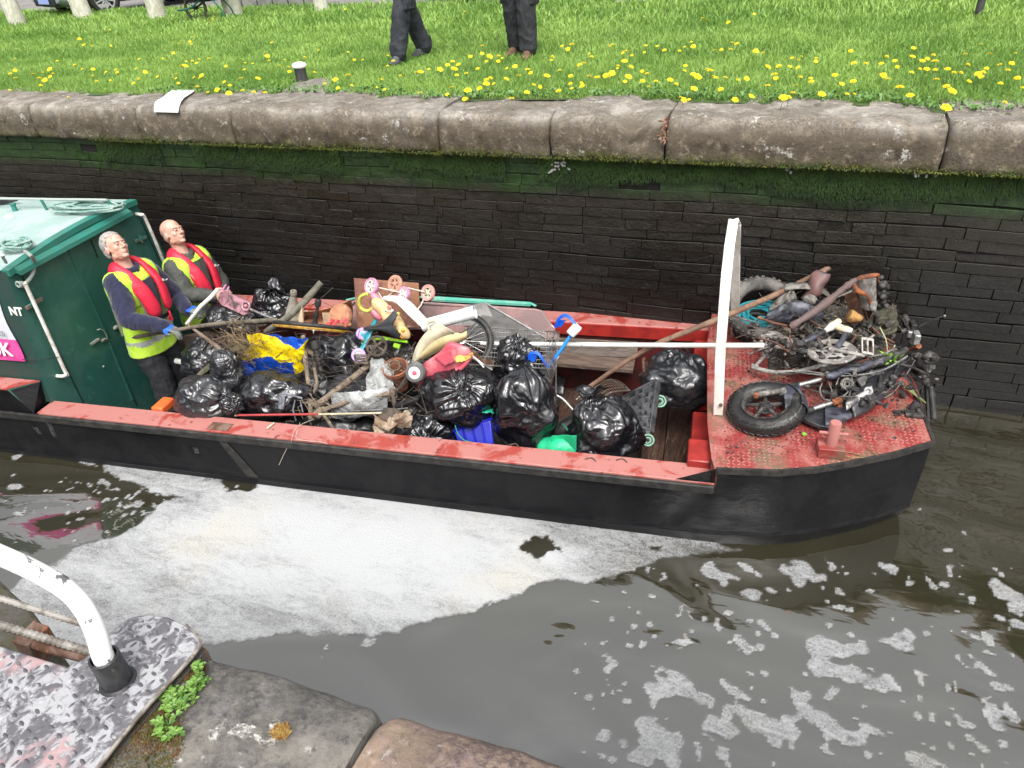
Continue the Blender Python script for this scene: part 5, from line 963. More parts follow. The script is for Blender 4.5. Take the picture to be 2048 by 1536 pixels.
def bag(label, c, rx, ry, rz, K=None, seed=0, m=None, fold=.05, neck=.28, name='bin_bag', tuft=.5, cat='bin bag', group='tied black bin bags in the hold', flat=.7):
    """a tied refuse sack: K is the direction of its knot, folds gather towards it"""
    K = (K if K is not None else BW).normalized(); x, y, a = basis(K, BU); X_, Y_, Z_ = BU, BV, BW; nu, nv_ = 128, 84; mb = MB(); vs = []; nf_ = random.Random(seed)
    k1, k2 = nf_.randint(9, 13), nf_.randint(17, 24); ph = nf_.random() * 9; amp = fold * min(rx, rz)
    for i in range(nv_ + 1):
        th = PI * i / nv_; s_, c_ = math.sin(th), math.cos(th)
        for j in range(nu):
            t = 2 * PI * j / nu; d = a * c_ + (x * math.cos(t) + y * math.sin(t)) * s_
            e = V((d.dot(X_), d.dot(Y_), d.dot(Z_))); sc = 1 / math.sqrt((e.x / rx) ** 2 + (e.y / ry) ** 2 + (e.z / rz) ** 2)
            low = noise.noise(d * 1.5 + V((seed * 3.1, 0, 0))) * .24 + noise.noise(d * 3.4 + V((0, seed * 2.3, 0))) * .07
            g_ = .16 + .84 * max(0, c_) ** 1.0
            tw = t + .55 * noise.noise(d * 1.6 + V((seed, 5, 1)))
            pl = (abs(math.sin(tw * k1 / 2 + ph + 1.6 * noise.noise(d * 1.7 + V((3, seed, 0))))) - .6) * .85 + (abs(math.sin(tw * k2 / 2 + ph * 2 + noise.noise(d * 3))) - .6) * .42
            w3 = d + V((noise.noise(d * 2.1 + V((seed, 0, 7))), noise.noise(d * 2.1 + V((0, seed, 3))), noise.noise(d * 2.1 + V((5, 1, seed))))) * .35
            f1 = noise.voronoi(V((w3.x * 1.5, w3.y * 1.5, w3.z * 2.4)) + V((seed, 0, 0)))[0]; hz_ = e.z * 1.0
            cr = min(f1[1] - f1[0], .6) * .45 - .12 + (1 - g_) * ((abs(math.sin(hz_ * 8 + 3.2 * noise.noise(w3 * 1.6 + V((seed, 2, 0))))) - .6) * .42 + (abs(math.sin(hz_ * 17 + e.x * 3 + 4 * noise.noise(w3 * 2.4))) - .6) * .20) + ridge(V((w3.x, w3.y, w3.z * 2)), 2.6, seed) * .12
            r = sc * (1 + low) + amp * (pl * g_ * 1.25 + cr * 1.15)
            if c_ > .72: u_ = (c_ - .72) / .28; r *= 1 - .10 * u_ * u_
            p = c + d * r
            if th < neck: # neck and knot
                u_ = 1 - th / neck; rad = sc * math.sin(neck) * (1 - u_) ** 1.0; tz = sc * (.96 + .10 * u_)
                p = c + a * tz * (1 + low) * .97 + (x * math.cos(t) + y * math.sin(t)) * max(rad * (1 + .25 * pl), .012)
            dn_ = p - c; hz = dn_.dot(BW)
            if hz < 0 and th > neck: p = p + (dn_ - BW * hz) * (.16 * min(1, -hz / rz))
            if hz < -rz * flat: p = p - BW * (hz + rz * flat) * .85
            vs.append(p)
    mb.add(vs, [(i * nu + j, i * nu + (j + 1) % nu, (i + 1) * nu + (j + 1) % nu, (i + 1) * nu + j) for i in range(nv_) for j in range(nu)][::1])
    mb.f = [f[::-1] for f in mb.f]
    root = thing(name, label, cat, c - BW * rz * flat, group)
    mk('sack', mb, m or M_bag, root, ang=180)
    tp = c + a * (1 / math.sqrt((a.dot(X_) / rx) ** 2 + (a.dot(Y_) / ry) ** 2 + (a.dot(Z_) / rz) ** 2)) * 1.02
    kb = MB(); R0 = min(rx, rz) * .34 * tuft; n = 40
    def tf(s_, t_):
        t = 2 * PI * s_; q = R0 * (.12 + .9 * t_ ** .8) * (1 + .35 * math.sin(t * 3 + ph) + .25 * abs(math.sin(t * 7 + ph))); hgt = R0 * (1.1 * t_ - .55 * t_ * t_ * (1 + math.sin(t * 2 + ph)))
        w = V((nz((s_ * 5, t_ * 3, seed), 1), nz((s_ * 5, t_ * 3, seed), 1, 5), nz((s_ * 5, t_ * 3, seed), 1, 9))) * R0 * .35 * t_
        return tp + a * hgt + (x * math.cos(t) + y * math.sin(t)) * q + w
    kb.grid(tf, n, 8, thick=.0015); mk('knotted_top', kb, m or M_bag, root, ang=180)
    return root
def sheet(name, label, cat, f, nu, nv_, m, amp=.02, s=6, seed=0, thick=.002, parent=None, fine=0.):
    mb = MB()
    def g(a, t): p = V(f(a, t)); return p + V((ridge(p, s, seed), ridge(p, s, seed + 7), ridge(p, s, seed + 3))) * amp + V((ridge(p, s * 3, seed), 0, ridge(p, s * 3, seed + 2))) * (amp * .35 + fine)
    mb.grid(g, nu, nv_, thick=thick)
    if parent is not None: return mk(name, mb, m, parent, ang=180)
    return solo(name, label, cat, mb, m, ang=180)
def quadf(a, b_, c, d, bulge=0., n=None):
    n = n or BW
    return lambda s_, t_: (a.lerp(b_, s_)).lerp(d.lerp(c, s_), t_) + n * bulge * math.sin(PI * s_) * math.sin(PI * t_)
M_grime = mat('tangled_debris', (.030, .024, .018), .7, c2=(.012, .011, .011), s=9, c3=(.09, .07, .05), s3=25, bump=1, bs=30)
# loose mass under the recognisable things
mb = MB()
def heap(s_, t_):
    u = -4.45 + 3.35 * s_; v = .19 + 1.7 * t_; h = -.62 + .50 * math.sin(PI * min(1, s_ * 1.05)) ** .5 * math.sin(PI * (.12 + .76 * t_)) ** .6
    h -= .38 * max(0, min(1, (u + 4.0) * -2.2)); p = V((u, v, 0)); return B(u, v, h + .07 * ridge(p, 2.6) + .05 * ridge(p, 7, 3) + .02 * nz(p, 18))
mb.grid(heap, 150, 80); hp = mk('debris', mb, bagmat('dark_debris_plastic', (.009, .009, .010), .4, (.022, .019, .016)), ang=180); struct(hp, 'stuff'); hp['label'] = 'dark tangle of wet debris and torn plastic under the rubbish in the hold'; hp['category'] = 'debris'
def sz(p, a, b_): return px2m(a, p), px2m(b_, p)
def pbag(label, x, y, v, wpx, hpx, dep, kx, ky, kv, **k):   # centre, pixel half sizes, depth; knot direction
    c = Q(x, y, v); q = pxm(c); K = (Q(x + kx, y + ky, v + kv) - c); return bag(label, c, wpx / q, dep, hpx / q * 1.06, K, **k)
pbag('long black bin bag slumped over the near gunwale at the left end', 408, 792, .30, 66, 36, .17, 80, 14, -.02, seed=1, fold=.09, tuft=.9, m=M_bag2)
pbag('upright twist of black bin bag rising behind the slumped bag on the near gunwale', 455, 745, .50, 30, 46, .11, 20, -40, 0, seed=2, fold=.10, m=M_bag2)
pbag('low black bin bag with a smooth shiny front under the blue and yellow bag', 545, 787, .45, 86, 40, .18, -40, -30, .2, seed=3, fold=.06, tuft=.3)
pbag('black bin bag tied in a tuft beside the grey cone on the far side', 545, 612, 1.55, 44, 34, .17, 4, -40, .0, seed=4, fold=.14, tuft=1.3)
pbag('flat spread black bin bag in front of the man in the olive jacket', 462, 634, 1.40, 62, 26, .18, 30, -10, .0, seed=5, fold=.16, tuft=.5, m=M_bag2)
pbag('black bin bag pressed against the leg of the man in navy', 412, 716, 1.0, 42, 36, .18, 10, -30, .1, seed=6, fold=.13, tuft=.4, m=M_bag2)
pbag('round black bin bag behind the black handlebar stem', 688, 715, .98, 56, 46, .22, 10, -40, .2, seed=7, fold=.05, tuft=.3)
pbag('flattened black bin bag under the muddy bicycle frame tubes', 715, 792, .62, 76, 34, .2, 10, -20, .2, seed=8, fold=.12, tuft=.4, m=M_bag2)
pbag('black bin bag with its knot at the centre under the pink toy car', 922, 788, .50, 74, 56, .22, 14, -30, -.30, seed=9, fold=.08, tuft=.4)
pbag('small black bin bag with long straight folds beside the blue recycling box', 862, 862, .36, 50, 40, .15, -14, 30, -.22, seed=10, fold=.13, tuft=.3)
pbag('largest black bin bag, upright and tightly tied, right of the blue box', 1052, 818, .47, 64, 76, .21, -4, -60, .06, seed=11, fold=.075, neck=.34, tuft=.8, flat=.92)
pbag('black bin bag stuffed behind the large one inside the shopping trolley', 1035, 722, .95, 52, 44, .18, 6, -40, 0, seed=12, fold=.12, tuft=.6)
pbag('black bin bag leaning right with its ear up beside the green bag', 1210, 857, .47, 70, 66, .22, -20, -58, .05, seed=13, fold=.085, neck=.34, tuft=.9, flat=.95)
pbag('crumpled black bin bag on the floor boards next to the bow deck', 1351, 757, 1.28, 68, 50, .25, 16, -44, .1, seed=14, fold=.12, tuft=.3, m=M_bag2)
pbag('half hidden black bin bag behind the pot and clear plastic sheet', 835, 740, .85, 48, 42, .18, 0, -40, 0, seed=15, fold=.1, tuft=.3)
pbag('small crumpled black bag on the near gunwale under the slumped bag', 463, 806, .24, 24, 20, .08, 10, 8, -.05, seed=16, fold=.2, tuft=.6)

# --- woods and poles
def pole(label, pts, r, m, name='pole', cat='pole', k=3, jit=.06, n=10, **kw): 
    mb = MB(); mb.tube(pts, r, n, k=k, jit=jit); return solo(name, label, cat, mb, m, **kw)
M_bark = mat('grey_brown_bark', (.15, .125, .095), .85, c2=(.085, .07, .05), s=12, c3=(.08, .10, .04), s3=9, bump=.8, bs=40)
M_mossbark = mat('mossy_bark', (.085, .085, .045), .9, c2=(.13, .12, .08), s=12, c3=(.10, .14, .03), s3=14, bump=.9, bs=40)
M_mud = mat('dried_mud', (.235, .185, .135), .9, c2=(.14, .105, .075), s=14, c3=(.33, .28, .22), s3=30, bump=.9, bs=50)
M_mud2 = mat('dark_mud_metal', (.10, .075, .055), .85, c2=(.05, .04, .032), s=16, c3=(.20, .15, .11), s3=30, bump=1, bs=60)
M_chrome = mat('dull_steel', (.42, .43, .43), .38, .8, c2=(.24, .22, .20), s=20)
M_bk = mat('black_rubber', (.014, .014, .015), .55, c2=(.035, .033, .03), s=14, bump=.3, bs=60)
M_wpl = mat('white_plastic', (.74, .74, .71), .34, c2=(.60, .59, .54), s=7, c3=(.30, .26, .20), s3=24, lo3=.62, hi3=.70)
M_cream = mat('cream_plastic', (.58, .54, .40), .42, c2=(.44, .40, .28), s=7, c3=(.18, .15, .09), s3=34, lo3=.66, hi3=.72, bump=.15, bs=40)
pole('long grey-brown wooden pole gripped by the man in navy', [Q(258, 676, .80), Q(330, 664, .76), Q(430, 648, .85), Q(555, 640, 1.05)], [.014, .017, .017, .020], M_bark)
pole('short brown broken branch crossing the wooden pole in front of the hands', [Q(374, 648, 1.0), Q(400, 668, .95), Q(430, 690, .9), Q(457, 711, .85)], [.008, .015, .018, .020], mat('pinkish_branch', (.27, .16, .11), .85, c2=(.20, .17, .13), s=9, bump=.7, bs=40), name='branch', cat='branch')
pole('thick log rising diagonally with a reddish cut end beside the grey cone', [Q(530, 664, 1.1), Q(575, 635, 1.2), Q(610, 602, 1.35), Q(642, 565, 1.5)], [.022, .028, .030, .027], mat('log_bark', (.16, .15, .12), .85, c2=(.09, .085, .06), s=8, c3=(.26, .09, .10), s3=4, lo3=.56, hi3=.62, bump=.8, bs=40), name='log', cat='log', n=14)
pole('thin black twig sticking up behind the log', [Q(625, 610, 1.4), Q(650, 590, 1.45), Q(666, 575, 1.5)], .004, M_bk, name='twig', cat='twig')
pole('mossy green log in front of the black bag, tangled with twigs', [Q(382, 766, .62), Q(408, 742, .66), Q(440, 720, .72), Q(480, 693, .80), Q(500, 680, .84)], [.012, .022, .026, .028, .026], M_mossbark, name='log', cat='log', n=12)
mb = MB(); a = Q(384, 768, .60); mb.grid(lambda s_, t_: Q(384 + 60 * s_, 766 - 42 * s_ + 30 * (t_ - .2) * (s_ * .8 + .3), .60 + .1 * s_ + .06 * math.sin(PI * t_)), 14, 8, thick=.006); solo('bark_strip', 'curved strip of green bark hanging below the mossy log', 'bark', mb, M_mossbark)
random.seed(21)
mb = MB()
for k in range(150):
    x, y = random.gauss(478, 20), random.gauss(690, 20); v = random.uniform(.70, .95); a = random.gauss(.6, .6) if random.random() < .7 else random.uniform(0, 2 * PI); L_ = random.uniform(14, 60)
    p0 = Q(x - L_ * math.cos(a) * .6, y - L_ * math.sin(a) * .6, v); p1 = Q(x, y + random.uniform(-5, 5), v + random.uniform(-.05, .05)); p2 = Q(x + L_ * math.cos(a) * .5, y + L_ * math.sin(a) * .5, v + random.uniform(-.08, .08)); mb.tube([p0, p1, p2], random.uniform(.001, .003), 4, k=2)
tw = mk('twigs', mb, mat('dead_reeds', (.24, .17, .10), .9, c2=(.10, .07, .045), s=9)); struct(tw, 'stuff'); tw['label'] = 'tangle of dead reeds and twigs beside the blue and yellow bag'; tw['category'] = 'twigs'
pole('long rusty wooden pole leaning from the hold up across the bow', [Q(1158, 788, 1.0), Q(1290, 700, 1.02), Q(1420, 645, 1.05), BU_(1560, 585, .55), BU_(1684, 522, 1.0)], [.015, .019, .021, .021, .020], mat('rust_brown_pole', (.25, .15, .10), .7, c2=(.16, .09, .06), s=7, c3=(.32, .25, .19), s3=9, bump=.5, bs=40), k=4, jit=.02, n=14)
pole('long straight white pole lying across the trolley to the bow deck', [Q(962, 687, 1.0), Q(1240, 690, 1.0), BU_(1440, 691, .14), BU_(1528, 691, .42)], [.016, .0175, .018, .018], M_wpl, k=1, jit=0, n=14)
pole('thin pole painted red then pale yellow lying just inside the near gunwale', [Q(470, 831, .20), Q(620, 829, .22), Q(768, 826, .28)], [.0075, .0075], mat('red_and_cream_paint', (.52, .48, .33), .5, c2=(.40, .37, .25), s=12), jit=0, k=1)
mb = MB(); mb.tube([Q(474, 830.6, .199), Q(636, 828.3, .219)], .0083, 10); solo('red_sleeve', 'red painted half of the thin pole by the near gunwale', 'pole sleeve', mb, mat('worn_red_sleeve', (.45, .06, .06), .5, c2=(.35, .05, .05), s=12))
pole('short white pipe held upright by the gloved hand of the man in navy', [Q(374, 648, 1.12), Q(400, 614, 1.16), Q(422, 594, 1.22), Q(436, 578, 1.28)], [.017, .017], M_wpl, jit=0, k=1, n=14, name='pipe', cat='pipe')
pole('stub of white pipe at the leg of the man in navy', [Q(352, 722, 1.0), Q(386, 728, .98)], [.024, .024], M_wpl, jit=0, k=1, n=14, name='pipe', cat='pipe')
mb = MB(); a = Q(327, 812, .26); mb.box(a, .10, .16, .07, BU, BV); solo('orange_can', 'orange plastic container wedged beside the cabin door behind the near gunwale', 'container', mb, mat('orange_plastic', (.80, .14, .03), .45, c2=(.7, .11, .03), s=8), bevel=.015)
mb = MB(); mb.bar(Q(352, 690, 1.25), Q(520, 662, 1.4), .035, .16, BW); solo('wooden_crate_side', 'brown board standing behind the wooden pole near the men', 'board', mb, mat('brown_plank', (1, 1, 1)), bevel=.004)
mb = MB(); mb.bar(Q(395, 655, 1.5), Q(600, 640, 1.6), .06, .03, BW); solo('plank', 'narrow grey plank behind the wooden pole', 'plank', mb, M_plank, bevel=.003)

# --- pink scooter held by the second man: deck, neck, wheel
M_pink = mat('scratched_pink', (.52, .26, .31), .3, c2=(.32, .17, .20), s=14, c3=(.11, .075, .07), s3=12, lo3=.54, hi3=.64, metal=.2)
sc = thing('kick_scooter', 'muddy pink kick scooter with a rounded deck held by the bald man', 'scooter', Q(470, 600, 1.3))
mb = MB(); mb.grid(lambda s_, t_: Q(438 + 60 * s_, 592 + 28 * s_, 1.34 - .04 * s_) + (BV * .4 + BW * .9 + BU * .35).normalized() * ((t_ - .5) * .125 * (min(1, .55 + 4 * s_ * (1 - s_)))) + BV * .0, 16, 8, thick=.018); mk('deck', mb, M_pink, sc)
mb = MB(); mb.tube([Q(498, 617, 1.3), Q(520, 627, 1.28), Q(552, 640, 1.24)], [.013, .012], 10); mk('steering_tube', mb, M_chrome, sc)
mb = MB(); mb.torus(Q(492, 612, 1.3), (BV * .8 - BW * .5), .036, .013, 24, 10); mb.ell(Q(492, 612, 1.3), .02); mk('wheel', mb, M_pink, sc)
mb = MB(); mb.tube([Q(442, 590, 1.36), Q(447, 577, 1.4), Q(452, 569, 1.42)], .007, 8); mb.tube([Q(446, 592, 1.36), Q(455, 580, 1.4), Q(458, 573, 1.42)], .007, 8); mk('fork', mb, mat('bright_pink', (.62, .22, .42), .4), sc)

# --- grey cone
cn = Q(586, 628, 1.5); ct = Q(587, 582, 1.5); ax = (ct - cn); H_ = ax.length; mb = MB()
mb.lathe(cn, ax, [(.068, -.02), (.070, 0), (.062, .01), (.024, H_ * .82), (.029, H_ * .84), (.031, H_ * .90), (.026, H_), (.018, H_), (.016, H_ * .8)], 24); mb.box(cn - ax.normalized() * .02, .2, .2, .02, BU, BV)
solo('traffic_cone', 'muddy grey traffic cone standing among the bags on the far side', 'traffic cone', mb, mat('muddy_cone', (.30, .28, .24), .85, c2=(.20, .18, .14), s=14, bump=.5, bs=60))

# --- blue and yellow carrier bag
yb = thing('shopping_bag', 'crumpled blue and yellow plastic shopping bag lying on the twigs', 'bag', Q(548, 735, .8))
def ybf(s_, t_, back=0):
    xl, xr = (492 - 9 * t_), (613 - 8 * t_); x = xl + (xr - xl) * s_ + 4 * math.sin(t_ * 8) * (1 - s_ * .4) + 3 * math.sin(t_ * 13 + 1) * s_; y = 665 + 12 * s_ + (80 - 14 * s_) * t_ + 3.5 * math.sin(s_ * 9 + 1) * (.4 + t_) + 2 * math.sin(s_ * 23)
    p = Q(x, y, .80 + .05 * math.cos(PI * s_)); e = math.sin(PI * min(max(s_, 0), 1)) ** .5 * math.sin(PI * (.08 + .84 * t_)) ** .5; return p + (TOCAM(p) * (.075 if not back else -.05)) * e
M_yel = mat('yellow_plastic_film', (.78, .58, .008), .30, c2=(.66, .47, .01), s=9, c3=(.25, .17, .03), s3=16, lo3=.66, hi3=.74, bump=.5, bs=24); M_blu = mat('blue_plastic_film', (.006, .07, .46), .28, c2=(.01, .05, .32), s=8, c3=(.02, .03, .08), s3=14, lo3=.6, hi3=.7, bump=.5, bs=24)
mb = MB(); g_ = lambda s_, t_: (lambda p: p + TOCAM(p) * (.026 * ridge(p, 8, 2) + .010 * ridge(p, 22, 5)))(ybf(s_, t_)); mb.grid(g_, 60, 40); mb.m = [1 if ((j / 40 > .60 + .10 * (i / 60) + .02 * math.sin(i * .2) and not (i / 60 > .82 + .1 * (1 - j / 40))) or ((i / 60) > .36 and j / 40 < .02 + .55 * max(0, (i / 60 - .36)) * (1 if i / 60 < .92 else .75) - (0 if i / 60 < .86 else (i / 60 - .86) * 2))) else 0 for i in range(60) for j in range(40)]
mk('front_panel', mb, [M_yel, M_blu], yb, ang=180)
mb = MB(); mb.grid(lambda s_, t_: ybf(s_, t_, 1), 20, 14); mk('back_panel', mb, M_blu, yb, ang=180)
mb = MB()
for (x0, y0, x1, y1) in ((515, 680, 538, 683), (523, 682, 530, 696), (508, 688, 566, 708), (488, 668, 510, 712)): 
    P_ = [Q(x0, y0, .8), Q((x0 + x1) / 2 + 1, (y0 + y1) / 2 + 2, .8), Q(x1, y1, .8)]; mb.tube([p + TOCAM(p) * .10 for p in P_], .0025, 5)
mk('stuck_twigs', mb, M_mud2, yb)
# --- tyres and wheels
def tyre(root, c, ax, R, r, m, knob=0, name='tyre', flat=1.):
    mb = MB(); mb.torus(c, ax, R, r, 56, 12, flat)
    if knob:
        x, y, a = basis(ax)
        for k in range(int(2 * PI * R / knob)):
            t = k * knob / R; d = x * math.cos(t) + y * math.sin(t); tg = a.cross(d)
            for q in (-.55, .0, .55):
                e = (d * math.cos(q * 1.1) + a * math.sin(q * 1.1)); mb.box(c + d * R + e * (r * (1. if flat == 1 else flat)), knob * .55, knob * .5 if q else knob * .6, r * .22, tg, a.cross(tg) if False else a, mi=0)
    return mk(name, mb, m, root, ang=50)
def spokes(root, c, ax, R, n, r, m, hub=.02, hw=.06, name='spokes'):
    mb = MB(); x, y, a = basis(ax); mb.lathe(c - a.normalized() * hw / 2, ax, [(.006, -.02), (.006, 0), (hub, 0), (hub * .7, hw * .3), (hub * .7, hw * .7), (hub, hw), (.006, hw), (.006, hw + .02)], 14)
    for k in range(n): t = 2 * PI * k / n; d = x * math.cos(t) + y * math.sin(t); e = x * math.cos(t + .35) + y * math.sin(t + .35); mb.tube([c + e * hub * .9 + a * hw * (.4 if k % 2 else -.4), c + d * R], r, 4)
    return mk(name, mb, m, root)
mt = thing('bicycle_tyre', 'tan knobbly bicycle tyre seen edge on under the blue and yellow bag', 'tyre', Q(560, 755, .62)); mt_ax = (BW * .9 - BV * .35 + BU * .05)
tyre(mt, Q(575, 752, .95), mt_ax, .28, .020, mat('tan_tyre', (.22, .17, .11), .8, c2=(.13, .10, .07), s=20), .022)
w1 = thing('bicycle_wheel', 'bicycle wheel lying flat with a black tyre and mustard yellow rim', 'bicycle wheel', Q(628, 665, 1.1)); c = Q(628, 655, 1.15); ax1 = (BW * .80 + BV * .50 + BU * .02); rr_ = px2m(76, c)
tyre(w1, c + ax1.normalized() * .012, ax1, rr_, .016, M_bk); mb = MB(); mb.lathe(c - ax1.normalized() * .022, ax1, [(rr_ - .01, 0), (rr_ + .006, 0), (rr_ + .010, .012), (rr_ + .004, .022), (rr_ - .014, .02)], 56, 0, True); mk('rim', mb, mat('mustard_rim', (.42, .25, .03), .55, c2=(.28, .14, .03), s=14, c3=(.08, .04, .02), s3=16, lo3=.6, hi3=.7), w1); spokes(w1, c, ax1, rr_ - .01, 24, .0012, M_chrome)
w2 = thing('bicycle_wheel', 'black bicycle wheel with thin spokes tilted behind the white drainpipe', 'bicycle wheel', Q(935, 700, 1.0)); c = Q(925, 685, .95); ax2 = (BW * .70 - BV * .68 + BU * .12); rr_ = px2m(57, c)
tyre(w2, c, ax2, rr_, .024, M_bk, .020); mb = MB(); mb.torus(c, ax2, rr_ - .026, .006, 48, 6); mk('rim', mb, M_bk, w2); spokes(w2, c, ax2, rr_ - .028, 28, .0012, M_chrome)
# --- black tyre lying flat near green bag
ct_ = thing('car_tyre', 'black car tyre half hidden between the two upright bin bags', 'tyre', Q(1148, 860, .75)); tyre(ct_, Q(1150, 870, .75), BW * .85 - BU * .4, .17, .07, M_bk)
mb = MB()
for k in range(5): mb.torus(Q(1150, 870, .75) + (BW * .85 - BU * .4).normalized() * (.022 + .012 * k), BW * .85 - BU * .4, .222 - .010 * k, .004, 40, 6)
mk('tread_grooves', mb, M_bk, ct_)
# --- copper coloured curved shell with divider
M_cop = mat('copper_brown_shell', (.50, .25, .14), .5, c2=(.33, .15, .09), s=9, c3=(.62, .48, .38), s3=12, lo3=.58, hi3=.68, bump=.4, bs=30)
sh = thing('plastic_tub', 'broken copper-brown tub with a divider holding red scraps behind the flat wheel', 'tub', Q(655, 655, 1.4))
mb = MB()
def tubf(s_, t_): x = 606 + 96 * s_; y = 652 - (30 + 24 * s_ ** 2) * (1 - t_) ; v = 1.30 + .22 * math.sin(PI * t_) + .16 * (1 - t_); return Q(x + 4 * math.sin(PI * t_), y, v)
mb.grid(tubf, 20, 12, thick=.006); mk('shell', mb, M_cop, sh)
mb = MB(); c = Q(682, 634, 1.42); axh = (TOCAM(c) + BU * -.75 + BW * .1).normalized(); mb.lathe(c, axh, [(px2m(27, c), .03), (px2m(28, c), .0), (px2m(25, c), -.03), (px2m(14, c), -.055), (0, -.06)], 28); mk('round_end', mb, M_cop, sh)
mb = MB(); mb.bar(Q(652, 625, 1.36), Q(658, 656, 1.30), .008, .10, BV); mb.bar(Q(601, 612, 1.3), Q(603, 650, 1.25), .04, .02, BV); mk('divider', mb, mat('pale_wood', (.55, .42, .28), .7), sh)
mb = MB(); random.seed(4)
for k in range(9): c = Q(random.uniform(655, 695), random.uniform(640, 658), 1.25); mb.box(c, .05, .03, .012, V((random.uniform(-1, 1), random.uniform(-1, 1), .3)), V((0, .3, 1)))
mk('red_scraps', mb, mat('red_scraps', (.75, .10, .12), .5), sh, bevel=.003)
# --- plastic stem, suspension fork
def jointed(label, pts, rs, m, name, cat, rings=()):
    mb = MB(); 
    for i in range(len(pts) - 1): mb.tube([pts[i], pts[i + 1]], [rs[i], rs[i]], 12)
    for p, q, r, l in rings: d = (q - p).normalized(); mb.lathe(p, d, [(r * .8, -l), (r, -l * .8), (r, l * .8), (r * .8, l)], 14)
    return solo(name, label, cat, mb, m)
a, b_ = Q(636, 606, 1.2), Q(630, 648, 1.15)
jointed('black handlebar stem standing up through the flat wheel', [a, a.lerp(b_, .5), b_], [.014, .017], M_bk, 'handlebar_stem', 'stem', [(a, b_, .026, .03), (a.lerp(b_, .6), b_, .023, .012), (b_, a, .024, .02)])
a, b_ = Q(630, 690, .78), Q(644, 752, .70)
jointed('black suspension fork leg with silver rings in the middle of the heap', [a, a.lerp(b_, .45), b_], [.022, .015], M_bk, 'suspension_fork', 'fork', [(a, b_, .034, .035), (a.lerp(b_, .3), b_, .028, .012), (a.lerp(b_, .48), b_, .026, .01), (a.lerp(b_, .62), b_, .024, .008), (a.lerp(b_, .8), b_, .021, .03)])
# --- muddy bicycle frame
mf = thing('bicycle_frame', 'mud covered bicycle frame with its tubes crossing over the clear plastic', 'bicycle frame', Q(635, 840, .35))
A0, A1, J, T1, T2 = Q(606, 672, .85), Q(614, 745, .62), Q(640, 822, .36), Q(728, 738, .62), Q(785, 786, .40)
for nm, pts, r in (('seat_tube', [A0, A1, Q(620, 790, .48), Q(622, 840, .33)], .019), ('down_tube', [Q(632, 812, .38), T1, Q(748, 722, .68)], .024), ('chain_stay', [J, Q(710, 800, .39), T2], .018), ('rear_stay', [J, Q(612, 792, .46), Q(600, 778, .5)], .013), ('rear_stay', [J, Q(655, 840, .30), Q(668, 860, .22)], .012), ('rear_stay', [Q(622, 790, .47), Q(634, 770, .54), Q(628, 735, .6)], .012)):
    mb = MB(); mb.tube(pts, r, 12, k=3, jit=.10); mk(nm, mb, M_mud, mf)
mb = MB(); mb.lathe(J - BV * .05, (BV * .8 + BU * .4 + BW * .3), [(.022, -.03), (.034, -.02), (.034, .05), (.02, .06)], 16); mb.ell(J + BU * .02, .04, .03, .035); blobby(mb, .01, 25); mk('bottom_bracket', mb, M_mud, mf)
mb = MB(); mb.lathe(T2, BW, [(.012, -.12), (.016, -.11), (.016, -.02), (.024, 0), (.020, .03), (.012, .04)], 14); mk('head_joint', mb, M_mud, mf)
random.seed(31)
mb = MB()
for k in range(26):
    x, y = random.gauss(628, 14), random.gauss(812, 18); p = Q(x, y, .33); mb.tube([p, p + V((random.uniform(-.05, .05), random.uniform(-.04, .02), random.uniform(-.05, .03))), p + V((random.uniform(-.09, .09), random.uniform(-.05, .02), random.uniform(-.09, .02)))], random.uniform(.0015, .004), 5, k=2)
mk('caught_weed', mb, M_mud, mf)
mb = MB(); mb.tube([Q(555, 793, .34), Q(570, 786, .36), Q(605, 797, .38)], [.014, .008], 8); mb.bar(Q(566, 790, .33), Q(562, 818, .28), .045, .02, BV); mb.tube([Q(590, 800, .34), Q(586, 820, .3), Q(592, 842, .27)], .006, 6); mb.tube([Q(600, 800, .34), Q(606, 825, .3)], .006, 6)
solo('brake_parts', 'grey brake lever parts dangling left of the muddy frame joint', 'brake parts', mb, mat('grey_plastic', (.20, .22, .26), .5, c2=(.10, .10, .11), s=20), bevel=.003)
# crank set
cr = thing('crank_set', 'muddy bicycle crank with chainring and pedal above the terracotta pot', 'crank', Q(755, 700, .62)); c = Q(753, 692, .66); axc = (TOCAM(c) + BW * .2 - BU * .15).normalized()
mb = MB(); mb.torus(c, axc, .068, .008, 34, 8); x, y, a = basis(axc)
for k in range(5): t = 2 * PI * k / 5 + .3; mb.bar(c, c + (x * math.cos(t) + y * math.sin(t)) * .066, .016, .006, axc)
mb.ell(c, .02, n=10, m=8)
for k in range(30): t = 2 * PI * k / 30; mb.box(c + (x * math.cos(t) + y * math.sin(t)) * .077, .008, .006, .008, x * math.cos(t) + y * math.sin(t), axc)
blobby(mb, .004, 40); mk('chainring', mb, M_mud2, cr)
mb = MB(); mb.bar(c + axc * .02, Q(733, 722, .62) + axc * .03, .024, .014, axc); blobby(mb, .003, 40); mk('crank_arm', mb, M_mud2, cr)
p = Q(722, 718, .60); mb = MB(); 
for dy in (-.03, 0, .03): mb.bar(p - BU * .045 + BW * dy - BV * .0, p + BU * .045 + BW * dy * 1.0, .012, .02, BV)
for dx in (-.045, .045): mb.bar(p + BU * dx - BW * .035, p + BU * dx + BW * .035, .010, .02, BV)
mk('pedal', mb, mat('muddy_pedal', (.26, .21, .16), .8, c2=(.12, .09, .07), s=20, bump=.7, bs=60), cr)
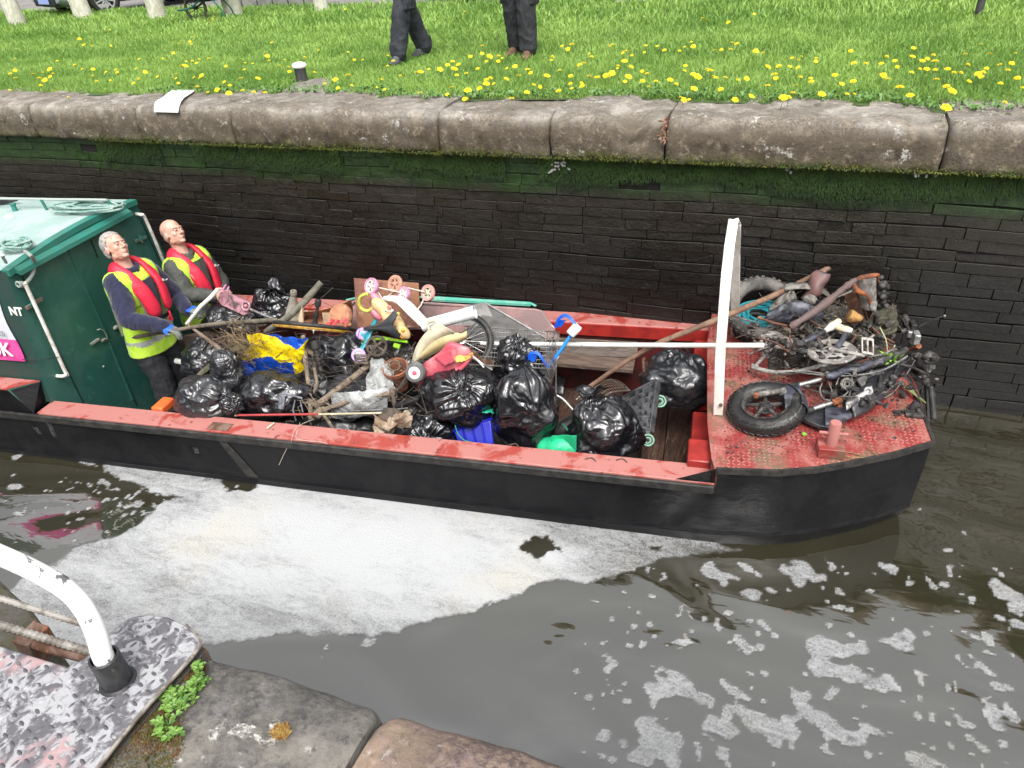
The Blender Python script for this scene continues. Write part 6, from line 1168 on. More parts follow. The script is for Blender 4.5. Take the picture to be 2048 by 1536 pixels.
# --- clear plastic and grey sheet
M_clear = mat('clear_plastic', (.75, .78, .78), .18, c2=(.55, .57, .56), s=6, alpha=.34, bump=.8, bs=14, spec=.8); M_gsheet = mat('grey_plastic_sheet', (.40, .41, .40), .35, c2=(.24, .245, .24), s=8, bump=.7, bs=22, alpha=.8)
sheet('plastic_sheet', 'grey translucent plastic sheet crumpled beside the terracotta pot', 'plastic sheet', quadf(Q(738, 722, .62), Q(775, 728, .64), Q(792, 800, .42), Q(728, 800, .42), .03), 44, 60, M_gsheet, .022, 9, 3)
sheet('plastic_bag', 'clear plastic bag lying under the muddy frame tubes', 'plastic bag', lambda s_, t_: (lambda p: p + TOCAM(p) * .07 * math.sin(PI * s_) * math.sin(PI * t_))(Q(662 + 112 * s_ - 6 * t_, 790 + 52 * t_ - 10 * s_, .40)), 60, 40, M_clear, .014, 9, 5)
# pot
c = Q(792, 742, .60); axp = (TOCAM(c) * .35 + BW * .9 - BU * .1).normalized(); mb = MB(); mb.lathe(c, axp, [(.058, -.17), (.078, .0), (.082, .005), (.094, .01), (.096, .042), (.088, .044), (.080, .0), (.055, -.15), (0, -.15)], 28)
pt = thing('plant_pot', 'broken terracotta plant pot with twine in its mouth', 'plant pot', c - axp * .17); mk('pot', mb, mat('terracotta', (.36, .13, .065), .8, c2=(.22, .085, .05), s=8, c3=(.40, .28, .20), s3=20, bump=.3, bs=50), pt)
mb = MB(); pts = [c + axp * (.05 + .02 * math.sin(k)) + (basis(axp)[0] * math.cos(k * 1.7) + basis(axp)[1] * math.sin(k * 1.7)) * (.05 + .03 * math.sin(k * 3.1)) for k in range(12)]; mb.tube(pts, .004, 6, k=4); mk('twine', mb, M_mud, pt)
# rag
sheet('muddy_rag', 'muddy cream rag bundled by the near gunwale in front of the frame', 'rag', lambda s_, t_: (lambda p: p + TOCAM(p) * (.07 * math.sin(PI * s_) * math.sin(PI * t_)))(Q(742 + 74 * s_, 836 + 32 * t_ + 8 * math.sin(s_ * 6), .24)), 50, 34, mat('muddy_cream_cloth', (.42, .34, .25), .9, c2=(.24, .17, .11), s=11, bump=.6, bs=50), .026, 10, 8)
mb = MB(); mb.ell(Q(782, 832, .28), .09, .05, .035, X=BU, Z=BW, n=24, m=14); blobby(mb, .03, 16); solo('clod', 'dark clod of mud and weed on top of the muddy rag', 'mud', mb, M_mud2)
pole('grey metal bar with a black bracket in front of the toy car wheel', [Q(710, 822, .34), Q(800, 818, .34), Q(816, 816, .34)], .006, M_chrome, k=1, jit=0, name='metal_bar', cat='bar')
mb = MB(); mb.bar(Q(790, 812, .38), Q(838, 795, .42), .05, .02, BW); mb.tube([Q(838, 798, .42), Q(843, 770, .46)], .008, 8); mb.tube([Q(805, 806, .38), Q(802, 826, .34)], .008, 8); solo('black_bracket', 'black metal bracket and arm below the toy car wheel', 'bracket', mb, M_bk, bevel=.003)
mb = MB(); mb.bar(Q(800, 775, .45), Q(823, 742, .5), .03, .02, BW); mb.tube([Q(778, 800, .42), Q(800, 775, .46), Q(812, 760, .5)], .012, 8); blobby(mb, .008, 30); solo('muddy_stem', 'muddy bent metal stem reaching up toward the toy car wheel', 'stem', mb, M_mud2)
# --- wooden board standing behind the pram
mb = MB(); bq = [Q(709, 556, 1.70), Q(838, 566, 1.66), Q(842, 655, 1.50), Q(716, 655, 1.52)]; mb.prism(bq, (bq[1] - bq[0]).cross(bq[3] - bq[0]).normalized() * -.014)
solo('wooden_board', 'brown stained plywood board standing upright behind the pink pram wheels', 'board', mb, mat('stained_plywood', (.27, .125, .07), .55, c2=(.15, .06, .045), s=4, c3=(.36, .24, .16), s3=7, lo3=.56, hi3=.68, bump=.3, bs=30), bevel=.002)
# --- doll pram
pr = thing('doll_pram', 'upturned white framed doll pram with four pink wheels in the air', 'pram', Q(800, 610, 1.3))
M_pw = mat('pink_wheel', (.66, .30, .47), .5, c2=(.50, .24, .34), s=20, c3=(.28, .20, .14), s3=30, lo3=.6, hi3=.68); M_bw = mat('muddy_pink_wheel', (.56, .30, .22), .6, c2=(.45, .24, .17), s=20)
for i, (x, y, r, m_, m2_, v) in enumerate(((743, 572.5, 17, M_pw, M_wpl, 1.30), (790.5, 568, 18, M_bw, M_bw, 1.38), (808.5, 587.5, 14.5, M_pw, M_wpl, 1.32), (856, 586, 17, mat('salmon_wheel', (.72, .33, .33), .45, c2=(.6, .28, .25), s=20), M_cream, 1.42))):
    c = Q(x, y, v); axw = (TOCAM(c) * .8 - BU * .62 + BW * .05).normalized(); r = px2m(r, c); mb = MB(); mb.lathe(c, axw, [(r * .72, -.014), (r * .94, -.016), (r, -.008), (r, .008), (r * .94, .016), (r * .72, .014)], 30, 0, True); w_ = mk('wheel', mb, m_, pr)
    mb = MB(); mb.lathe(c, axw, [(r * .60, -.011), (r * .74, -.012), (r * .74, .012), (r * .60, .011)], 30, 0, True); X_, Y_, a = basis(axw); mb.lathe(c - axw * .014, axw, [(.012, 0), (.016, .004), (.016, .024), (.008, .03)], 12)
    for k in range(5): t = 2 * PI * k / 5 + .3 * i; d = X_ * math.cos(t) + Y_ * math.sin(t); mb.bar(c, c + d * r * .64, .016, .012, axw)
    mk('spoked_rim', mb, m2_, w_)
M_fr = mat('thin_cream_steel', (.55, .50, .42), .4)
for pts in ([(752, 574, 1.30), (800, 585, 1.32)], [(800, 572, 1.38), (850, 584, 1.42)], [(756, 584, 1.30), (766, 600, 1.28), (776, 615, 1.24)], [(786, 584, 1.36), (770, 597, 1.30), (762, 610, 1.25)], [(850, 592, 1.42), (842, 610, 1.36), (828, 628, 1.28)], [(800, 595, 1.32), (812, 618, 1.25)]):
    mb = MB(); mb.tube([Q(*p) for p in pts], .006, 8); mk('frame_tube', mb, M_fr, pr)
# --- white moulded arm and drainpipe
def strap(P_, w, t, up, name, label, cat, m, k=5):
    Q_ = smoothpath(P_, k); mb = MB(); W = w if isinstance(w, list) else [w, w]; vs = []
    for i, p in enumerate(Q_):
        a = (Q_[min(i + 1, len(Q_) - 1)] - Q_[max(i - 1, 0)]).normalized(); o = (up - a * up.dot(a)).normalized(); s_ = a.cross(o); f = i / (len(Q_) - 1) * (len(W) - 1); j = min(int(f), len(W) - 2); ww = W[j] + (W[j + 1] - W[j]) * (f - j)
        vs += [p + s_ * ww * math.cos(2 * PI * q / 16) + o * t * math.sin(2 * PI * q / 16) for q in range(16)]
    n = len(Q_); mb.add(vs, [(i * 16 + j, i * 16 + (j + 1) % 16, (i + 1) * 16 + (j + 1) % 16, (i + 1) * 16 + j) for i in range(n - 1) for j in range(16)] + [tuple(range(16))[::-1], tuple((n - 1) * 16 + j for j in range(16))])
    return solo(name, label, cat, mb, m)
strap([Q(770, 598, 1.16), Q(790, 598, 1.12), Q(808, 606, 1.10), Q(830, 628, 1.0), Q(850, 648, .92), Q(862, 656, .88)], [.022, .036, .050, .048, .044, .030], .024, BW, 'plastic_arm', 'bright white moulded plastic arm curving down under the pram wheels', 'plastic part', M_wpl)
c0, c1 = Q(846, 652, .86), Q(950, 624, .92); d = (c1 - c0).normalized(); Lp = (c1 - c0).length; mb = MB(); mb.lathe(c0, d, [(.045, 0), (.047, .03), (.047, Lp - .03), (.049, Lp), (.044, Lp), (.042, Lp - .03), (.040, .03), (0, .025)], 30)
solo('drainpipe', 'white plastic drainpipe with its open end facing right', 'pipe', mb, mat('drainpipe_white', (.74, .75, .75), .3, c2=(.62, .63, .62), s=5, c3=(.40, .42, .20), s3=9, lo3=.66, hi3=.74))
# --- baby walker: teal frame, lilac wheels, peach tray
bw = thing('baby_walker', 'peach and teal baby walker with lilac wheels and a yellow grab ring', 'baby walker', Q(745, 680, 1.0))
M_peach = mat('peach_plastic', (.72, .50, .24), .5, c2=(.56, .38, .2), s=8, c3=(.5, .3, .15), s3=26, lo3=.68, hi3=.74); M_teal = mat('teal_plastic', (.008, .32, .40), .38, c2=(.01, .26, .33), s=9); M_lil = mat('lilac_plastic', (.40, .25, .56), .4, c2=(.36, .18, .56), s=9)
mb = MB(); c = Q(758, 610, 1.08); dd = (Q(800, 650, .96) - c).normalized(); mb.ell(Q(764, 616, 1.06), .10, .055, .05, X=dd, Z=TOCAM(c), n=24, m=14); mb.ell(Q(786, 640, 1.0), .12, .06, .045, X=dd, Z=TOCAM(c), n=24, m=14); mb.ell(Q(806, 664, .94), .07, .045, .04, X=dd, Z=TOCAM(c)); mk('peach_tray', fuse(mb, .006, 4), M_peach, bw)
mb = MB(); mb.ell(Q(752, 596, 1.10), .05, .03, .03, X=dd, Z=TOCAM(c)); mk('pink_ear', mb, mat('pink_ear', (.82, .22, .30), .4), bw)
mb = MB(); mb.ell(Q(754, 629, 1.04), .055, .028, .028, X=dd, Z=TOCAM(c)); mk('pink_ear', mb, mat('pink_ear', (1, 1, 1)), bw)
def spot(nm, x, y, v, r, m, lift=.05, e=1.):
    p = Q(x, y, v); p += TOCAM(p) * lift; mb = MB(); mb.ell(p, r, r * e, .006, X=dd, Z=TOCAM(p), n=14, m=8); return mk(nm, mb, m, bw)
for (x, y, r, m_, l_) in ((779, 615, .018, M_red, .052), (773, 621, .013, M_wpl, .052), (772, 622, .007, M_bk, .058), (784, 621, .012, M_wpl, .05), (796, 628, .015, mat('olive_print', (.45, .42, .08), .5), .05), (800, 651, .03, M_peach, .04)): spot('printed_spot', x, y, 1.0, r, m_, l_)
for i, (x, y) in enumerate(((800, 664), (806, 660), (798, 671), (804, 674))): spot('flower_petal', x, y, .95, .014, mat('orange_petal', (.85, .35, .02), .4) if i % 2 else mat('yellow_petal', (.85, .65, .03), .4), .055)
cr_ = Q(732, 605, 1.16); pts = []
for k in range(15): t = .2 + 2 * PI * .80 * k / 14; x_, y_ = 734 - 16 * math.cos(t * 1.0 + PI * .9), 605 - 17 * math.sin(t + PI * .9); pts.append(Q(x_, y_, 1.16))
mb = MB(); mb.tube(pts, .0145, 10, k=2, jit=.06); mk('grab_ring', mb, mat('dirty_yellow_ring', (.62, .60, .10), .6, c2=(.48, .44, .10), s=16, bump=.4, bs=60), bw)
for pts, w in (([(752, 640, 1.06), (740, 660, 1.02), (728, 676, .98)], .022), ([(742, 660, .98), (734, 680, .92), (722, 700, .86)], .020)):
    mb = MB(); mb.tube([Q(*p) for p in pts], [w, w * .9, w], 10, k=3, flat=.6); mk('teal_leg', mb, M_teal, bw)
mb = MB(); mb.tube([Q(724, 680, 1.0), Q(755, 676, .98), Q(790, 680, .94), Q(815, 684, .92)], [.014, .018, .012, .010], 8, k=3); mb.tube([Q(788, 690, .9), Q(800, 694, .9)], .02, 8); mk('lime_bar', mb, mat('lime_plastic', (.36, .72, .04), .4), bw)
for x, y, r, v in ((717.5, 711, 15, .82), (725, 668, 13, 1.02)):
    c = Q(x, y, v); axw = (TOCAM(c) + BW * .15 - BU * .1).normalized(); r = px2m(r, c); mb = MB(); mb.lathe(c, axw, [(0, -.02), (r * .9, -.02), (r, -.012), (r, .012), (r * .9, .02), (r * .55, .021), (r * .5, .016), (r * .3, .018), (0, .018)], 28); w_ = mk('wheel', mb, M_lil, bw)
    mb = MB(); mb.lathe(c + axw * .014, axw, [(r * .28, 0), (r * .28, .012), (0, .014)], 16); mk('hub_cap', mb, M_teal, w_)
# --- saddle
sd2 = thing('bicycle_saddle', 'charcoal bicycle saddle with a heart shaped back among the toys', 'bicycle saddle', Q(772, 660, .92))
nose, tail = Q(731, 658, .95), Q(790, 650, .86); L_ = (tail - nose).length; X_ = (tail - nose).normalized(); Nn = TOCAM(nose); Nn = (Nn - X_ * Nn.dot(X_)).normalized(); S_ = Nn.cross(X_); mb = MB()
def sadf(s_, t_):
    w = .020 + .012 * s_ + .072 * max(0, min(1, (s_ - .35) / .5)) ** 1.4; a = (t_ - .5) * 2; xx = L_ * 1.10 * s_ - (.035 * (1 - min(1, abs(a) * 1.6)) ** 1 * max(0, s_ - .8) * 5 * .9)
    return nose + X_ * xx + S_ * (w * a * (1 if s_ < .93 else 1 - (s_ - .93) * 4)) + Nn * (.030 - .055 * abs(a) ** 2.2 - .010 * math.exp(-(a / .25) ** 2) + .012 * s_)
mb.grid(sadf, 36, 20, thick=.014); mk('seat_cover', mb, mat('charcoal_vinyl', (.045, .047, .052), .42, bump=.15, bs=120), sd2, ang=70)
mb = MB(); 
for s_ in (-1, 1): mb.tube([nose + X_ * .03 + S_ * s_ * .01 - Nn * .01, nose + X_ * .1 + S_ * s_ * .02 - Nn * .045, tail + S_ * s_ * .04 - Nn * .02], .004, 6, k=3)
mk('seat_rails', mb, M_chrome, sd2)
# --- cream plastic toy shell
cs = thing('toy_shell', 'curved cream plastic toy panels with a handle loop above the pink toy car', 'toy panel', Q(850, 720, .72))
mb = MB()
def cf(s_, t_):   # big curved fender
    x = 818 + 62 * s_ ** .9 - (12 * math.sin(PI * s_)); y = 742 - 92 * s_ ** .75; w = (10 + 30 * s_) * (t_ - .28)
    p = Q(x + w * .9 + 6, y + w * .55, .70 + .05 * s_); return p + TOCAM(p) * (.05 * math.sin(PI * t_))
mb.grid(cf, 30, 12, thick=.006); mk('curved_panel', mb, M_cream, cs)
mb = MB(); mb.tube([Q(862, 662, .74), Q(853, 650, .76), Q(862, 642, .78), Q(874, 644, .78), Q(876, 660, .76), Q(880, 672, .74)], [.012, .013, .012], 10, k=4); mk('handle_loop', mb, M_cream, cs)
mb = MB()
def cf2(s_, t_):
    x = 838 + 96 * s_; y = 712 - 50 * s_ ** 1.1 - 8 * math.sin(s_ * 4); w = 24 * math.sin(PI * (.12 + .80 * s_)) ** .6 * (t_ - .3) + (3 * math.sin(s_ * 30) if s_ > .7 and t_ < .1 else 0)
    p = Q(x, y + w, .72); return p + TOCAM(p) * (.03 * math.sin(PI * t_) + .03)
mb.grid(cf2, 34, 10, thick=.006); mk('torn_panel', mb, mat('yellowed_plastic', (.52, .45, .24), .45, c2=(.42, .36, .18), s=7, c3=(.2, .16, .08), s3=30, lo3=.66, hi3=.72), cs)
# --- pink toy car
pc = thing('toy_car', 'faded pink ride-on toy car body tipped on its side with one grey wheel', 'toy car', Q(895, 775, .52)); M_pc = mat('faded_pink_plastic', (.62, .10, .14), .42, c2=(.50, .075, .11), s=5, c3=(.68, .27, .28), s3=4, lo3=.48, hi3=.62)
out = [(836, 782), (838, 748), (850, 724), (868, 712), (884, 700), (893, 686), (902, 682), (925, 690), (938, 695), (945, 708), (938, 728), (922, 744), (900, 758), (880, 768), (872, 778), (850, 782)]
mb = MB(); cx_, cy_ = 888, 732; rings = []
for (sc_, lf) in ((.98, -.06), (1.0, .0), (.985, .03), (.93, .052), (.80, .066), (.5, .078), (.2, .082)):
    r_ = []
    for x, y in out: p = Q(cx_ + (x - cx_) * sc_, cy_ + (y - cy_) * sc_, .56); r_.append(p + TOCAM(p) * lf)
    rings.append(r_)
n = len(out); mb.add([p for r_ in rings for p in r_], [(i * n + j, i * n + (j + 1) % n, (i + 1) * n + (j + 1) % n, (i + 1) * n + j) for i in range(len(rings) - 1) for j in range(n)] + [tuple(range(n))[::-1], tuple((len(rings) - 1) * n + j for j in range(n))])
body = fuse(mb, .006, 5); mk('car_body', body, M_pc, pc, ang=180)
def onp(x, y, lf): p = Q(x, y, .56); return p + TOCAM(p) * lf
mb = MB(); mb.prism([onp(868, 714, .06), onp(890, 732, .085), onp(912, 722, .085), onp(900, 700, .07)], TOCAM(onp(890, 720, 0)) * .035); sp_ = mk('raised_cowl', fuse(mb, .005, 4), M_pc, pc, ang=180)
mb = MB(); mb.tube([onp(843, 778, .055), onp(868, 764, .075), onp(895, 748, .08), onp(925, 734, .075), onp(942, 712, .06)], .016, 10, k=4); mk('lower_sill', mb, M_pc, pc)
mb = MB(); c = onp(890, 759, .085); mb.tube([onp(885, 762, .092), onp(886, 757, .094), onp(895, 755, .094), onp(895, 760, .092)], .003, 6, closed=True); mk('oval_badge', mb, mat('ochre_badge', (.5, .3, .06), .5), pc)
c = Q(831, 745, .46); axw = (TOCAM(c) - BU * .35 - BW * .15).normalized(); r = px2m(21, c); mb = MB(); mb.lathe(c, axw, [(r * .58, -.030), (r * .9, -.032), (r, -.02), (r, .012), (r * .88, .024), (r * .60, .026)], 36, 0, True); w_ = mk('wheel', mb, mat('worn_grey_tyre', (.10, .10, .10), .6, c2=(.34, .34, .33), s=5, lo=.48, hi=.6), pc)
mb = MB(); mb.lathe(c, axw, [(r * .60, .0), (r * .60, .024), (r * .50, .026), (r * .46, .012), (r * .3, .016), (0, .018)], 30); mk('white_hub', mb, M_wpl, w_); mb = MB(); mb.ell(c + axw * .022, .017, .017, .01, X=BU, Z=axw); mk('hub_cap', mb, mat('pink_hub', (.8, .10, .16), .35), w_)
sheet('yellow_cloth', 'crumpled yellow duster lying on the pink toy car', 'cloth', lambda s_, t_: onp(906 + 38 * s_, 720 - 10 * s_ + 10 * t_ * (1.1 - s_ * .3) - 2 * math.sin(s_ * 8), .10), 30, 12, mat('yellow_duster', (.82, .62, .16), .8, c2=(.75, .5, .1), s=16), .014, 16, 4)
mb = MB(); mb.tube([Q(908, 760, .62), Q(935, 700, .80), Q(968, 735, .75)], .006, 6); mb.bar(Q(930, 702, .8), Q(985, 736, .85), .008, .05, BV); solo('white_strip', 'white plastic strip beside a rusty scrap right of the pink toy car', 'plastic strip', mb, M_wpl)
mb = MB(); mb.grid(lambda s_, t_: Q(942 + 46 * s_, 708 + 24 * s_ + 14 * (t_ - .5), .82) + BW * .02 * math.sin(s_ * 9), 14, 4, thick=.004); solo('rusty_scrap', 'torn rusty brown scrap between the toy car and the trolley', 'scrap', mb, M_rust)
# --- blue box with green liner
bb = thing('recycling_box', 'deep blue plastic recycling box tipped towards the near gunwale', 'box', Q(950, 880, .34)); M_bb = mat('deep_blue_plastic', (.010, .018, .38), .35, c2=(.008, .014, .30), s=5)
t0, t1, t2, t3 = Q(906, 862, .34), Q(982, 838, .40), Q(975, 815, .62), Q(905, 835, .58)
dn_ = (Q(996, 898, .28) - t1) * 1.0; mb = MB(); b0, b1, b2, b3 = t0.lerp(t1, .12) + dn_ * .95, t1.lerp(t0, .08) + dn_, t2.lerp(t3, .08) + dn_ * 1.02, t3.lerp(t2, .12) + dn_
mb.hexa([b0, b1, b2, b3, t0, t1, t2, t3]); mk('box_body', mb, M_bb, bb, bevel=.012)
mb = MB(); 
for a, b_ in ((t0, t1), (t1, t2), (t2, t3), (t3, t0)): mb.tube([a, b_], .009, 8)
for k in (.25, .5, .75): mb.bar(t0.lerp(t1, k) - BV * .008, b0.lerp(b1, k) - BV * .008, .012, .010, BV)
mk('rim_and_ribs', mb, M_bb, bb)
sheet('green_cloth', 'green plastic cloth strip draped along the rim of the blue box', 'cloth', lambda s_, t_: Q(900 + 82 * s_, 850 - 12 * s_ - 9 * math.sin(s_ * 3) - 12 * t_, .36 + .1 * t_) + BW * .02, 40, 8, mat('mint_green_plastic', (.03, .42, .26), .45, c2=(.02, .33, .2), s=9), .018, 12, 6)
pole('green cord trailing from the cloth down the blue box', [Q(910, 850, .30), Q(916, 868, .28), Q(928, 880, .27), Q(942, 884, .25)], .004, mat('green_cord', (.03, .25, .17), .7), name='cord', cat='cord')
# --- green bag
gb = thing('green_bag', 'bright green woven plastic bag squashed behind the near gunwale', 'bag', Q(1118, 890, .34)); M_gb = mat('bright_green_bag', (.02, .50, .23), .42, c2=(.02, .38, .18), s=7, c3=(.30, .48, .20), s3=7, lo3=.62, hi3=.74, bump=.4, bs=30)
mb = MB(); mb.ell(Q(1118, 896, .32), .16, .10, .09, X=BU, Z=BW, n=30, m=18); blobby(mb, .03, 7); mk('bag_body', mb, M_gb, gb, ang=180)
mb = MB(); mb.grid(lambda s_, t_: Q(1103 + 50 * s_, 871 + 28 * t_, .28 + .02 * math.sin(s_ * 5)), 12, 8, thick=.004); mk('side_panel', mb, M_gb, gb)
mb = MB(); mb.tube([Q(1125, 848, .5), Q(1134, 858, .45), Q(1136, 870, .42)], .006, 6, k=3); mk('strap', mb, mat('dark_green_strap', (.02, .20, .13), .5), gb)
# --- pinkish tray and grey sheet metal behind
ty = thing('barrow_tray', 'large faded pink plastic tray with a green rim propped against the far gunwale', 'tray', Q(1000, 650, 1.75))
M_tp = mat('faded_pink_grey', (.36, .21, .20), .6, c2=(.25, .17, .165), s=4, c3=(.42, .32, .31), s3=6, bump=.2, bs=40)
o_ = [(700, 610), (708, 600), (840, 604), (1070, 618), (1085, 622), (1102, 648), (1120, 680), (1050, 676), (840, 660), (700, 660)]
mb = MB(); P_ = [Q(x, y, 1.74 - .0013 * (y - 600)) for x, y in o_]; mb.prism(P_, BV * .03 - BW * .01); mk('tray_body', mb, M_tp, ty, bevel=.008)
mb = MB(); mb.tube([Q(700, 612, 1.72), Q(710, 602, 1.73), Q(840, 606, 1.73), Q(1068, 620, 1.73), Q(1086, 627, 1.72), Q(1118, 678, 1.66)], .013, 8, k=1); mk('tray_rim', mb, M_tp, ty)
mb = MB(); mb.tube([Q(692, 600, 1.80), Q(720, 594, 1.84), Q(860, 594, 1.84), Q(960, 600, 1.84), Q(1060, 606, 1.84), Q(1072, 612, 1.82)], .014, 6, flat=.5); mb.bar(Q(850, 598, 1.82), Q(1062, 609, 1.82), .03, .02, BW); mk('green_rim', mb, mat('mint_rim', (.10, .42, .32), .5, c2=(.2, .45, .36), s=9), ty)
mb = MB(); mb.lathe(Q(1050, 634, 1.715), TOCAM(Q(1050, 634, 1.7)), [(.024, 0), (.024, .01), (.014, .01), (.014, 0)], 18); mb.ell(Q(1050, 634, 1.71), .016, .016, .004, X=BU, Z=BV); mk('drain_hole', mb, M_bk, ty)
mb = MB(); P_ = [Q(972, 606, 1.50), Q(1092, 676, 1.28), Q(1096, 700, 1.20), Q(985, 700, 1.10), Q(920, 668, 1.10), Q(960, 640, 1.3)]; mb.prism(P_, BV * .012); sm = solo('metal_sheet', 'dull grey sheet metal panel with a folded edge behind the trolley', 'metal sheet', mb, mat('dull_grey_sheet', (.16, .155, .15), .45, c2=(.10, .095, .09), s=5, c3=(.22, .20, .18), s3=12, metal=.3, bump=.2, bs=30), bevel=.002)
mb = MB(); mb.tube([Q(971, 606, 1.49), Q(1030, 640, 1.38), Q(1093, 677, 1.27)], .008, 6); mb.prism([Q(930, 612, 1.42), Q(972, 606, 1.48), Q(992, 650, 1.3), Q(905, 650, 1.2)], BV * .008); mk('folded_edge', mb, mat('pale_grey_metal', (.38, .37, .36), .4, c2=(.26, .25, .24), s=6, metal=.4), sm)
# --- shopping trolley
tr = thing('shopping_trolley', 'wire shopping trolley on its side with a bright blue handle', 'shopping trolley', Q(1060, 760, .95))
M_wire = mat('trolley_wire', (.34, .34, .33), .35, .7, c2=(.16, .14, .12), s=14); M_blue = mat('bright_blue_plastic', (.010, .12, .72), .35, c2=(.01, .10, .60), s=9)
def wires(f, nu, nv_, r, nm):
    mb = MB()
    for i in range(nu + 1): mb.tube([f(i / nu, t / 4) for t in range(5)], r, 4)
    for j in range(nv_ + 1): mb.tube([f(t / 6, j / nv_) for t in range(7)], r, 4)
    return mk(nm, mb, M_wire, tr)
A, Bq, Cq, Dq = Q(930, 652, 1.15), Q(1118, 664, 1.10), Q(1112, 738, .82), Q(920, 728, .80)
Eq = Q(1126, 680, .62); Fq = Q(1112, 790, .55)
wires(lambda s_, t_: A.lerp(Bq, s_).lerp(Dq.lerp(Cq, s_), t_), 34, 9, .0017, 'wire_side'); wires(lambda s_, t_: Bq.lerp(Q(1122, 668, 1.0), s_).lerp(Cq.lerp(Fq, s_), t_) if False else Bq.lerp(Cq, t_).lerp(Q(1085, 690, .80).lerp(Q(1095, 790, .56), t_), s_), 10, 12, .0017, 'wire_end')
for a, b_ in ((A, Bq), (Bq, Cq), (Cq, Dq), (Cq, Fq)): 
    mb = MB(); mb.tube([a, b_], .005, 8); mk('frame_wire', mb, M_wire, tr)
mb = MB(); mb.tube([Q(1078, 664, 1.1), Q(1092, 668, 1.1), Q(1088, 690, 1.05), Q(1072, 706, 1.0)], .005, 6, k=3); mb.tube([Q(1103, 650, 1.12), Q(1110, 662, 1.1), Q(1100, 690, 1.05), Q(1085, 715, 1.0), Q(1068, 735, .9)], .005, 6, k=3); mk('frame_wire', mb, M_wire, tr)
hd = MB(); hd.tube([Q(1143, 668, .98), Q(1122, 700, .92), Q(1096, 734, .86)], .0125, 12); ho = mk('handle_bar', hd, mat('handle_blue', (.012, .22, .72), .32), tr)
def flatbar(pts, nm, w, t, m):
    P_ = smoothpath([Q(*p) for p in pts], 4); mb = MB()
    for a, b_ in zip(P_, P_[1:]): mb.bar(a, b_ + (b_ - a).normalized() * .004, w, t, TOCAM(a))
    return mk(nm, mb, m, tr)
flatbar([(1112, 652, 1.05), (1118, 638, 1.04), (1130, 631, 1.03), (1142, 638, 1.0), (1152, 652, .98)], 'handle_bracket', .022, .04, M_blue)
mb = MB(); mb.prism([Q(1112, 652, 1.05), Q(1120, 640, 1.04), Q(1132, 640, 1.03), Q(1122, 655, 1.04)], TOCAM(Q(1120, 645, 1)) * .012); mk('handle_bracket', mb, M_blue, tr, bevel=.002)
flatbar([(1058, 724, .88), (1062, 708, .88), (1074, 706, .88), (1084, 716, .87), (1096, 737, .86)], 'handle_bracket', .020, .036, M_blue)
mb = MB(); mb.prism([Q(1052, 716, .88), Q(1060, 704, .88), Q(1076, 706, .88), Q(1070, 722, .87), Q(1060, 728, .87)], TOCAM(Q(1060, 715, .9)) * .012); mk('handle_bracket', mb, M_blue, tr, bevel=.002)
mb = MB(); mb.bar(Q(1141, 668, .97), Q(1156, 652, .97), .07, .055, TOCAM(Q(1150, 660, .98))); cb = mk('coin_lock', mb, mat('lock_white', (.72, .71, .68), .4), tr, bevel=.010)
q0, q1 = Q(1105, 727, .885), Q(1121, 705, .925); X_ = (q1 - q0).normalized(); N_ = TOCAM(q0); N_ = (N_ - X_ * N_.dot(X_)).normalized(); text('lettering', 'TESCO', M_wpl, tr, q0 + N_ * .0135 - N_.cross(X_) * .009, X_, N_.cross(X_), .024, .0006, 2)
# --- loose wire basket
wb = thing('wire_basket', 'bent rusty wire basket lying under the long brown pole', 'wire basket', Q(1200, 790, .95))
def wfn(s_, t_, k): 
    p = (Q(1152, 800, .95).lerp(Q(1222, 752, 1.2), s_)).lerp(Q(1182, 818, .8).lerp(Q(1260, 775, 1.0), s_), t_); return p + BW * (.05 * math.sin(PI * s_ * 1.2) + .03 * math.sin(t_ * 3))
mb = MB()
for i in range(19): mb.tube([wfn(i / 18, t / 5, 0) for t in range(6)], .0022, 5)
for j in range(8): mb.tube([wfn(t / 9, j / 7, 0) for t in range(10)], .0022, 5)
mk('wire_mesh', mb, mat('rusty_wire', (.16, .12, .09), .6, .5), wb); mb = MB(); mb.tube([wfn(0, 0, 0), wfn(.5, 0, 0), wfn(1, 0, 0), wfn(1, 1, 0), wfn(.5, 1, 0), wfn(0, 1, 0)], .005, 6, closed=True); mk('rim_wire', mb, M_wire, wb)
pole('bent white wire between the two upright bin bags', [Q(1112, 790, .62), Q(1126, 798, .62), Q(1142, 815, .60), Q(1152, 826, .58)], .006, M_wpl, name='wire', cat='wire')
# --- black dolly with green wheels
dl = thing('plastic_dolly', 'black plastic wheeled dolly tipped on edge with green castors', 'dolly', Q(1290, 860, .72)); M_dp = mat('scuffed_black_plastic', (.030, .032, .035), .5, c2=(.08, .08, .085), s=12, c3=(.16, .15, .14), s3=22, lo3=.62, hi3=.7, bump=.3, bs=40)
c00, c10, c11, c01 = Q(1246, 798, 1.02), Q(1316, 762, 1.02), Q(1302, 864, .66), Q(1262, 850, .66)
def dlf(s_, t_): return c00.lerp(c10, s_).lerp(c01.lerp(c11, s_), t_)
nrm = (c10 - c00).cross(c01 - c00).normalized(); nrm = nrm if nrm.dot(TOCAM(c00)) > 0 else -nrm
mb = MB()
for i in range(6):
    s_ = i / 5; mb.bar(dlf(s_, 0), dlf(s_, 1), .020, .05 if i in (0, 5) else .03, nrm)
for j in range(8):
    t_ = j / 7; mb.bar(dlf(0, t_), dlf(1, t_), .020, .05 if j in (0, 7) else .03, nrm)
mk('grid_deck', mb, M_dp, dl, bevel=.004)
mb = MB()
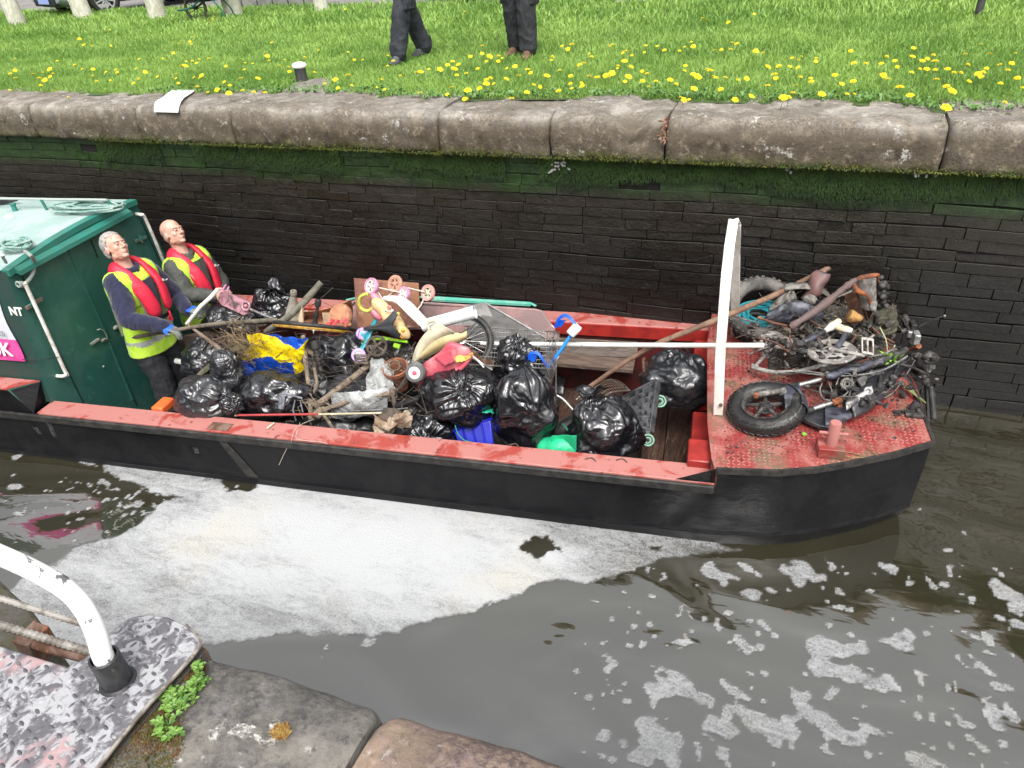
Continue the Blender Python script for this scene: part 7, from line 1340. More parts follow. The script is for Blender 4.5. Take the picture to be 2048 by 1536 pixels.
for (i, j) in ((0, 0), (1, 1), (0, 2), (1, 3), (3, 3), (4, 4), (3, 5), (4, 6), (0, 5), (2, 6), (4, 1), (2, 2), (3, 0), (1, 6)):
    q = [dlf((i + a) / 5, (j + b_) / 7) + nrm * .008 for a, b_ in ((0, 0), (1, 0), (1, 1), (0, 1))]; mb.prism(q, nrm * .01)
mk('grid_panels', mb, M_dp, dl)
for x, y, v in ((1320, 803, .95), (1296, 881, .60)):
    c = Q(x, y, v); axw = (TOCAM(c) + BW * .3).normalized(); r = px2m(13.5, c); mb = MB(); mb.lathe(c, axw, [(0, -.016), (r * .9, -.016), (r, -.008), (r, .008), (r * .9, .016), (r * .72, .016), (r * .68, .008), (r * .4, .008), (r * .36, .016), (0, .018)], 28); w_ = mk('castor_wheel', mb, mat('pale_green_wheel', (.16, .36, .24), .45, c2=(.12, .28, .18), s=20), dl)
    mb = MB(); mb.torus(c + axw * .012, axw, r * .66, .006, 24, 6); mb.ell(c + axw * .016, .014, n=10, m=6); mk('hub', mb, M_bk, w_); mb = MB(); mb.bar(c - axw * .03, dlf(.9, .45 if v > .8 else .98) + nrm * .02, .03, .03, BW); mk('castor_fork', mb, M_dp, dl)
mb = MB(); mb.torus(Q(1290, 735, 1.35), (BU + BW * .2), .07, .012, 24, 8); solo('rusty_ring', 'thin rusty ring handle left of the crumpled bag by the bow', 'ring', mb, M_rust)
mb = MB(); mb.bar(Q(1225, 790, 1.1), Q(1290, 760, 1.1), .05, .02, BW); 
# bits on the gunwale
random.seed(77)
pole('short pale bone-like stick lying on the near gunwale', [BW_(534, 857, .018), BW_(548, 846, .022)], [.008, .011, .006], mat('pale_stick', (.62, .52, .38), .8), name='stick', cat='stick')
for i, (x, y, lab) in enumerate(((1170, 918, 'thin brown twig on the near gunwale below the green bag'), (1018, 890, 'dark red bag scrap hanging on the near gunwale under the largest bin bag'), (1232, 920, 'small twig on the near gunwale under the leaning bag'))):
    a = BW_(x, y, .014); pole(lab, [a, a + BU * .04 + BV * .02, a + BU * .07 - BV * .01], .004, M_mud2, name='twig', cat='twig')
pole('thin pale string hanging from the rubbish over the black hull side', [Q(628, 838, .25), Q(600, 850, .12), Q(588, 862, .0), Q(582, 885, -.012), Q(572, 900, -.014), Q(558, 930, -.014)], .0018, mat('pale_string', (.55, .50, .42), .8), name='string', cat='string', jit=0)
pole('second thin string looped along the near gunwale', [Q(600, 845, .2), BW_(592, 872, .01), BW_(600, 880, .012), BW_(640, 884, .012), BW_(655, 888, .012)], .0016, mat('pale_string', (1, 1, 1)), name='string', cat='string', jit=0)

random.seed(55); mb = MB()
for k in range(240):
    x = random.choice((random.gauss(470, 50), random.gauss(640, 55), random.gauss(790, 40), random.gauss(620, 120))); y = 700 + (x - 600) * .10 + random.gauss(30, 38); v = .30 + .62 * max(0, min(1, (830 - y) / 160)) + random.uniform(-.03, .03)
    p = Q(x, y, v); d = (BU * random.gauss(0, 1) + BV * random.gauss(0, .5) + BW * random.gauss(0, .45)).normalized(); e = (BU * random.gauss(0, 1) + BW * random.gauss(-.3, .8)).normalized(); l = random.uniform(.05, .22); p = p + TOCAM(p) * .05; mb.tube([p, p + d * l * .5 + e * .02, p + d * l + e * random.uniform(0, .07)], [random.uniform(.0015, .0045), .001], 4, k=2)
tw = mk('roots', mb, M_mud2); struct(tw, 'stuff'); tw['label'] = 'muddy roots and wires strewn over the rubbish in the hold'; tw['category'] = 'roots'
# ================================================================ SCRAP ON THE BOW DECK
DK = .128
def D_(x, y, w=0.): return BW_(x, y, DK + w)
M_burnt = mat('burnt_black_metal', (.022, .021, .021), .55, .2, c2=(.075, .070, .066), s=18, c3=(.17, .155, .14), s3=34, lo3=.58, hi3=.68, bump=.8, bs=70)
M_silt = mat('silt_grey_metal', (.24, .225, .205), .7, c2=(.10, .09, .08), s=16, c3=(.36, .34, .32), s3=34, bump=.7, bs=70)
M_orust = mat('orange_rust', (.30, .095, .035), .85, c2=(.13, .05, .03), s=16, c3=(.10, .05, .035), s3=30, bump=.8, bs=60)
M_brust = mat('brown_rust_plate', (.14, .055, .030), .75, c2=(.07, .035, .025), s=9, c3=(.30, .12, .05), s3=14, bump=.5, bs=50)
M_tyre = mat('wet_tyre', (.020, .020, .020), .38, c2=(.075, .07, .062), s=8, lo=.5, hi=.66, bump=.4, bs=60)
M_dtyre = mat('dusty_tyre', (.060, .056, .050), .75, c2=(.15, .14, .125), s=7, bump=.5, bs=60)
M_bluegr = mat('blue_grey_plastic', (.040, .043, .060), .42, c2=(.085, .088, .11), s=8, c3=(.02, .02, .022), s3=14, lo3=.5, hi3=.6, bump=.2, bs=40)
M_root = mat('grey_dead_weed', (.20, .165, .125), .9, c2=(.10, .08, .06), s=10)
M_fair = mat('sooty_fairing', (.018, .019, .023), .35, c2=(.05, .05, .055), s=6, c3=(.25, .24, .23), s3=5, lo3=.62, hi3=.70, bump=.3, bs=30)
M_cable = mat('grey_cable_skin', (.22, .22, .21), .5, c2=(.10, .10, .10), s=20)
def part(nm, root, m, f, **k): mb = MB(); f(mb); return mk(nm, mb, m, root, **k)
# --- moped laid along the near part of the deck
mp = thing('moped', 'stripped burnt moped lying on its side along the near half of the deck', 'moped', D_(1680, 800))
c = D_(1531, 816, .075); ax = (BW * .97 - BV * .10 - BU * .16).normalized(); R = px2m(58, c)
wh = tyre(mp, c, ax, R, .052, M_tyre, 0, 'front_tyre'); x, y, a = basis(ax)
mb = MB()
for k in range(34):
    t = 2 * PI * k / 34; d = x * math.cos(t) + y * math.sin(t); tg = a.cross(d)
    for q in (-.95, -.35, .35, .95):
        e = d * math.cos(q) + a * math.sin(q); p = c + d * R + e * .0525; mb.bar(p - tg * .016 + a.cross(tg) * 0, p + tg * (.012 if (k + int(q * 3)) % 2 else .02) + a * .010 * (1 if q > 0 else -1), .012, .007, e)
mk('tread_blocks', mb, M_tyre, wh, ang=60)
part('rim', mp, M_burnt, lambda mb: mb.lathe(c, ax, [(R - .058, -.035), (R - .040, -.04), (R - .040, .04), (R - .058, .035), (R - .066, .02), (R - .066, -.02)], 48, 0, True))
def sp(mb):
    for k in range(5):
        t = 2 * PI * k / 5 + .4; d = x * math.cos(t) + y * math.sin(t); mb.tube([c + d * .02 + a * .02, c + d * (R - .06)], [.016, .011], 8)
    mb.lathe(c - a * .03, ax, [(.03, 0), (.04, .01), (.04, .05), (.028, .065), (0, .066)], 18); mb.torus(c + a * .005, ax, .055, .006, 26, 6)
part('wheel_spokes', mp, M_burnt, sp)
part('front_axle', mp, M_silt, lambda mb: (mb.tube([D_(1512, 790, .16), D_(1560, 782, .17)], .018, 10), mb.ell(D_(1565, 783, .17), .025)))
part('rusty_nut', mp, M_orust, lambda mb: mb.box(D_(1512, 791, .18), .03, .025, .03, BU, BV), bevel=.004)
# mudguard
def mg(s_, t_):
    th = -0.62 + 1.15 * s_; d0 = (D_(1600, 800, .09) - c); d0 = (d0 - a * d0.dot(a)).normalized(); e0 = a.cross(d0); d = d0 * math.cos(th) + e0 * math.sin(th); q = (t_ - .5) * 2.2
    return c + d * (R + .070 * math.cos(q)) + a * .075 * math.sin(q)
part('mudguard', mp, M_bluegr, lambda mb: mb.grid(mg, 22, 12, thick=.005), ang=180)
part('mudguard_flap', mp, M_bluegr, lambda mb: mb.grid(lambda s_, t_: (lambda p: p + BW * (.03 * math.sin(PI * t_)))(D_(1563 + 34 * s_ + 8 * t_, 775 + 62 * t_ - 12 * s_, .16 - .08 * t_)), 10, 14, thick=.006), ang=180)
for (x0, y0, x1, y1, h0, h1) in ((1576, 776, 1648, 757, .14, .17), (1612, 822, 1670, 804, .07, .10)):
    part('fork_leg', mp, M_chrome, lambda mb: mb.tube([D_(x0, y0, h0), D_(x1, y1, h1)], .0165, 16))
    part('fork_collar', mp, M_bk, lambda mb: mb.tube([D_(x0 - 6, y0 + 2, h0), D_(x0 + 14, y0 - 3, h0 + .005)], [.03, .024], 14))
    part('rusty_clamp', mp, M_orust, lambda mb: (mb.tube([D_(x1 - 6, y1 + 1, h1), D_(x1 + 12, y1 - 4, h1 + .01)], .024, 12), mb.ell(D_(x1 + 10, y1 + 10, h1 - .03), .02)))
# belly fairing and frame
def fr(s_, t_):
    x = 1588 + 96 * s_; y = 838 + 26 * math.sin(s_ * 2.2) * t_ * 1.6 - 24 * (s_ ** 2) * (1 - t_) + 6 * t_; return D_(x, y, .05 + .04 * math.sin(PI * s_) - .03 * t_)
part('lower_fairing', mp, M_fair, lambda mb: mb.prism([D_(x, y, .03) for x, y in ((1590, 828), (1608, 846), (1640, 860), (1664, 862), (1688, 850), (1716, 820), (1722, 808), (1706, 806), (1668, 812), (1630, 818))][::-1], BW * .03), bevel=.006)
part('leg_shield', mp, M_bluegr, lambda mb: mb.grid(lambda s_, t_: D_(1650 + 70 * s_, 812 + (40 - 30 * s_ ** 2) * t_, .065 + .02 * math.sin(PI * t_)), 16, 8, thick=.006), ang=180)
def tank(s_, t_):
    cx0, cy0 = 1700 + 110 * s_, 806 - 84 * s_ ** .9; w = (20 + 26 * math.sin(PI * min(1, s_ * .9 + .12))) * (1 - .45 * s_); q = (t_ - .5) * 2
    return D_(cx0 + w * q * .28, cy0 + w * q, .05 + .10 * math.cos(q * 1.4) * (.5 + .5 * math.sin(PI * min(1, s_ + .15))))
part('side_panel', mp, M_fair, lambda mb: mb.grid(tank, 24, 12, thick=.008), ang=180)
part('pale_panel_patch', mp, mat('scorched_white', (.50, .48, .46), .45, c2=(.12, .11, .11), s=9, lo=.52, hi=.6), lambda mb: mb.grid(lambda s_, t_: (lambda p: p)(D_(1692 + 52 * s_, 812 - 36 * s_ + 18 * (t_ - .5) * (1 - .3 * s_), .125 + .03 * math.sin(PI * t_) + .01 * s_)), 14, 8, thick=.004), ang=180)
part('exhaust_stub', mp, M_chrome, lambda mb: mb.lathe(D_(1737, 782, .16), TOCAM(D_(1737, 782)), [(.022, -.04), (.022, .015), (.027, .018), (.027, .022), (.015, .022), (.014, 0), (0, 0)], 18))
part('frame_spine', mp, M_burnt, lambda mb: (mb.tube([D_(1640, 742, .16), D_(1700, 738, .19), D_(1762, 722, .22), D_(1812, 700, .24)], [.030, .034, .030, .02], 10, k=4, jit=.12), mb.tube([D_(1690, 755, .13), D_(1760, 742, .15), D_(1810, 715, .18)], [.014, .018, .014], 8, k=4)))
part('seat_base', mp, M_bluegr, lambda mb: mb.grid(lambda s_, t_: D_(1652 + 118 * s_, 742 - 26 * s_ ** 1.3 + 14 * t_ * (1 - .4 * s_) + 3 * math.sin(s_ * 14), .20 + .03 * math.sin(PI * t_)), 28, 6, thick=.012), ang=180)
random.seed(14)
def eng(mb):
    for k in range(46):
        s_ = random.random(); x0, y0 = 1668 + 92 * s_ + random.gauss(0, 8), 782 - 36 * s_ + random.gauss(0, 10); p = D_(x0, y0, random.uniform(.04, .15)); d = V((random.gauss(0, 1), random.gauss(0, 1), random.gauss(0, .6))).normalized(); l = random.uniform(.015, .05)
        if random.random() < .5: mb.box(p, l, l * random.uniform(.5, 1), l * .6, d, BV)
        else: mb.lathe(p, d, [(l * .5, 0), (l * .5, l * .8), (l * .3, l * .9), (l * .3, l * 1.3)], 10)
part('engine_parts', mp, M_burnt, eng, bevel=.003)['kind'] = 'stuff'
part('bearing_ring', mp, M_silt, lambda mb: (mb.torus(D_(1694, 768, .17), TOCAM(D_(1694, 768)), .032, .010, 24, 8), mb.torus(D_(1694, 768, .17), TOCAM(D_(1694, 768)), .015, .005, 18, 6)))
part('white_bracket', mp, M_chrome, lambda mb: mb.prism([D_(x, y, .19) for x, y in ((1713, 762), (1726, 754), (1735, 757), (1730, 770), (1722, 775))], BW * .014), bevel=.003)
for pts, r in (([(1530, 772, .02), (1545, 752, .12), (1570, 745, .2), (1610, 742, .22), (1650, 748, .2)], .0035), ([(1650, 755, .16), (1640, 780, .12), (1652, 800, .10), (1690, 790, .12), (1700, 770, .15)], .0045), ([(1655, 760, .17), (1665, 790, .13), (1650, 812, .08)], .004), ([(1664, 808, .05), (1720, 806, .05), (1780, 790, .06), (1812, 750, .12), (1830, 720, .22)], .0038), ([(1672, 770, .16), (1682, 750, .2), (1700, 748, .21), (1706, 765, .18)], .0035), ([(1560, 790, .2), (1600, 775, .1), (1640, 785, .05), (1660, 790, .05)], .003), ([(1600, 745, .2), (1680, 752, .2), (1760, 742, .22), (1815, 712, .25)], .005)):
    part('control_cable', mp, M_cable, lambda mb: mb.tube([D_(*p) for p in pts], r, 6, k=5))
# handlebar end hanging past the bow
part('handlebar', mp, M_burnt, lambda mb: (mb.tube([BU_(1824, 722, 1.44), BU_(1822, 690, 1.46), BU_(1806, 640, 1.48)], [.013, .012], 10), mb.tube([BU_(1838, 740, 1.48), BU_(1855, 770, 1.5), BU_(1868, 792, 1.52)], .014, 10)))
part('hand_grip', mp, mat('muddy_grip', (.10, .095, .085), .85, c2=(.05, .045, .04), s=20, bump=.6, bs=80), lambda mb: mb.tube([BU_(1803, 610, 1.5), BU_(1812, 640, 1.48), BU_(1818, 648, 1.48)], [.019, .022, .022], 14))
part('lower_grip', mp, M_bk, lambda mb: (mb.tube([BU_(1862, 775, 1.5), BU_(1868, 840, 1.5)], [.018, .020], 12), mb.tube([BU_(1850, 745, 1.5), BU_(1856, 800, 1.52), BU_(1856, 860, 1.53)], [.012, .020, .006], 8, k=3)))
part('brake_lever', mp, M_chrome, lambda mb: (mb.tube([BU_(1838, 652, 1.47), BU_(1864, 640, 1.5), BU_(1888, 632, 1.54)], [.006, .0045, .004], 8), mb.ell(BU_(1889, 632, 1.54), .010)))
part('brake_lever', mp, M_burnt, lambda mb: (mb.tube([BU_(1818, 668, 1.46), BU_(1806, 640, 1.44), BU_(1788, 622, 1.42)], [.007, .005, .004], 8, k=3), mb.ell(BU_(1788, 621, 1.42), .013)))
part('switch_block', mp, M_bk, lambda mb: (mb.box(BU_(1826, 650, 1.47), .04, .09, .05, BU, BV), mb.ell(BU_(1815, 658, 1.47), .03)), bevel=.008)
part('silver_bracket', mp, mat('cast_aluminium', (.55, .56, .57), .4, .6, c2=(.3, .3, .3), s=30), lambda mb: (mb.box(BU_(1832, 675, 1.46), .04, .085, .075, BU, BV), mb.box(BU_(1822, 668, 1.46), .05, .04, .05, BU, BV)), bevel=.006)
part('bracket_hole', mp, M_bk, lambda mb: mb.ell(BU_(1832, 675, 1.487), .006, .014, .014, X=BU, Z=BW))
part('rusty_clamp', mp, M_orust, lambda mb: mb.tube([BU_(1812, 704, 1.42), BU_(1838, 692, 1.44)], [.014, .018], 10))
def hl(mb):
    mb.ell(BU_(1848, 724, 1.5), .05, .07, .055, X=BU, Z=BW, n=20, m=12); mb.ell(BU_(1862, 715, 1.52), .05, .05, .04)
    for k in range(22): p = BU_(random.gauss(1845, 14), random.gauss(730, 14), random.uniform(1.46, 1.56)); mb.ell(p, random.uniform(.012, .03), n=8, m=6)
    blobby(mb, .02, 22)
part('headlamp_wreck', mp, M_burnt, hl, ang=60)['kind'] = 'stuff'
part('hose', mp, M_bk, lambda mb: mb.tube([BU_(1826, 740, 1.5), BU_(1845, 752, 1.53), BU_(1858, 780, 1.53)], .018, 10, k=4))
part('control_cable', mp, M_cable, lambda mb: mb.tube([BU_(1820, 735, 1.5), BU_(1838, 757, 1.52), BU_(1852, 752, 1.5), BU_(1830, 738, 1.5), BU_(1822, 752, 1.5), BU_(1845, 765, 1.5)], .005, 6, k=5))
part('control_cable', mp, M_bk, lambda mb: mb.tube([BU_(1824, 730, 1.45), BU_(1822, 765, 1.44), BU_(1812, 778, 1.42), D_(1828, 790, .0), D_(1836, 815, 0)], .004, 6, k=5))
def E_(x, y, w=0.): return BW_(x, y, DK + w + .05)
M_frs = mat('pale_silt_metal', (.34, .325, .30), .65, c2=(.17, .155, .14), s=14, c3=(.46, .44, .42), s3=30, bump=.6, bs=60)
# --- bicycle frame, grey with silt
bf_ = thing('bicycle_frame', 'silt grey bicycle frame with chainring and one pedal lying on the deck pile', 'bicycle frame', E_(1640, 715))
bb_ = E_(1638, 706, .20)
for nm, pts, r in (('chain_stay', [(1518, 688, .16), (1580, 698, .18), (1640, 708, .2)], .012), ('seat_tube', [(1550, 668, .16), (1580, 684, .19), (1616, 708, .21)], .022), ('seat_stay', [(1552, 670, .17), (1540, 700, .08), (1510, 732, .03)], .012), ('seat_stay', [(1552, 668, .18), (1530, 672, .18), (1519, 690, .16)], .012), ('chain_stay', [(1505, 735, .02), (1550, 745, .04), (1600, 742, .08), (1655, 728, .16)], .016), ('down_tube', [(1600, 690, .24), (1640, 668, .28), (1668, 650, .30)], .020), ('top_tube', [(1666, 705, .25), (1685, 680, .28), (1695, 655, .30)], .019)):
    part(nm, bf_, M_frs if nm not in ('top_tube', 'down_tube') else M_bluegr, lambda mb: mb.tube([E_(*p) for p in pts], r, 12, k=3, jit=.05))
part('dropout', bf_, M_frs, lambda mb: (mb.box(E_(1510, 732, .03), .05, .05, .012, BU, BV), mb.box(E_(1545, 668, .17), .06, .05, .02, BU, BV), mb.box(E_(1520, 688, .16), .05, .04, .015, BU, BV)), bevel=.005)
cc = E_(1664, 703, .25); axk = (BW * .97 - BV * .02 - BU * .1).normalized()
def cring(mb):
    mb.torus(cc, axk, px2m(44, cc), .008, 44, 6); R_ = px2m(44, cc); mb.lathe(cc - axk * .003, axk, [(R_ * .70, 0), (R_, 0), (R_, .006), (R_ * .70, .006)], 44, 0, True); X_, Y_, a_ = basis(axk)
    for k in range(5): t = 2 * PI * k / 5 + .5; d = X_ * math.cos(t) + Y_ * math.sin(t); mb.bar(cc, cc + d * px2m(43, cc), .026, .006, axk)
    for k in range(44): t = 2 * PI * k / 44; d = X_ * math.cos(t) + Y_ * math.sin(t); mb.box(cc + d * (px2m(44, cc) + .006), .008, .006, .005, d, axk)
    mb.torus(cc, axk, .06, .007, 30, 6); mb.lathe(cc - axk * .02, axk, [(.022, 0), (.022, .04), (0, .042)], 14)
part('chainring', bf_, M_frs, cring)
part('crank_arm', bf_, M_frs, lambda mb: mb.bar(cc + axk * .02, E_(1730, 712, .27), .028, .016, axk), bevel=.005)
def ped(mb):
    p = E_(1735, 692, .30); X_ = (BW * .75 + BV * .4 - BU * .1).normalized(); Y_ = (BU * .9 - BV * .2).normalized()
    for k in (-.032, 0, .032): mb.bar(p + Y_ * k - X_ * .045, p + Y_ * k + X_ * .045, .010, .022, BV)
    for k in (-.045, .045): mb.bar(p - Y_ * .036 + X_ * k, p + Y_ * .036 + X_ * k, .012, .024, BV)
part('pedal', bf_, mat('pale_pedal', (.50, .48, .44), .6, c2=(.32, .28, .24), s=20), ped, bevel=.004)
part('bottom_bracket', bf_, M_frs, lambda mb: (mb.tube([E_(1650, 735, .10), bb_], [.034, .030], 16), mb.ell(E_(1655, 733, .09), .05, .04, .03)))
part('tape_wrapping', bf_, mat('yellowed_tape', (.68, .55, .32), .6, c2=(.6, .58, .52), s=14, c3=(.35, .22, .1), s3=20), lambda mb: (mb.tube([E_(1650, 662, .30), E_(1668, 650, .32), E_(1678, 642, .33)], [.018, .028, .022], 10, k=3, jit=.15), mb.tube([E_(1664, 648, .33), E_(1682, 656, .32), E_(1704, 662, .31)], [.020, .026, .016], 10, k=3, jit=.15)))
# --- second wreck behind: forks wrapped in weed, rusty box, tank
wk = thing('scooter_wreck', 'weed tangled motor scooter wreck with a rust orange box at the far deck edge', 'motor scooter', D_(1640, 640))
part('frame_tube', wk, mat('purple_brown_tube', (.13, .09, .085), .7, c2=(.13, .085, .08), s=12, c3=(.3, .22, .18), s3=20, bump=.7, bs=50), lambda mb: (mb.tube([D_(1566, 690, .08), D_(1578, 668, .20), D_(1588, 655, .3)], [.022, .026], 10, k=3), mb.tube([BV_(1580, 655, 1.2), BV_(1640, 615, 1.3), BV_(1690, 575, 1.36), BV_(1712, 560, 1.4)], [.024, .028, .024, .020], 12, k=5, jit=.22), mb.tube([D_(1536, 672, .12), D_(1545, 655, .18), D_(1542, 640, .2)], [.014, .018], 8, k=3)))
def box_(mb):
    a_, b_, c_, d_ = BV_(1688, 592, 1.50), BV_(1720, 566, 1.50), BV_(1738, 640, 1.45), BV_(1700, 632, 1.46); mb.prism([a_, b_, c_, d_], (BU * .25 + BV * .55).normalized() * .03)
    e_ = BV_(1762, 612, 1.42); mb.prism([b_, BV_(1742, 575, 1.42), BV_(1752, 610, 1.38), c_], BV * .02)
part('rusty_box', wk, M_brust, box_, bevel=.004)
part('box_divider', wk, M_brust, lambda mb: mb.bar(BV_(1714, 585, 1.44), BV_(1735, 642, 1.36), .06, .005, BU), bevel=.002)
part('rusty_rim', wk, M_orust, lambda mb: (mb.tube([BV_(1706, 568, 1.40), BV_(1722, 556, 1.40), BV_(1748, 551, 1.42), BV_(1758, 549, 1.44)], [.016, .020, .016, .008], 8, k=3, jit=.15), mb.tube([BV_(1708, 568, 1.38), BV_(1716, 582, 1.34), BV_(1734, 590, 1.32), BV_(1742, 606, 1.32)], [.018, .018, .012], 8, k=3, jit=.15), mb.tube([BV_(1757, 550, 1.44), BV_(1758, 566, 1.42)], [.01, .004], 6)))
part('grey_casing', wk, M_silt, lambda mb: (mb.grid(lambda s_, t_: BV_(1716 + 34 * s_ + 8 * t_ * (1 - s_), 560 + 62 * t_ - 4 * s_ + 14 * (s_ - .5) * t_, 1.36) + TOCAM(BV_(1730, 590, 1.36)) * (.04 * math.sin(PI * s_) + .012 * math.sin(t_ * 14) * s_), 16, 20, thick=.01), mb.box(BV_(1746, 612, 1.32), .04, .03, .06, BU, BV), mb.ell(BV_(1747, 618, 1.30), .018)), ang=50)
def blk(mb):
    for k in range(18): p = BV_(random.gauss(1764, 5), random.gauss(585, 16), 1.42 + random.uniform(-.03, .03)); mb.ell(p, random.uniform(.014, .028), n=8, m=6)
    mb.tube([BV_(1760, 588, 1.4), BV_(1780, 587, 1.4)], .005, 6)
part('black_fittings', wk, M_burnt, blk, ang=60)
part('rusty_lump', wk, mat('yellow_rust', (.36, .20, .06), .8, c2=(.14, .06, .03), s=16, bump=.8, bs=60), lambda mb: (mb.ell(BV_(1707, 633, 1.30), .06, .05, .05, n=20, m=12), blobby(mb, .03, 14)), ang=60)
part('fuel_tank', wk, mat('pinkish_brown_tank', (.16, .085, .075), .55, c2=(.085, .07, .085), s=6, c3=(.07, .07, .10), s3=5, lo3=.5, hi3=.6), lambda mb: (mb.tube([BV_(1606, 598, 1.62), BV_(1626, 578, 1.62), BV_(1640, 558, 1.64), BV_(1648, 546, 1.66)], [.055, .085, .080, .055], 16, k=4, flat=.7), blobby(mb, .03, 9)))
part('silencer', wk, M_silt, lambda mb: (mb.tube([BV_(1545, 622, 1.55), BV_(1566, 602, 1.56), BV_(1590, 590, 1.58)], [.036, .045, .040], 14, k=3), mb.torus(BV_(1578, 594, 1.52), (BU * .9 - BV * .4), .042, .008, 20, 6), mb.ell(BV_(1620, 600, 1.5), .05, .04, .04)))
def guard2(s_, t_): t = PI * (.05 + .62 * s_); p = BV_(1600 + 62 * math.cos(t) , 606 - 34 * math.sin(t), 1.62); return p + TOCAM(p) * .03 * math.sin(PI * t_) + BV * .10 * (t_ - .5)
part('wheel_guard', wk, M_silt, lambda mb: mb.grid(guard2, 20, 6, thick=.008), ang=180)
part('dark_cover', wk, M_bluegr, lambda mb: mb.grid(lambda s_, t_: (lambda p: p + TOCAM(p) * (.02 * ridge(p, 12) + .03 * math.sin(PI * t_)))(BV_(1538 + 110 * s_ - 12 * t_, 625 - 22 * math.sin(PI * s_) * (1 - t_) + 34 * t_ * (.4 + .6 * s_), 1.38)), 26, 14, thick=.008), ang=180)
part('torn_fin', wk, M_fair, lambda mb: mb.grid(lambda s_, t_: BV_(1568 + 82 * s_, 602 + 4 * math.sin(s_ * 7) + 18 * t_ * math.sin(PI * (.1 + .9 * s_)), 1.48), 20, 6, thick=.006), ang=180)
random.seed(41)
def junk(cx, cy, sx, sy, n, w0, w1, amin, amax):
    def f(mb):
        for k in range(n):
            p = D_(random.gauss(cx, sx), random.gauss(cy, sy), random.uniform(w0, w1)); d = V((random.gauss(0, 1), random.gauss(0, 1), random.gauss(0, .7))).normalized(); l = random.uniform(amin, amax); q = random.random()
            if q < .35: mb.box(p, l, l * random.uniform(.3, .9), l * .4, d, BV)
            elif q < .7: mb.ell(p, l * .6, l * .4, l * .4, X=d, n=8, m=6)
            else: mb.lathe(p, d, [(l * .4, 0), (l * .4, l), (l * .2, l), (l * .2, l * 1.6)], 8)
    return f
M_dmud = mat('dark_silt', (.040, .035, .028), .7, c2=(.085, .078, .066), s=14, c3=(.015, .014, .013), s3=26, bump=1, bs=40)
def mound(mb):
    def f(s_, t_): 
        x = 1536 + 232 * s_; y = 742 - 30 * s_ - (98 - 12 * s_) * t_ ; h = .22 * math.sin(PI * min(1, s_ * 1.02)) ** .7 * math.sin(PI * t_) ** .7; p = D_(x, y, 0); return D_(x, y, -.002) + BW * (h * .8 + (.05 * ridge(p, 9) + .03 * ridge(p, 24, 5)) * min(1, h * 8))
    mb.grid(f, 110, 60)
part('silt_mound', wk, M_dmud, mound, ang=180)
part('scrap_fittings', wk, M_burnt, junk(1630, 668, 55, 24, 190, .10, .32, .02, .07), bevel=.002)['kind'] = 'stuff'
part('scrap_fittings', wk, M_dmud, junk(1690, 665, 50, 24, 140, .08, .26, .02, .06))['kind'] = 'stuff'
part('scrap_fittings', mp, M_burnt, junk(1735, 765, 55, 24, 130, .02, .16, .015, .05))['kind'] = 'stuff'
part('scrap_fittings', wk, M_root, junk(1610, 655, 60, 40, 60, .12, .34, .01, .04))['kind'] = 'stuff'
def weedy(cx, cy, sx, sy, n, w0, w1, L0, L1, r=.0018):
    def f(mb):
        for k in range(n):
            p = D_(random.gauss(cx, sx), random.gauss(cy, sy), random.uniform(w0, w1)); d = V((random.gauss(0, 1), random.gauss(0, .6), random.gauss(-.2, .5))).normalized(); e = V((random.gauss(0, 1), random.gauss(0, 1), random.gauss(-.6, .5))).normalized(); l = random.uniform(L0, L1); mb.tube([p, p + d * l * .5 + e * l * .2, p + d * l * .8 + e * l * .6], [r, r * .6], 4, k=2)
    return f
def bars(n, cx, cy, sx, sy, w0, w1, r0, r1):
    def f(mb):
        for k in range(n):
            x, y = random.gauss(cx, sx), random.gauss(cy, sy); p = D_(x, y, random.uniform(w0, w1)); d = (BU * random.gauss(0, 1) + BV * random.gauss(0, .8) + BW * random.gauss(0, .25)).normalized(); e = V((random.gauss(0, 1), random.gauss(0, 1), random.gauss(0, .5))).normalized(); l = random.uniform(.08, .30)
            mb.tube([p - d * l * .5, p + e * l * .10, p + d * l * .5], random.uniform(r0, r1), 7, k=3, jit=.15)
    return f
for m_, n_, a_ in ((M_silt, 26, (1640, 672, 60, 26, .14, .30, .004, .013)), (M_brust, 22, (1650, 665, 60, 28, .12, .32, .004, .014)), (M_burnt, 30, (1700, 700, 60, 40, .08, .24, .004, .012))): part('scrap_bars', wk, m_, bars(n_, *a_))['kind'] = 'stuff'
part('scrap_bars', mp, M_burnt, bars(26, 1740, 765, 45, 20, .05, .18, .004, .010))['kind'] = 'stuff'
ob = part('caught_weed', wk, M_root, weedy(1630, 632, 58, 28, 420, .16, .36, .05, .16)); ob['kind'] = 'stuff'
ob = part('caught_weed', wk, M_root, weedy(1560, 720, 26, 18, 60, .03, .16, .04, .10)); ob['kind'] = 'stuff'
for pts in ([(1690, 585, 1.42), (1740, 560, 1.40), (1700, 560, 1.4)], [(1640, 620, 1.3), (1662, 600, 1.32), (1690, 588, 1.35), (1712, 578, 1.38)]):
    part('twisted_wire', wk, M_silt, lambda mb: mb.tube([BV_(*p) for p in pts], .006, 6, k=4))
# slab of bark and silt on the far right of the pile
part('muddy_slab', wk, mat('olive_silt_slab', (.085, .08, .05), .8, c2=(.04, .038, .028), s=9, c3=(.15, .14, .10), s3=20, bump=1, bs=30), lambda mb: mb.grid(lambda s_, t_: (lambda p: p + BW * (.03 * ridge(p, 9) + .015 * ridge(p, 30)))(D_(1680 + 112 * s_, 690 - 46 * s_ - 38 * t_ + 24 * s_ * (1 - t_), .14 + .06 * s_)), 40, 20, thick=.02), ang=180)
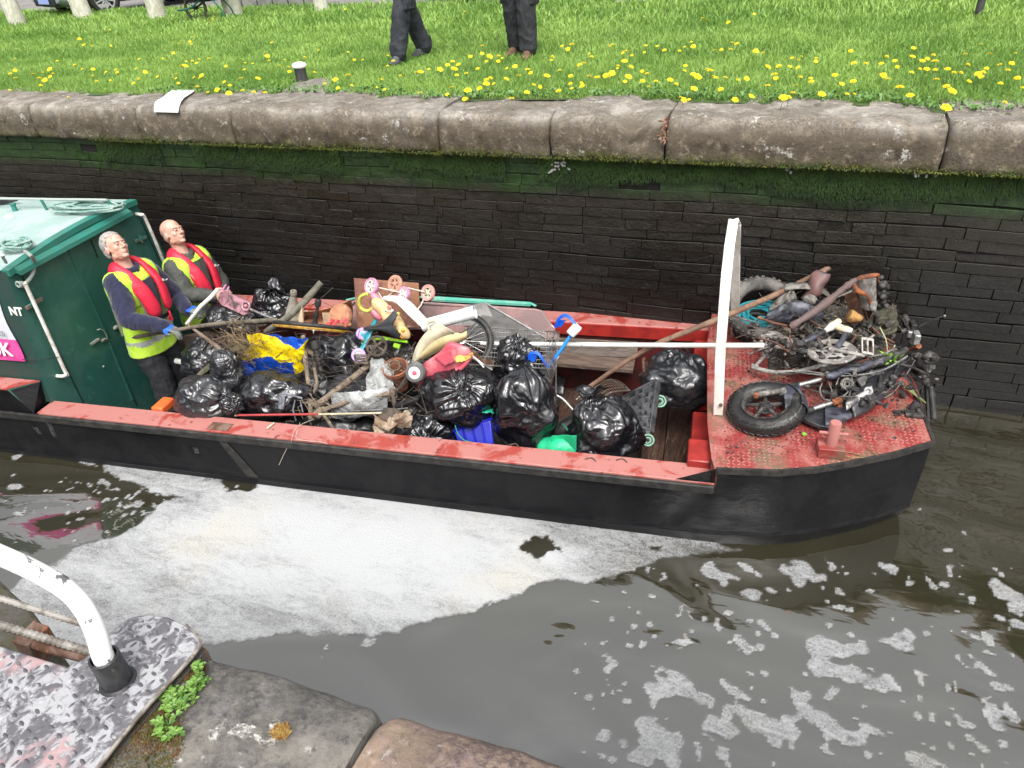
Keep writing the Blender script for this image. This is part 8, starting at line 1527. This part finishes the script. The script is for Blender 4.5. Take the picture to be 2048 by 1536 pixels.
# --- tyres and rope by the A-frame
t1_ = thing('motorcycle_tyre', 'upper of two worn motorcycle tyres stacked behind the white frame', 'tyre', D_(1520, 640)); tyre(t1_, BV_(1522, 616, 1.60), (BW * .80 + BV * -.58), .205, .052, M_dtyre, .036)
t2_ = thing('motorcycle_tyre', 'lower motorcycle tyre with teal rope in its mouth behind the white frame', 'tyre', D_(1520, 660)); tyre(t2_, D_(1522, 648, .07), (BW * .95 - BV * .25), .17, .056, M_tyre, .034)
random.seed(3); rope_heap('rope', 'teal blue rope bundled inside the tyres behind the white frame', BV_(1518, 634, 1.52), .13, .09, 11, .010, mat('teal_rope', (.015, .26, .30), .8, c2=(.02, .18, .22), s=30, bump=.8, bs=140), BU, (BV * .8 + BW * .5).normalized(), BW, 12, .07)
mb = MB(); mb.tube([D_(1474, 668, .015), D_(1500, 672, .015), D_(1540, 677, .015), D_(1575, 676, .02)], .016, 8, k=4); mb.tube([D_(1476, 655, .03), D_(1484, 640, .1), D_(1505, 628, .15), D_(1530, 630, .16)], .012, 8, k=4); solo('hose', 'grey green rubber hose lying along the deck in front of the lower tyre', 'hose', mb, mat('grey_green_hose', (.07, .085, .08), .5, c2=(.12, .13, .12), s=12))
# --- weeds and crumbs on the deck
M_gw = mat('fresh_leaf', (.22, .42, .05), .5, c2=(.12, .28, .03), s=20)
def leafy(label, base, n, L_, spread):
    mb = MB()
    for k in range(n):
        d = V((random.gauss(0, spread), random.gauss(0, spread), 1)).normalized(); l = L_ * random.uniform(.5, 1); s_ = V((-d.y, d.x, 0)); s_ = s_.normalized() if s_.length > .01 else BU; p = base + V((random.gauss(0, .01), random.gauss(0, .01), 0)); m_ = p + d * l * .6; e = p + d * l + BW * -.02
        mb.add([p, m_ + s_ * .010, e, m_ - s_ * .010], [(0, 1, 2, 3)])
    return solo('water_weed', label, 'weed', mb, M_gw, smooth=False)
leafy('bright green weed leaves on the pile beside the pale pedal', D_(1780, 722, .20), 26, .11, 1.1)
mb = MB(); mb.tube([D_(1775, 705, .2), D_(1772, 680, .28), D_(1760, 655, .33)], .0035, 5, k=3); mb.tube([D_(1778, 712, .2), D_(1790, 690, .25)], .003, 5); solo('weed_stalk', 'pale bent weed stalk rising above the bright green leaves', 'weed', mb, mat('pale_stalk', (.42, .44, .25), .7))
mb = MB(); a, b_, c_ = D_(1800, 766, .02), D_(1822, 782, .03), D_(1852, 806, .04); mb.tube([a, b_, c_], [.006, .018, .004], 6, k=4, flat=.3); mb.tube([b_, D_(1834, 780, .04)], [.008, .002], 5); solo('reed_leaf', 'long olive green reed leaf hanging over the front edge of the deck', 'leaf', mb, mat('olive_reed', (.22, .26, .11), .6, c2=(.13, .17, .05), s=14))
mb = MB(); random.seed(6)
for pts in ([(1672, 905), (1700, 915), (1728, 915)], [(1676, 902), (1706, 906), (1724, 912)], [(1700, 918), (1720, 914)], [(1735, 895), (1756, 912)], [(1690, 900), (1676, 912)]): mb.tube([D_(x, y, .006) for x, y in pts], .0028, 5, k=3)
solo('straw', 'scattered olive straws beside the red mooring stud', 'straw', mb, mat('olive_straw', (.20, .16, .06), .8))
part2 = MB(); part2.lathe(D_(1823, 818, .0), (BW * .7 + BU * .5), [(.028, 0), (.030, .05), (.022, .055), (0, .05)], 14); part2.box(D_(1828, 828, .01), .10, .06, .012, BU, BV); part2.ell(D_(1836, 822, .02), .02); blobby(part2, .008, 30); solo('metal_fitting', 'small dark burnt metal fitting near the front edge of the deck', 'fitting', part2, M_burnt)
mb = MB(); 
for k in range(9): mb.box(D_(1798 + random.gauss(0, 8), 826 + random.gauss(0, 3), .006), random.uniform(.01, .03), .015, .01, V((random.random(), random.random(), 0)), BV)
blobby(mb, .006, 40); solo('black_crumbs', 'crumbled black scrap left of the burnt fitting on the deck', 'scrap', mb, M_burnt)
mb = MB(); mb.box(D_(1697, 793, .007), .035, .02, .008, BU, BV); blobby(mb, .006, 40); mb2 = MB()
mb2.add([D_(1603, 866, .004), D_(1610, 864, .01), D_(1615, 869, .004), D_(1607, 873, .006)], [(0, 1, 2, 3)]); solo('leaf', 'small green leaf on the red deck in front of the moped wheel', 'leaf', mb2, M_gw, smooth=False)
# dirt crumbs on the deck, uncountable
random.seed(15); mb = MB()
for k in range(1500):
    x, y = random.uniform(1450, 1850), random.uniform(690, 930); p = D_(x, y, .0035); q = loc(p)
    if q.x > 1.35 or q.x < .15 or q.y < .08 or (q.x > .3 and q.y < .10 + (q.x - .3) * .38): continue
    s_ = random.uniform(.0015, .0045) * (2 if random.random() < .05 else 1); mb.box(p, s_ * 2, s_ * 1.3, s_, V((random.random() - .5, random.random() - .5, 0)), BV)
cb_ = mk('dirt_crumbs', mb, M_dmud, smooth=False); struct(cb_, 'stuff'); cb_['label'] = 'crumbs of mud and rust scattered on the red bow deck'; cb_['category'] = 'dirt'
# ================================================================ BACKGROUND ON THE BANK
M_post = mat('whitewashed_timber', (.60, .59, .50), .85, c2=(.45, .44, .34), s=8, c3=(.30, .29, .20), s3=22, lo3=.64, hi3=.74, bump=.7, bs=30, stretch=(3, 3, 1))
for i, (x, y, w, lab, ln) in enumerate(((38, 50, 31, 'leftmost whitewashed timber post in front of the silver car', -.10), (170, 36, 34, 'whitewashed post between the car bumper and its wheel', -.16), (318, 38, 33, 'whitewashed post right of the silver car wheel with a chipped foot', -.02), (470, 34, 34, 'whitewashed post just right of the green wheelbarrow', -.10), (645, 22, 28, 'rightmost of the whitewashed timber posts, by the low stone wall', -.03))):
    p = PZ(x, y, ZC); q = px2m(w, p) / 2 * 1.02; mb = MB(); mb.tube([p - UP * .15, p + UP * .5 + V((ln * .4, 0, 0)), p + UP * 1.0 + V((ln, 0, 0)), p + UP * 1.05 + V((ln, 0, 0))], [q * 1.04, q, q * .95, q * .7], 10, k=3, jit=.03); solo('timber_post', lab, 'post', mb, M_post, group='whitewashed timber posts along the edge of the grass')
p = PZ(1955, 34, ZC); q = px2m(15, p) / 2; mb = MB(); mb.tube([p - UP * .1, p + UP * 1.1], q, 12); mb.ell(p + UP * 1.1, q * 1.1); solo('dark_post', 'dark slim post standing in the grass at the upper right', 'post', mb, mat('dark_post', (.035, .04, .04), .6, c2=(.06, .06, .055), s=10))
p = PZ(1242, 3, ZC); mb = MB(); mb.tube([p - UP * .1, p + UP * .5], .13, 10, jit=.05); mb.tube([p - UP * .1 + V((.35, 0, 0)), p + UP * .5 + V((.3, 0, 0))], .07, 10, jit=.05); solo('white_post_foot', 'foot of a white object at the top edge, right of the brown booted person', 'post', mb, M_post)
# bollard
p = PZ(605, 164, ZC); bo = thing('bollard', 'small black mooring bollard with a white painted top', 'bollard', p); r = px2m(11.5, p)
mb = MB(); mb.lathe(p, UP, [(r * 1.05, -.02), (r, .02), (r * .97, .125), (r * 1.0, .135)], 24); mk('bollard_body', mb, mat('black_iron', (.03, .032, .034), .5, c2=(.06, .06, .06), s=14), bo)
mb = MB(); mb.lathe(p, UP, [(r * 1.02, .13), (r * 1.24, .142), (r * 1.26, .155), (r * 1.0, .172), (r * .5, .182), (0, .184)], 24); mk('white_cap', mb, M_wpaint, bo)
mb = MB(); P_ = [PZ(x, y, ZC + .012) for x, y in ((520, 205), (565, 182), (590, 165), (625, 158), (668, 154), (655, 180), (645, 196), (690, 204))]
mb.prism(P_, V((0, 0, -.03))); solo('bollard_stone', 'mossy stone patch set in the grass under the bollard', 'stone slab', mb, M_cope2)
# low stone wall by the road
wl = thing('low_wall', 'low grey stone block wall beside the road behind the posts', 'wall', PZ(570, 22, ZC))
a, b_ = PZ(487, 24, ZC - .06), PZ(640, 14, ZC - .06); d = (b_ - a) / 5; wp = UP * .0
for k in range(-1, 5):
    p0 = a + d * k; mb = MB(); n_ = V((-d.y, d.x, 0)).normalized() * .2; mb.hexa([p0 + d * .02, p0 + d * .98, p0 + d * .98 + n_, p0 + d * .02 + n_, p0 + d * .02 + UP * .30, p0 + d * .98 + UP * .30, p0 + d * .98 + n_ + UP * .30, p0 + d * .02 + n_ + UP * .30]); mk('stone_block', mb, mat('grey_block', (.22, .215, .20), .9, c2=(.15, .15, .14), s=5, bump=.4, bs=30), wl, bevel=.02)
# wheelbarrow
wbp = PZ(398, 42, ZC); wbr = thing('wheelbarrow', 'green framed wheelbarrow with a black spoked wheel behind the grass', 'wheelbarrow', wbp); r = .21; c = wbp + UP * r; axb = (V((.25, -1, 0)) ).normalized()
M_bg = mat('barrow_green', (.015, .13, .085), .4, c2=(.02, .10, .07), s=10)
tyre(wbr, c, axb, r - .025, .026, mat('barrow_tyre', (.07, .065, .055), .8, c2=(.12, .11, .08), s=12)); spokes(wbr, c, axb, r - .05, 12, .006, M_bk, .03, .08)
right = V((1, .25, 0)).normalized(); back = axb
for s_ in (-1, 1):
    o_ = back * .14 * s_; part('frame_tube', wbr, M_bg, lambda mb: mb.tube([c - right * .32 + o_ * .4 - UP * .02, c + o_ + UP * .02, c + right * .35 + o_ * 1.2 + UP * .22, c + right * .8 + o_ * 1.6 + UP * .30, c + right * 1.35 + o_ * 1.9 + UP * .38], .016, 8, k=4))
    part('barrow_leg', wbr, M_bg, lambda mb: mb.tube([c + right * .35 + o_ * 1.2 + UP * .22, c + right * .55 + o_ * 1.4 - UP * .02, c + right * .6 + o_ * 1.4 - UP * .2], .014, 8, k=3))
part('barrow_tray', wbr, M_bg, lambda mb: mb.hexa([c + right * a_ + back * b2 + UP * z_ for z_, sc_ in ((.16, 1), (.48, 1.35)) for a_, b2 in ((-.02 - (sc_ - 1), -.24 * sc_), (.5 + (sc_ - 1) * .6, -.24 * sc_), (.5 + (sc_ - 1) * .6, .24 * sc_), (-.02 - (sc_ - 1), .24 * sc_))]), bevel=.03)
# cars
M_car = mat('silver_blue_car_paint', (.36, .43, .48), .22, .35, coat=1); M_glass = mat('car_glass', (.015, .02, .022), .06, spec=.9); M_dark = mat('dark_car_plastic', (.018, .018, .02), .5)  # M_dark: dark plastic of grille and wheel arches
def car(label, o_, fwd, M_c):
    """o_: ground point under the front wheel nearest the camera; fwd: car's forward direction"""
    f = fwd.normalized(); s_ = f.cross(UP); s_ = s_ if s_.dot(CAM - o_) > 0 else -s_                                 # s_: towards the visible side
    ctr = o_ - s_ * .80; root = thing('parked_car', label, 'car', ctr)
    def pt(x, y, z): return ctr + f * x + s_ * y + UP * z
    secs = [(.86, .72, .30, .62, .70), (.72, .84, .22, .70, .78), (.3, .88, .20, .80, .86), (-.2, .90, .20, .92, .94), (-.75, .90, .20, .95, .98), (-2.4, .90, .20, .96, 1.0), (-3.1, .88, .22, .92, .98), (-3.4, .80, .32, .80, .86)]
    mb = MB(); n = 20; vs = []
    for (x, w, z0, z1, z2) in secs:
        for k in range(n):
            t = 2 * PI * k / n; cy_ = math.copysign(abs(math.cos(t)) ** .45, math.cos(t)); cz = math.copysign(abs(math.sin(t)) ** .6, math.sin(t)); vs.append(pt(x, w * cy_, (z0 + z2) / 2 + (z2 - z0) / 2 * cz))
    m_ = len(secs); mb.add(vs, [(i * n + k, i * n + (k + 1) % n, (i + 1) * n + (k + 1) % n, (i + 1) * n + k) for i in range(m_ - 1) for k in range(n)] + [tuple(range(n))[::-1], tuple((m_ - 1) * n + k for k in range(n))]); mk('body', mb, M_c, root, ang=50)
    mb = MB(); vs = []
    for (x, w, z) in ((-.55, .78, .93), (-1.2, .62, 1.42), (-2.3, .62, 1.46), (-3.1, .72, .95)): vs += [pt(x, w, z), pt(x, -w, z)]
    mb.add(vs, [(0, 2, 3, 1), (2, 4, 5, 3), (4, 6, 7, 5), (0, 6, 4, 2), (1, 3, 5, 7)]); mk('windows', mb, M_glass, root)
    mb = MB(); mb.hexa([pt(-1.22, -.6, 1.43), pt(-2.3, -.6, 1.46), pt(-2.3, .6, 1.46), pt(-1.22, .6, 1.43), pt(-1.25, -.6, 1.47), pt(-2.25, -.6, 1.50), pt(-2.25, .6, 1.50), pt(-1.25, .6, 1.47)]); mk('roof', mb, M_c, root, bevel=.02)
    mb = MB(); mb.hexa([pt(.88, -.5, .26), pt(.90, .5, .26), pt(.80, .5, .26), pt(.80, -.5, .26), pt(.89, -.5, .44), pt(.91, .5, .44), pt(.80, .5, .44), pt(.80, -.5, .44)]); mk('grille', mb, M_dark, root, bevel=.01)
    mb = MB(); mb.box(pt(.92, .05, .36), .012, .50, .11, f, s_); mk('number_plate', mb, mat('bluish_plate', (.30, .38, .75), .35), root, bevel=.004)
    for sy in (-1, 1):
        mb = MB(); mb.ell(pt(.78, .62 * sy, .62), .12, .16, .08, X=f, Z=UP); mk('headlight', mb, mat('headlight_glass', (.75, .78, .8), .1), root)
        for wx in (0, -2.6):
            c = pt(wx, .84 * sy, .325); mb = MB(); mb.lathe(c - s_ * sy * .1, s_ * sy, [(.22, 0), (.30, .01), (.325, .05), (.325, .15), (.30, .19), (.235, .195), (.22, .17)], 36, 0, True); w_ = mk('wheel', mb, M_bk, root)
            def rim(mb):
                X_, Y_, a_ = basis(s_ * sy); mb.lathe(c, s_ * sy, [(.235, .09), (.222, .092), (.215, .04), (.235, .03)], 36, 0, True); mb.ell(c + a_ * .07, .04, n=12, m=8)
                for k in range(10): t = 2 * PI * k / 10; d = X_ * math.cos(t) + Y_ * math.sin(t); mb.bar(c + a_ * .065 + d * .02, c + a_ * .075 + d * .222, .030, .02, a_)
            mb = MB(); rim(mb); mk('rim', mb, mat('alloy', (.60, .61, .62), .3, .6), w_)
            mb = MB(); mb.lathe(c - s_ * sy * .02, s_ * sy, [(.37, -.2), (.37, .045), (.345, .045), (.345, -.2)], 30, 0, True); mk('wheel_arch', mb, M_dark, root)
    return root
car('silver-blue parked car with ten-spoke wheel seen behind the whitewashed posts', PZ(214, 30, ZC - .07), V((-.30, -.95, 0)), M_car)
car('dark parked car whose underside shows between the two standing people', PZ(935, 3, ZC - .07), V((-1, .0, 0)), mat('black_car_paint', (.02, .02, .022), .25, coat=1))
# red-leaved plant in the coping crack and snagged scraps in the moss
mb = MB(); random.seed(12); c = PY(1329, 262, 5.225)
for k in range(60):
    p = c + V((random.gauss(0, .012), 0, random.uniform(-.06, .10))); d = V((random.gauss(0, 1), -1, random.gauss(0, .8))).normalized(); l = random.uniform(.02, .05); s_ = V((d.z, 0, -d.x)); s_ = s_.normalized() * .006 if s_.length > 0 else V((.006, 0, 0)); mb.add([p, p + d * l * .5 + s_, p + d * l, p + d * l * .5 - s_], [(0, 1, 2, 3)])
solo('crack_plant', 'small red-leaved plant rooted in the wide crack of the coping', 'plant', mb, mat('reddish_leaf', (.28, .09, .06), .6, c2=(.20, .19, .12), s=40), smooth=False)
random.seed(19)
for x, y, lab in ((1120, 330, 'grey torn scrap snagged in the moss left of the wide crack'), (1590, 335, 'grey scrap snagged in the moss under the notch side of the coping'), (1835, 345, 'grey torn scrap snagged in the moss at the right')):
    c = PY(x, y, 5.30); mb = MB()
    for k in range(16): p = c + V((random.gauss(0, .04), -random.random() * .02, random.gauss(0, .02))); d = V((random.gauss(0, 1), -.3, random.gauss(0, 1))).normalized(); l = random.uniform(.01, .04); s_ = V((d.z, 0, -d.x)) * .008; mb.add([p - s_, p + s_, p + d * l + s_ * .5, p + d * l - s_], [(0, 1, 2, 3)])
    solo('snagged_scrap', lab, 'scrap', mb, mat('grey_scrap', (.22, .22, .21), .8), smooth=False)
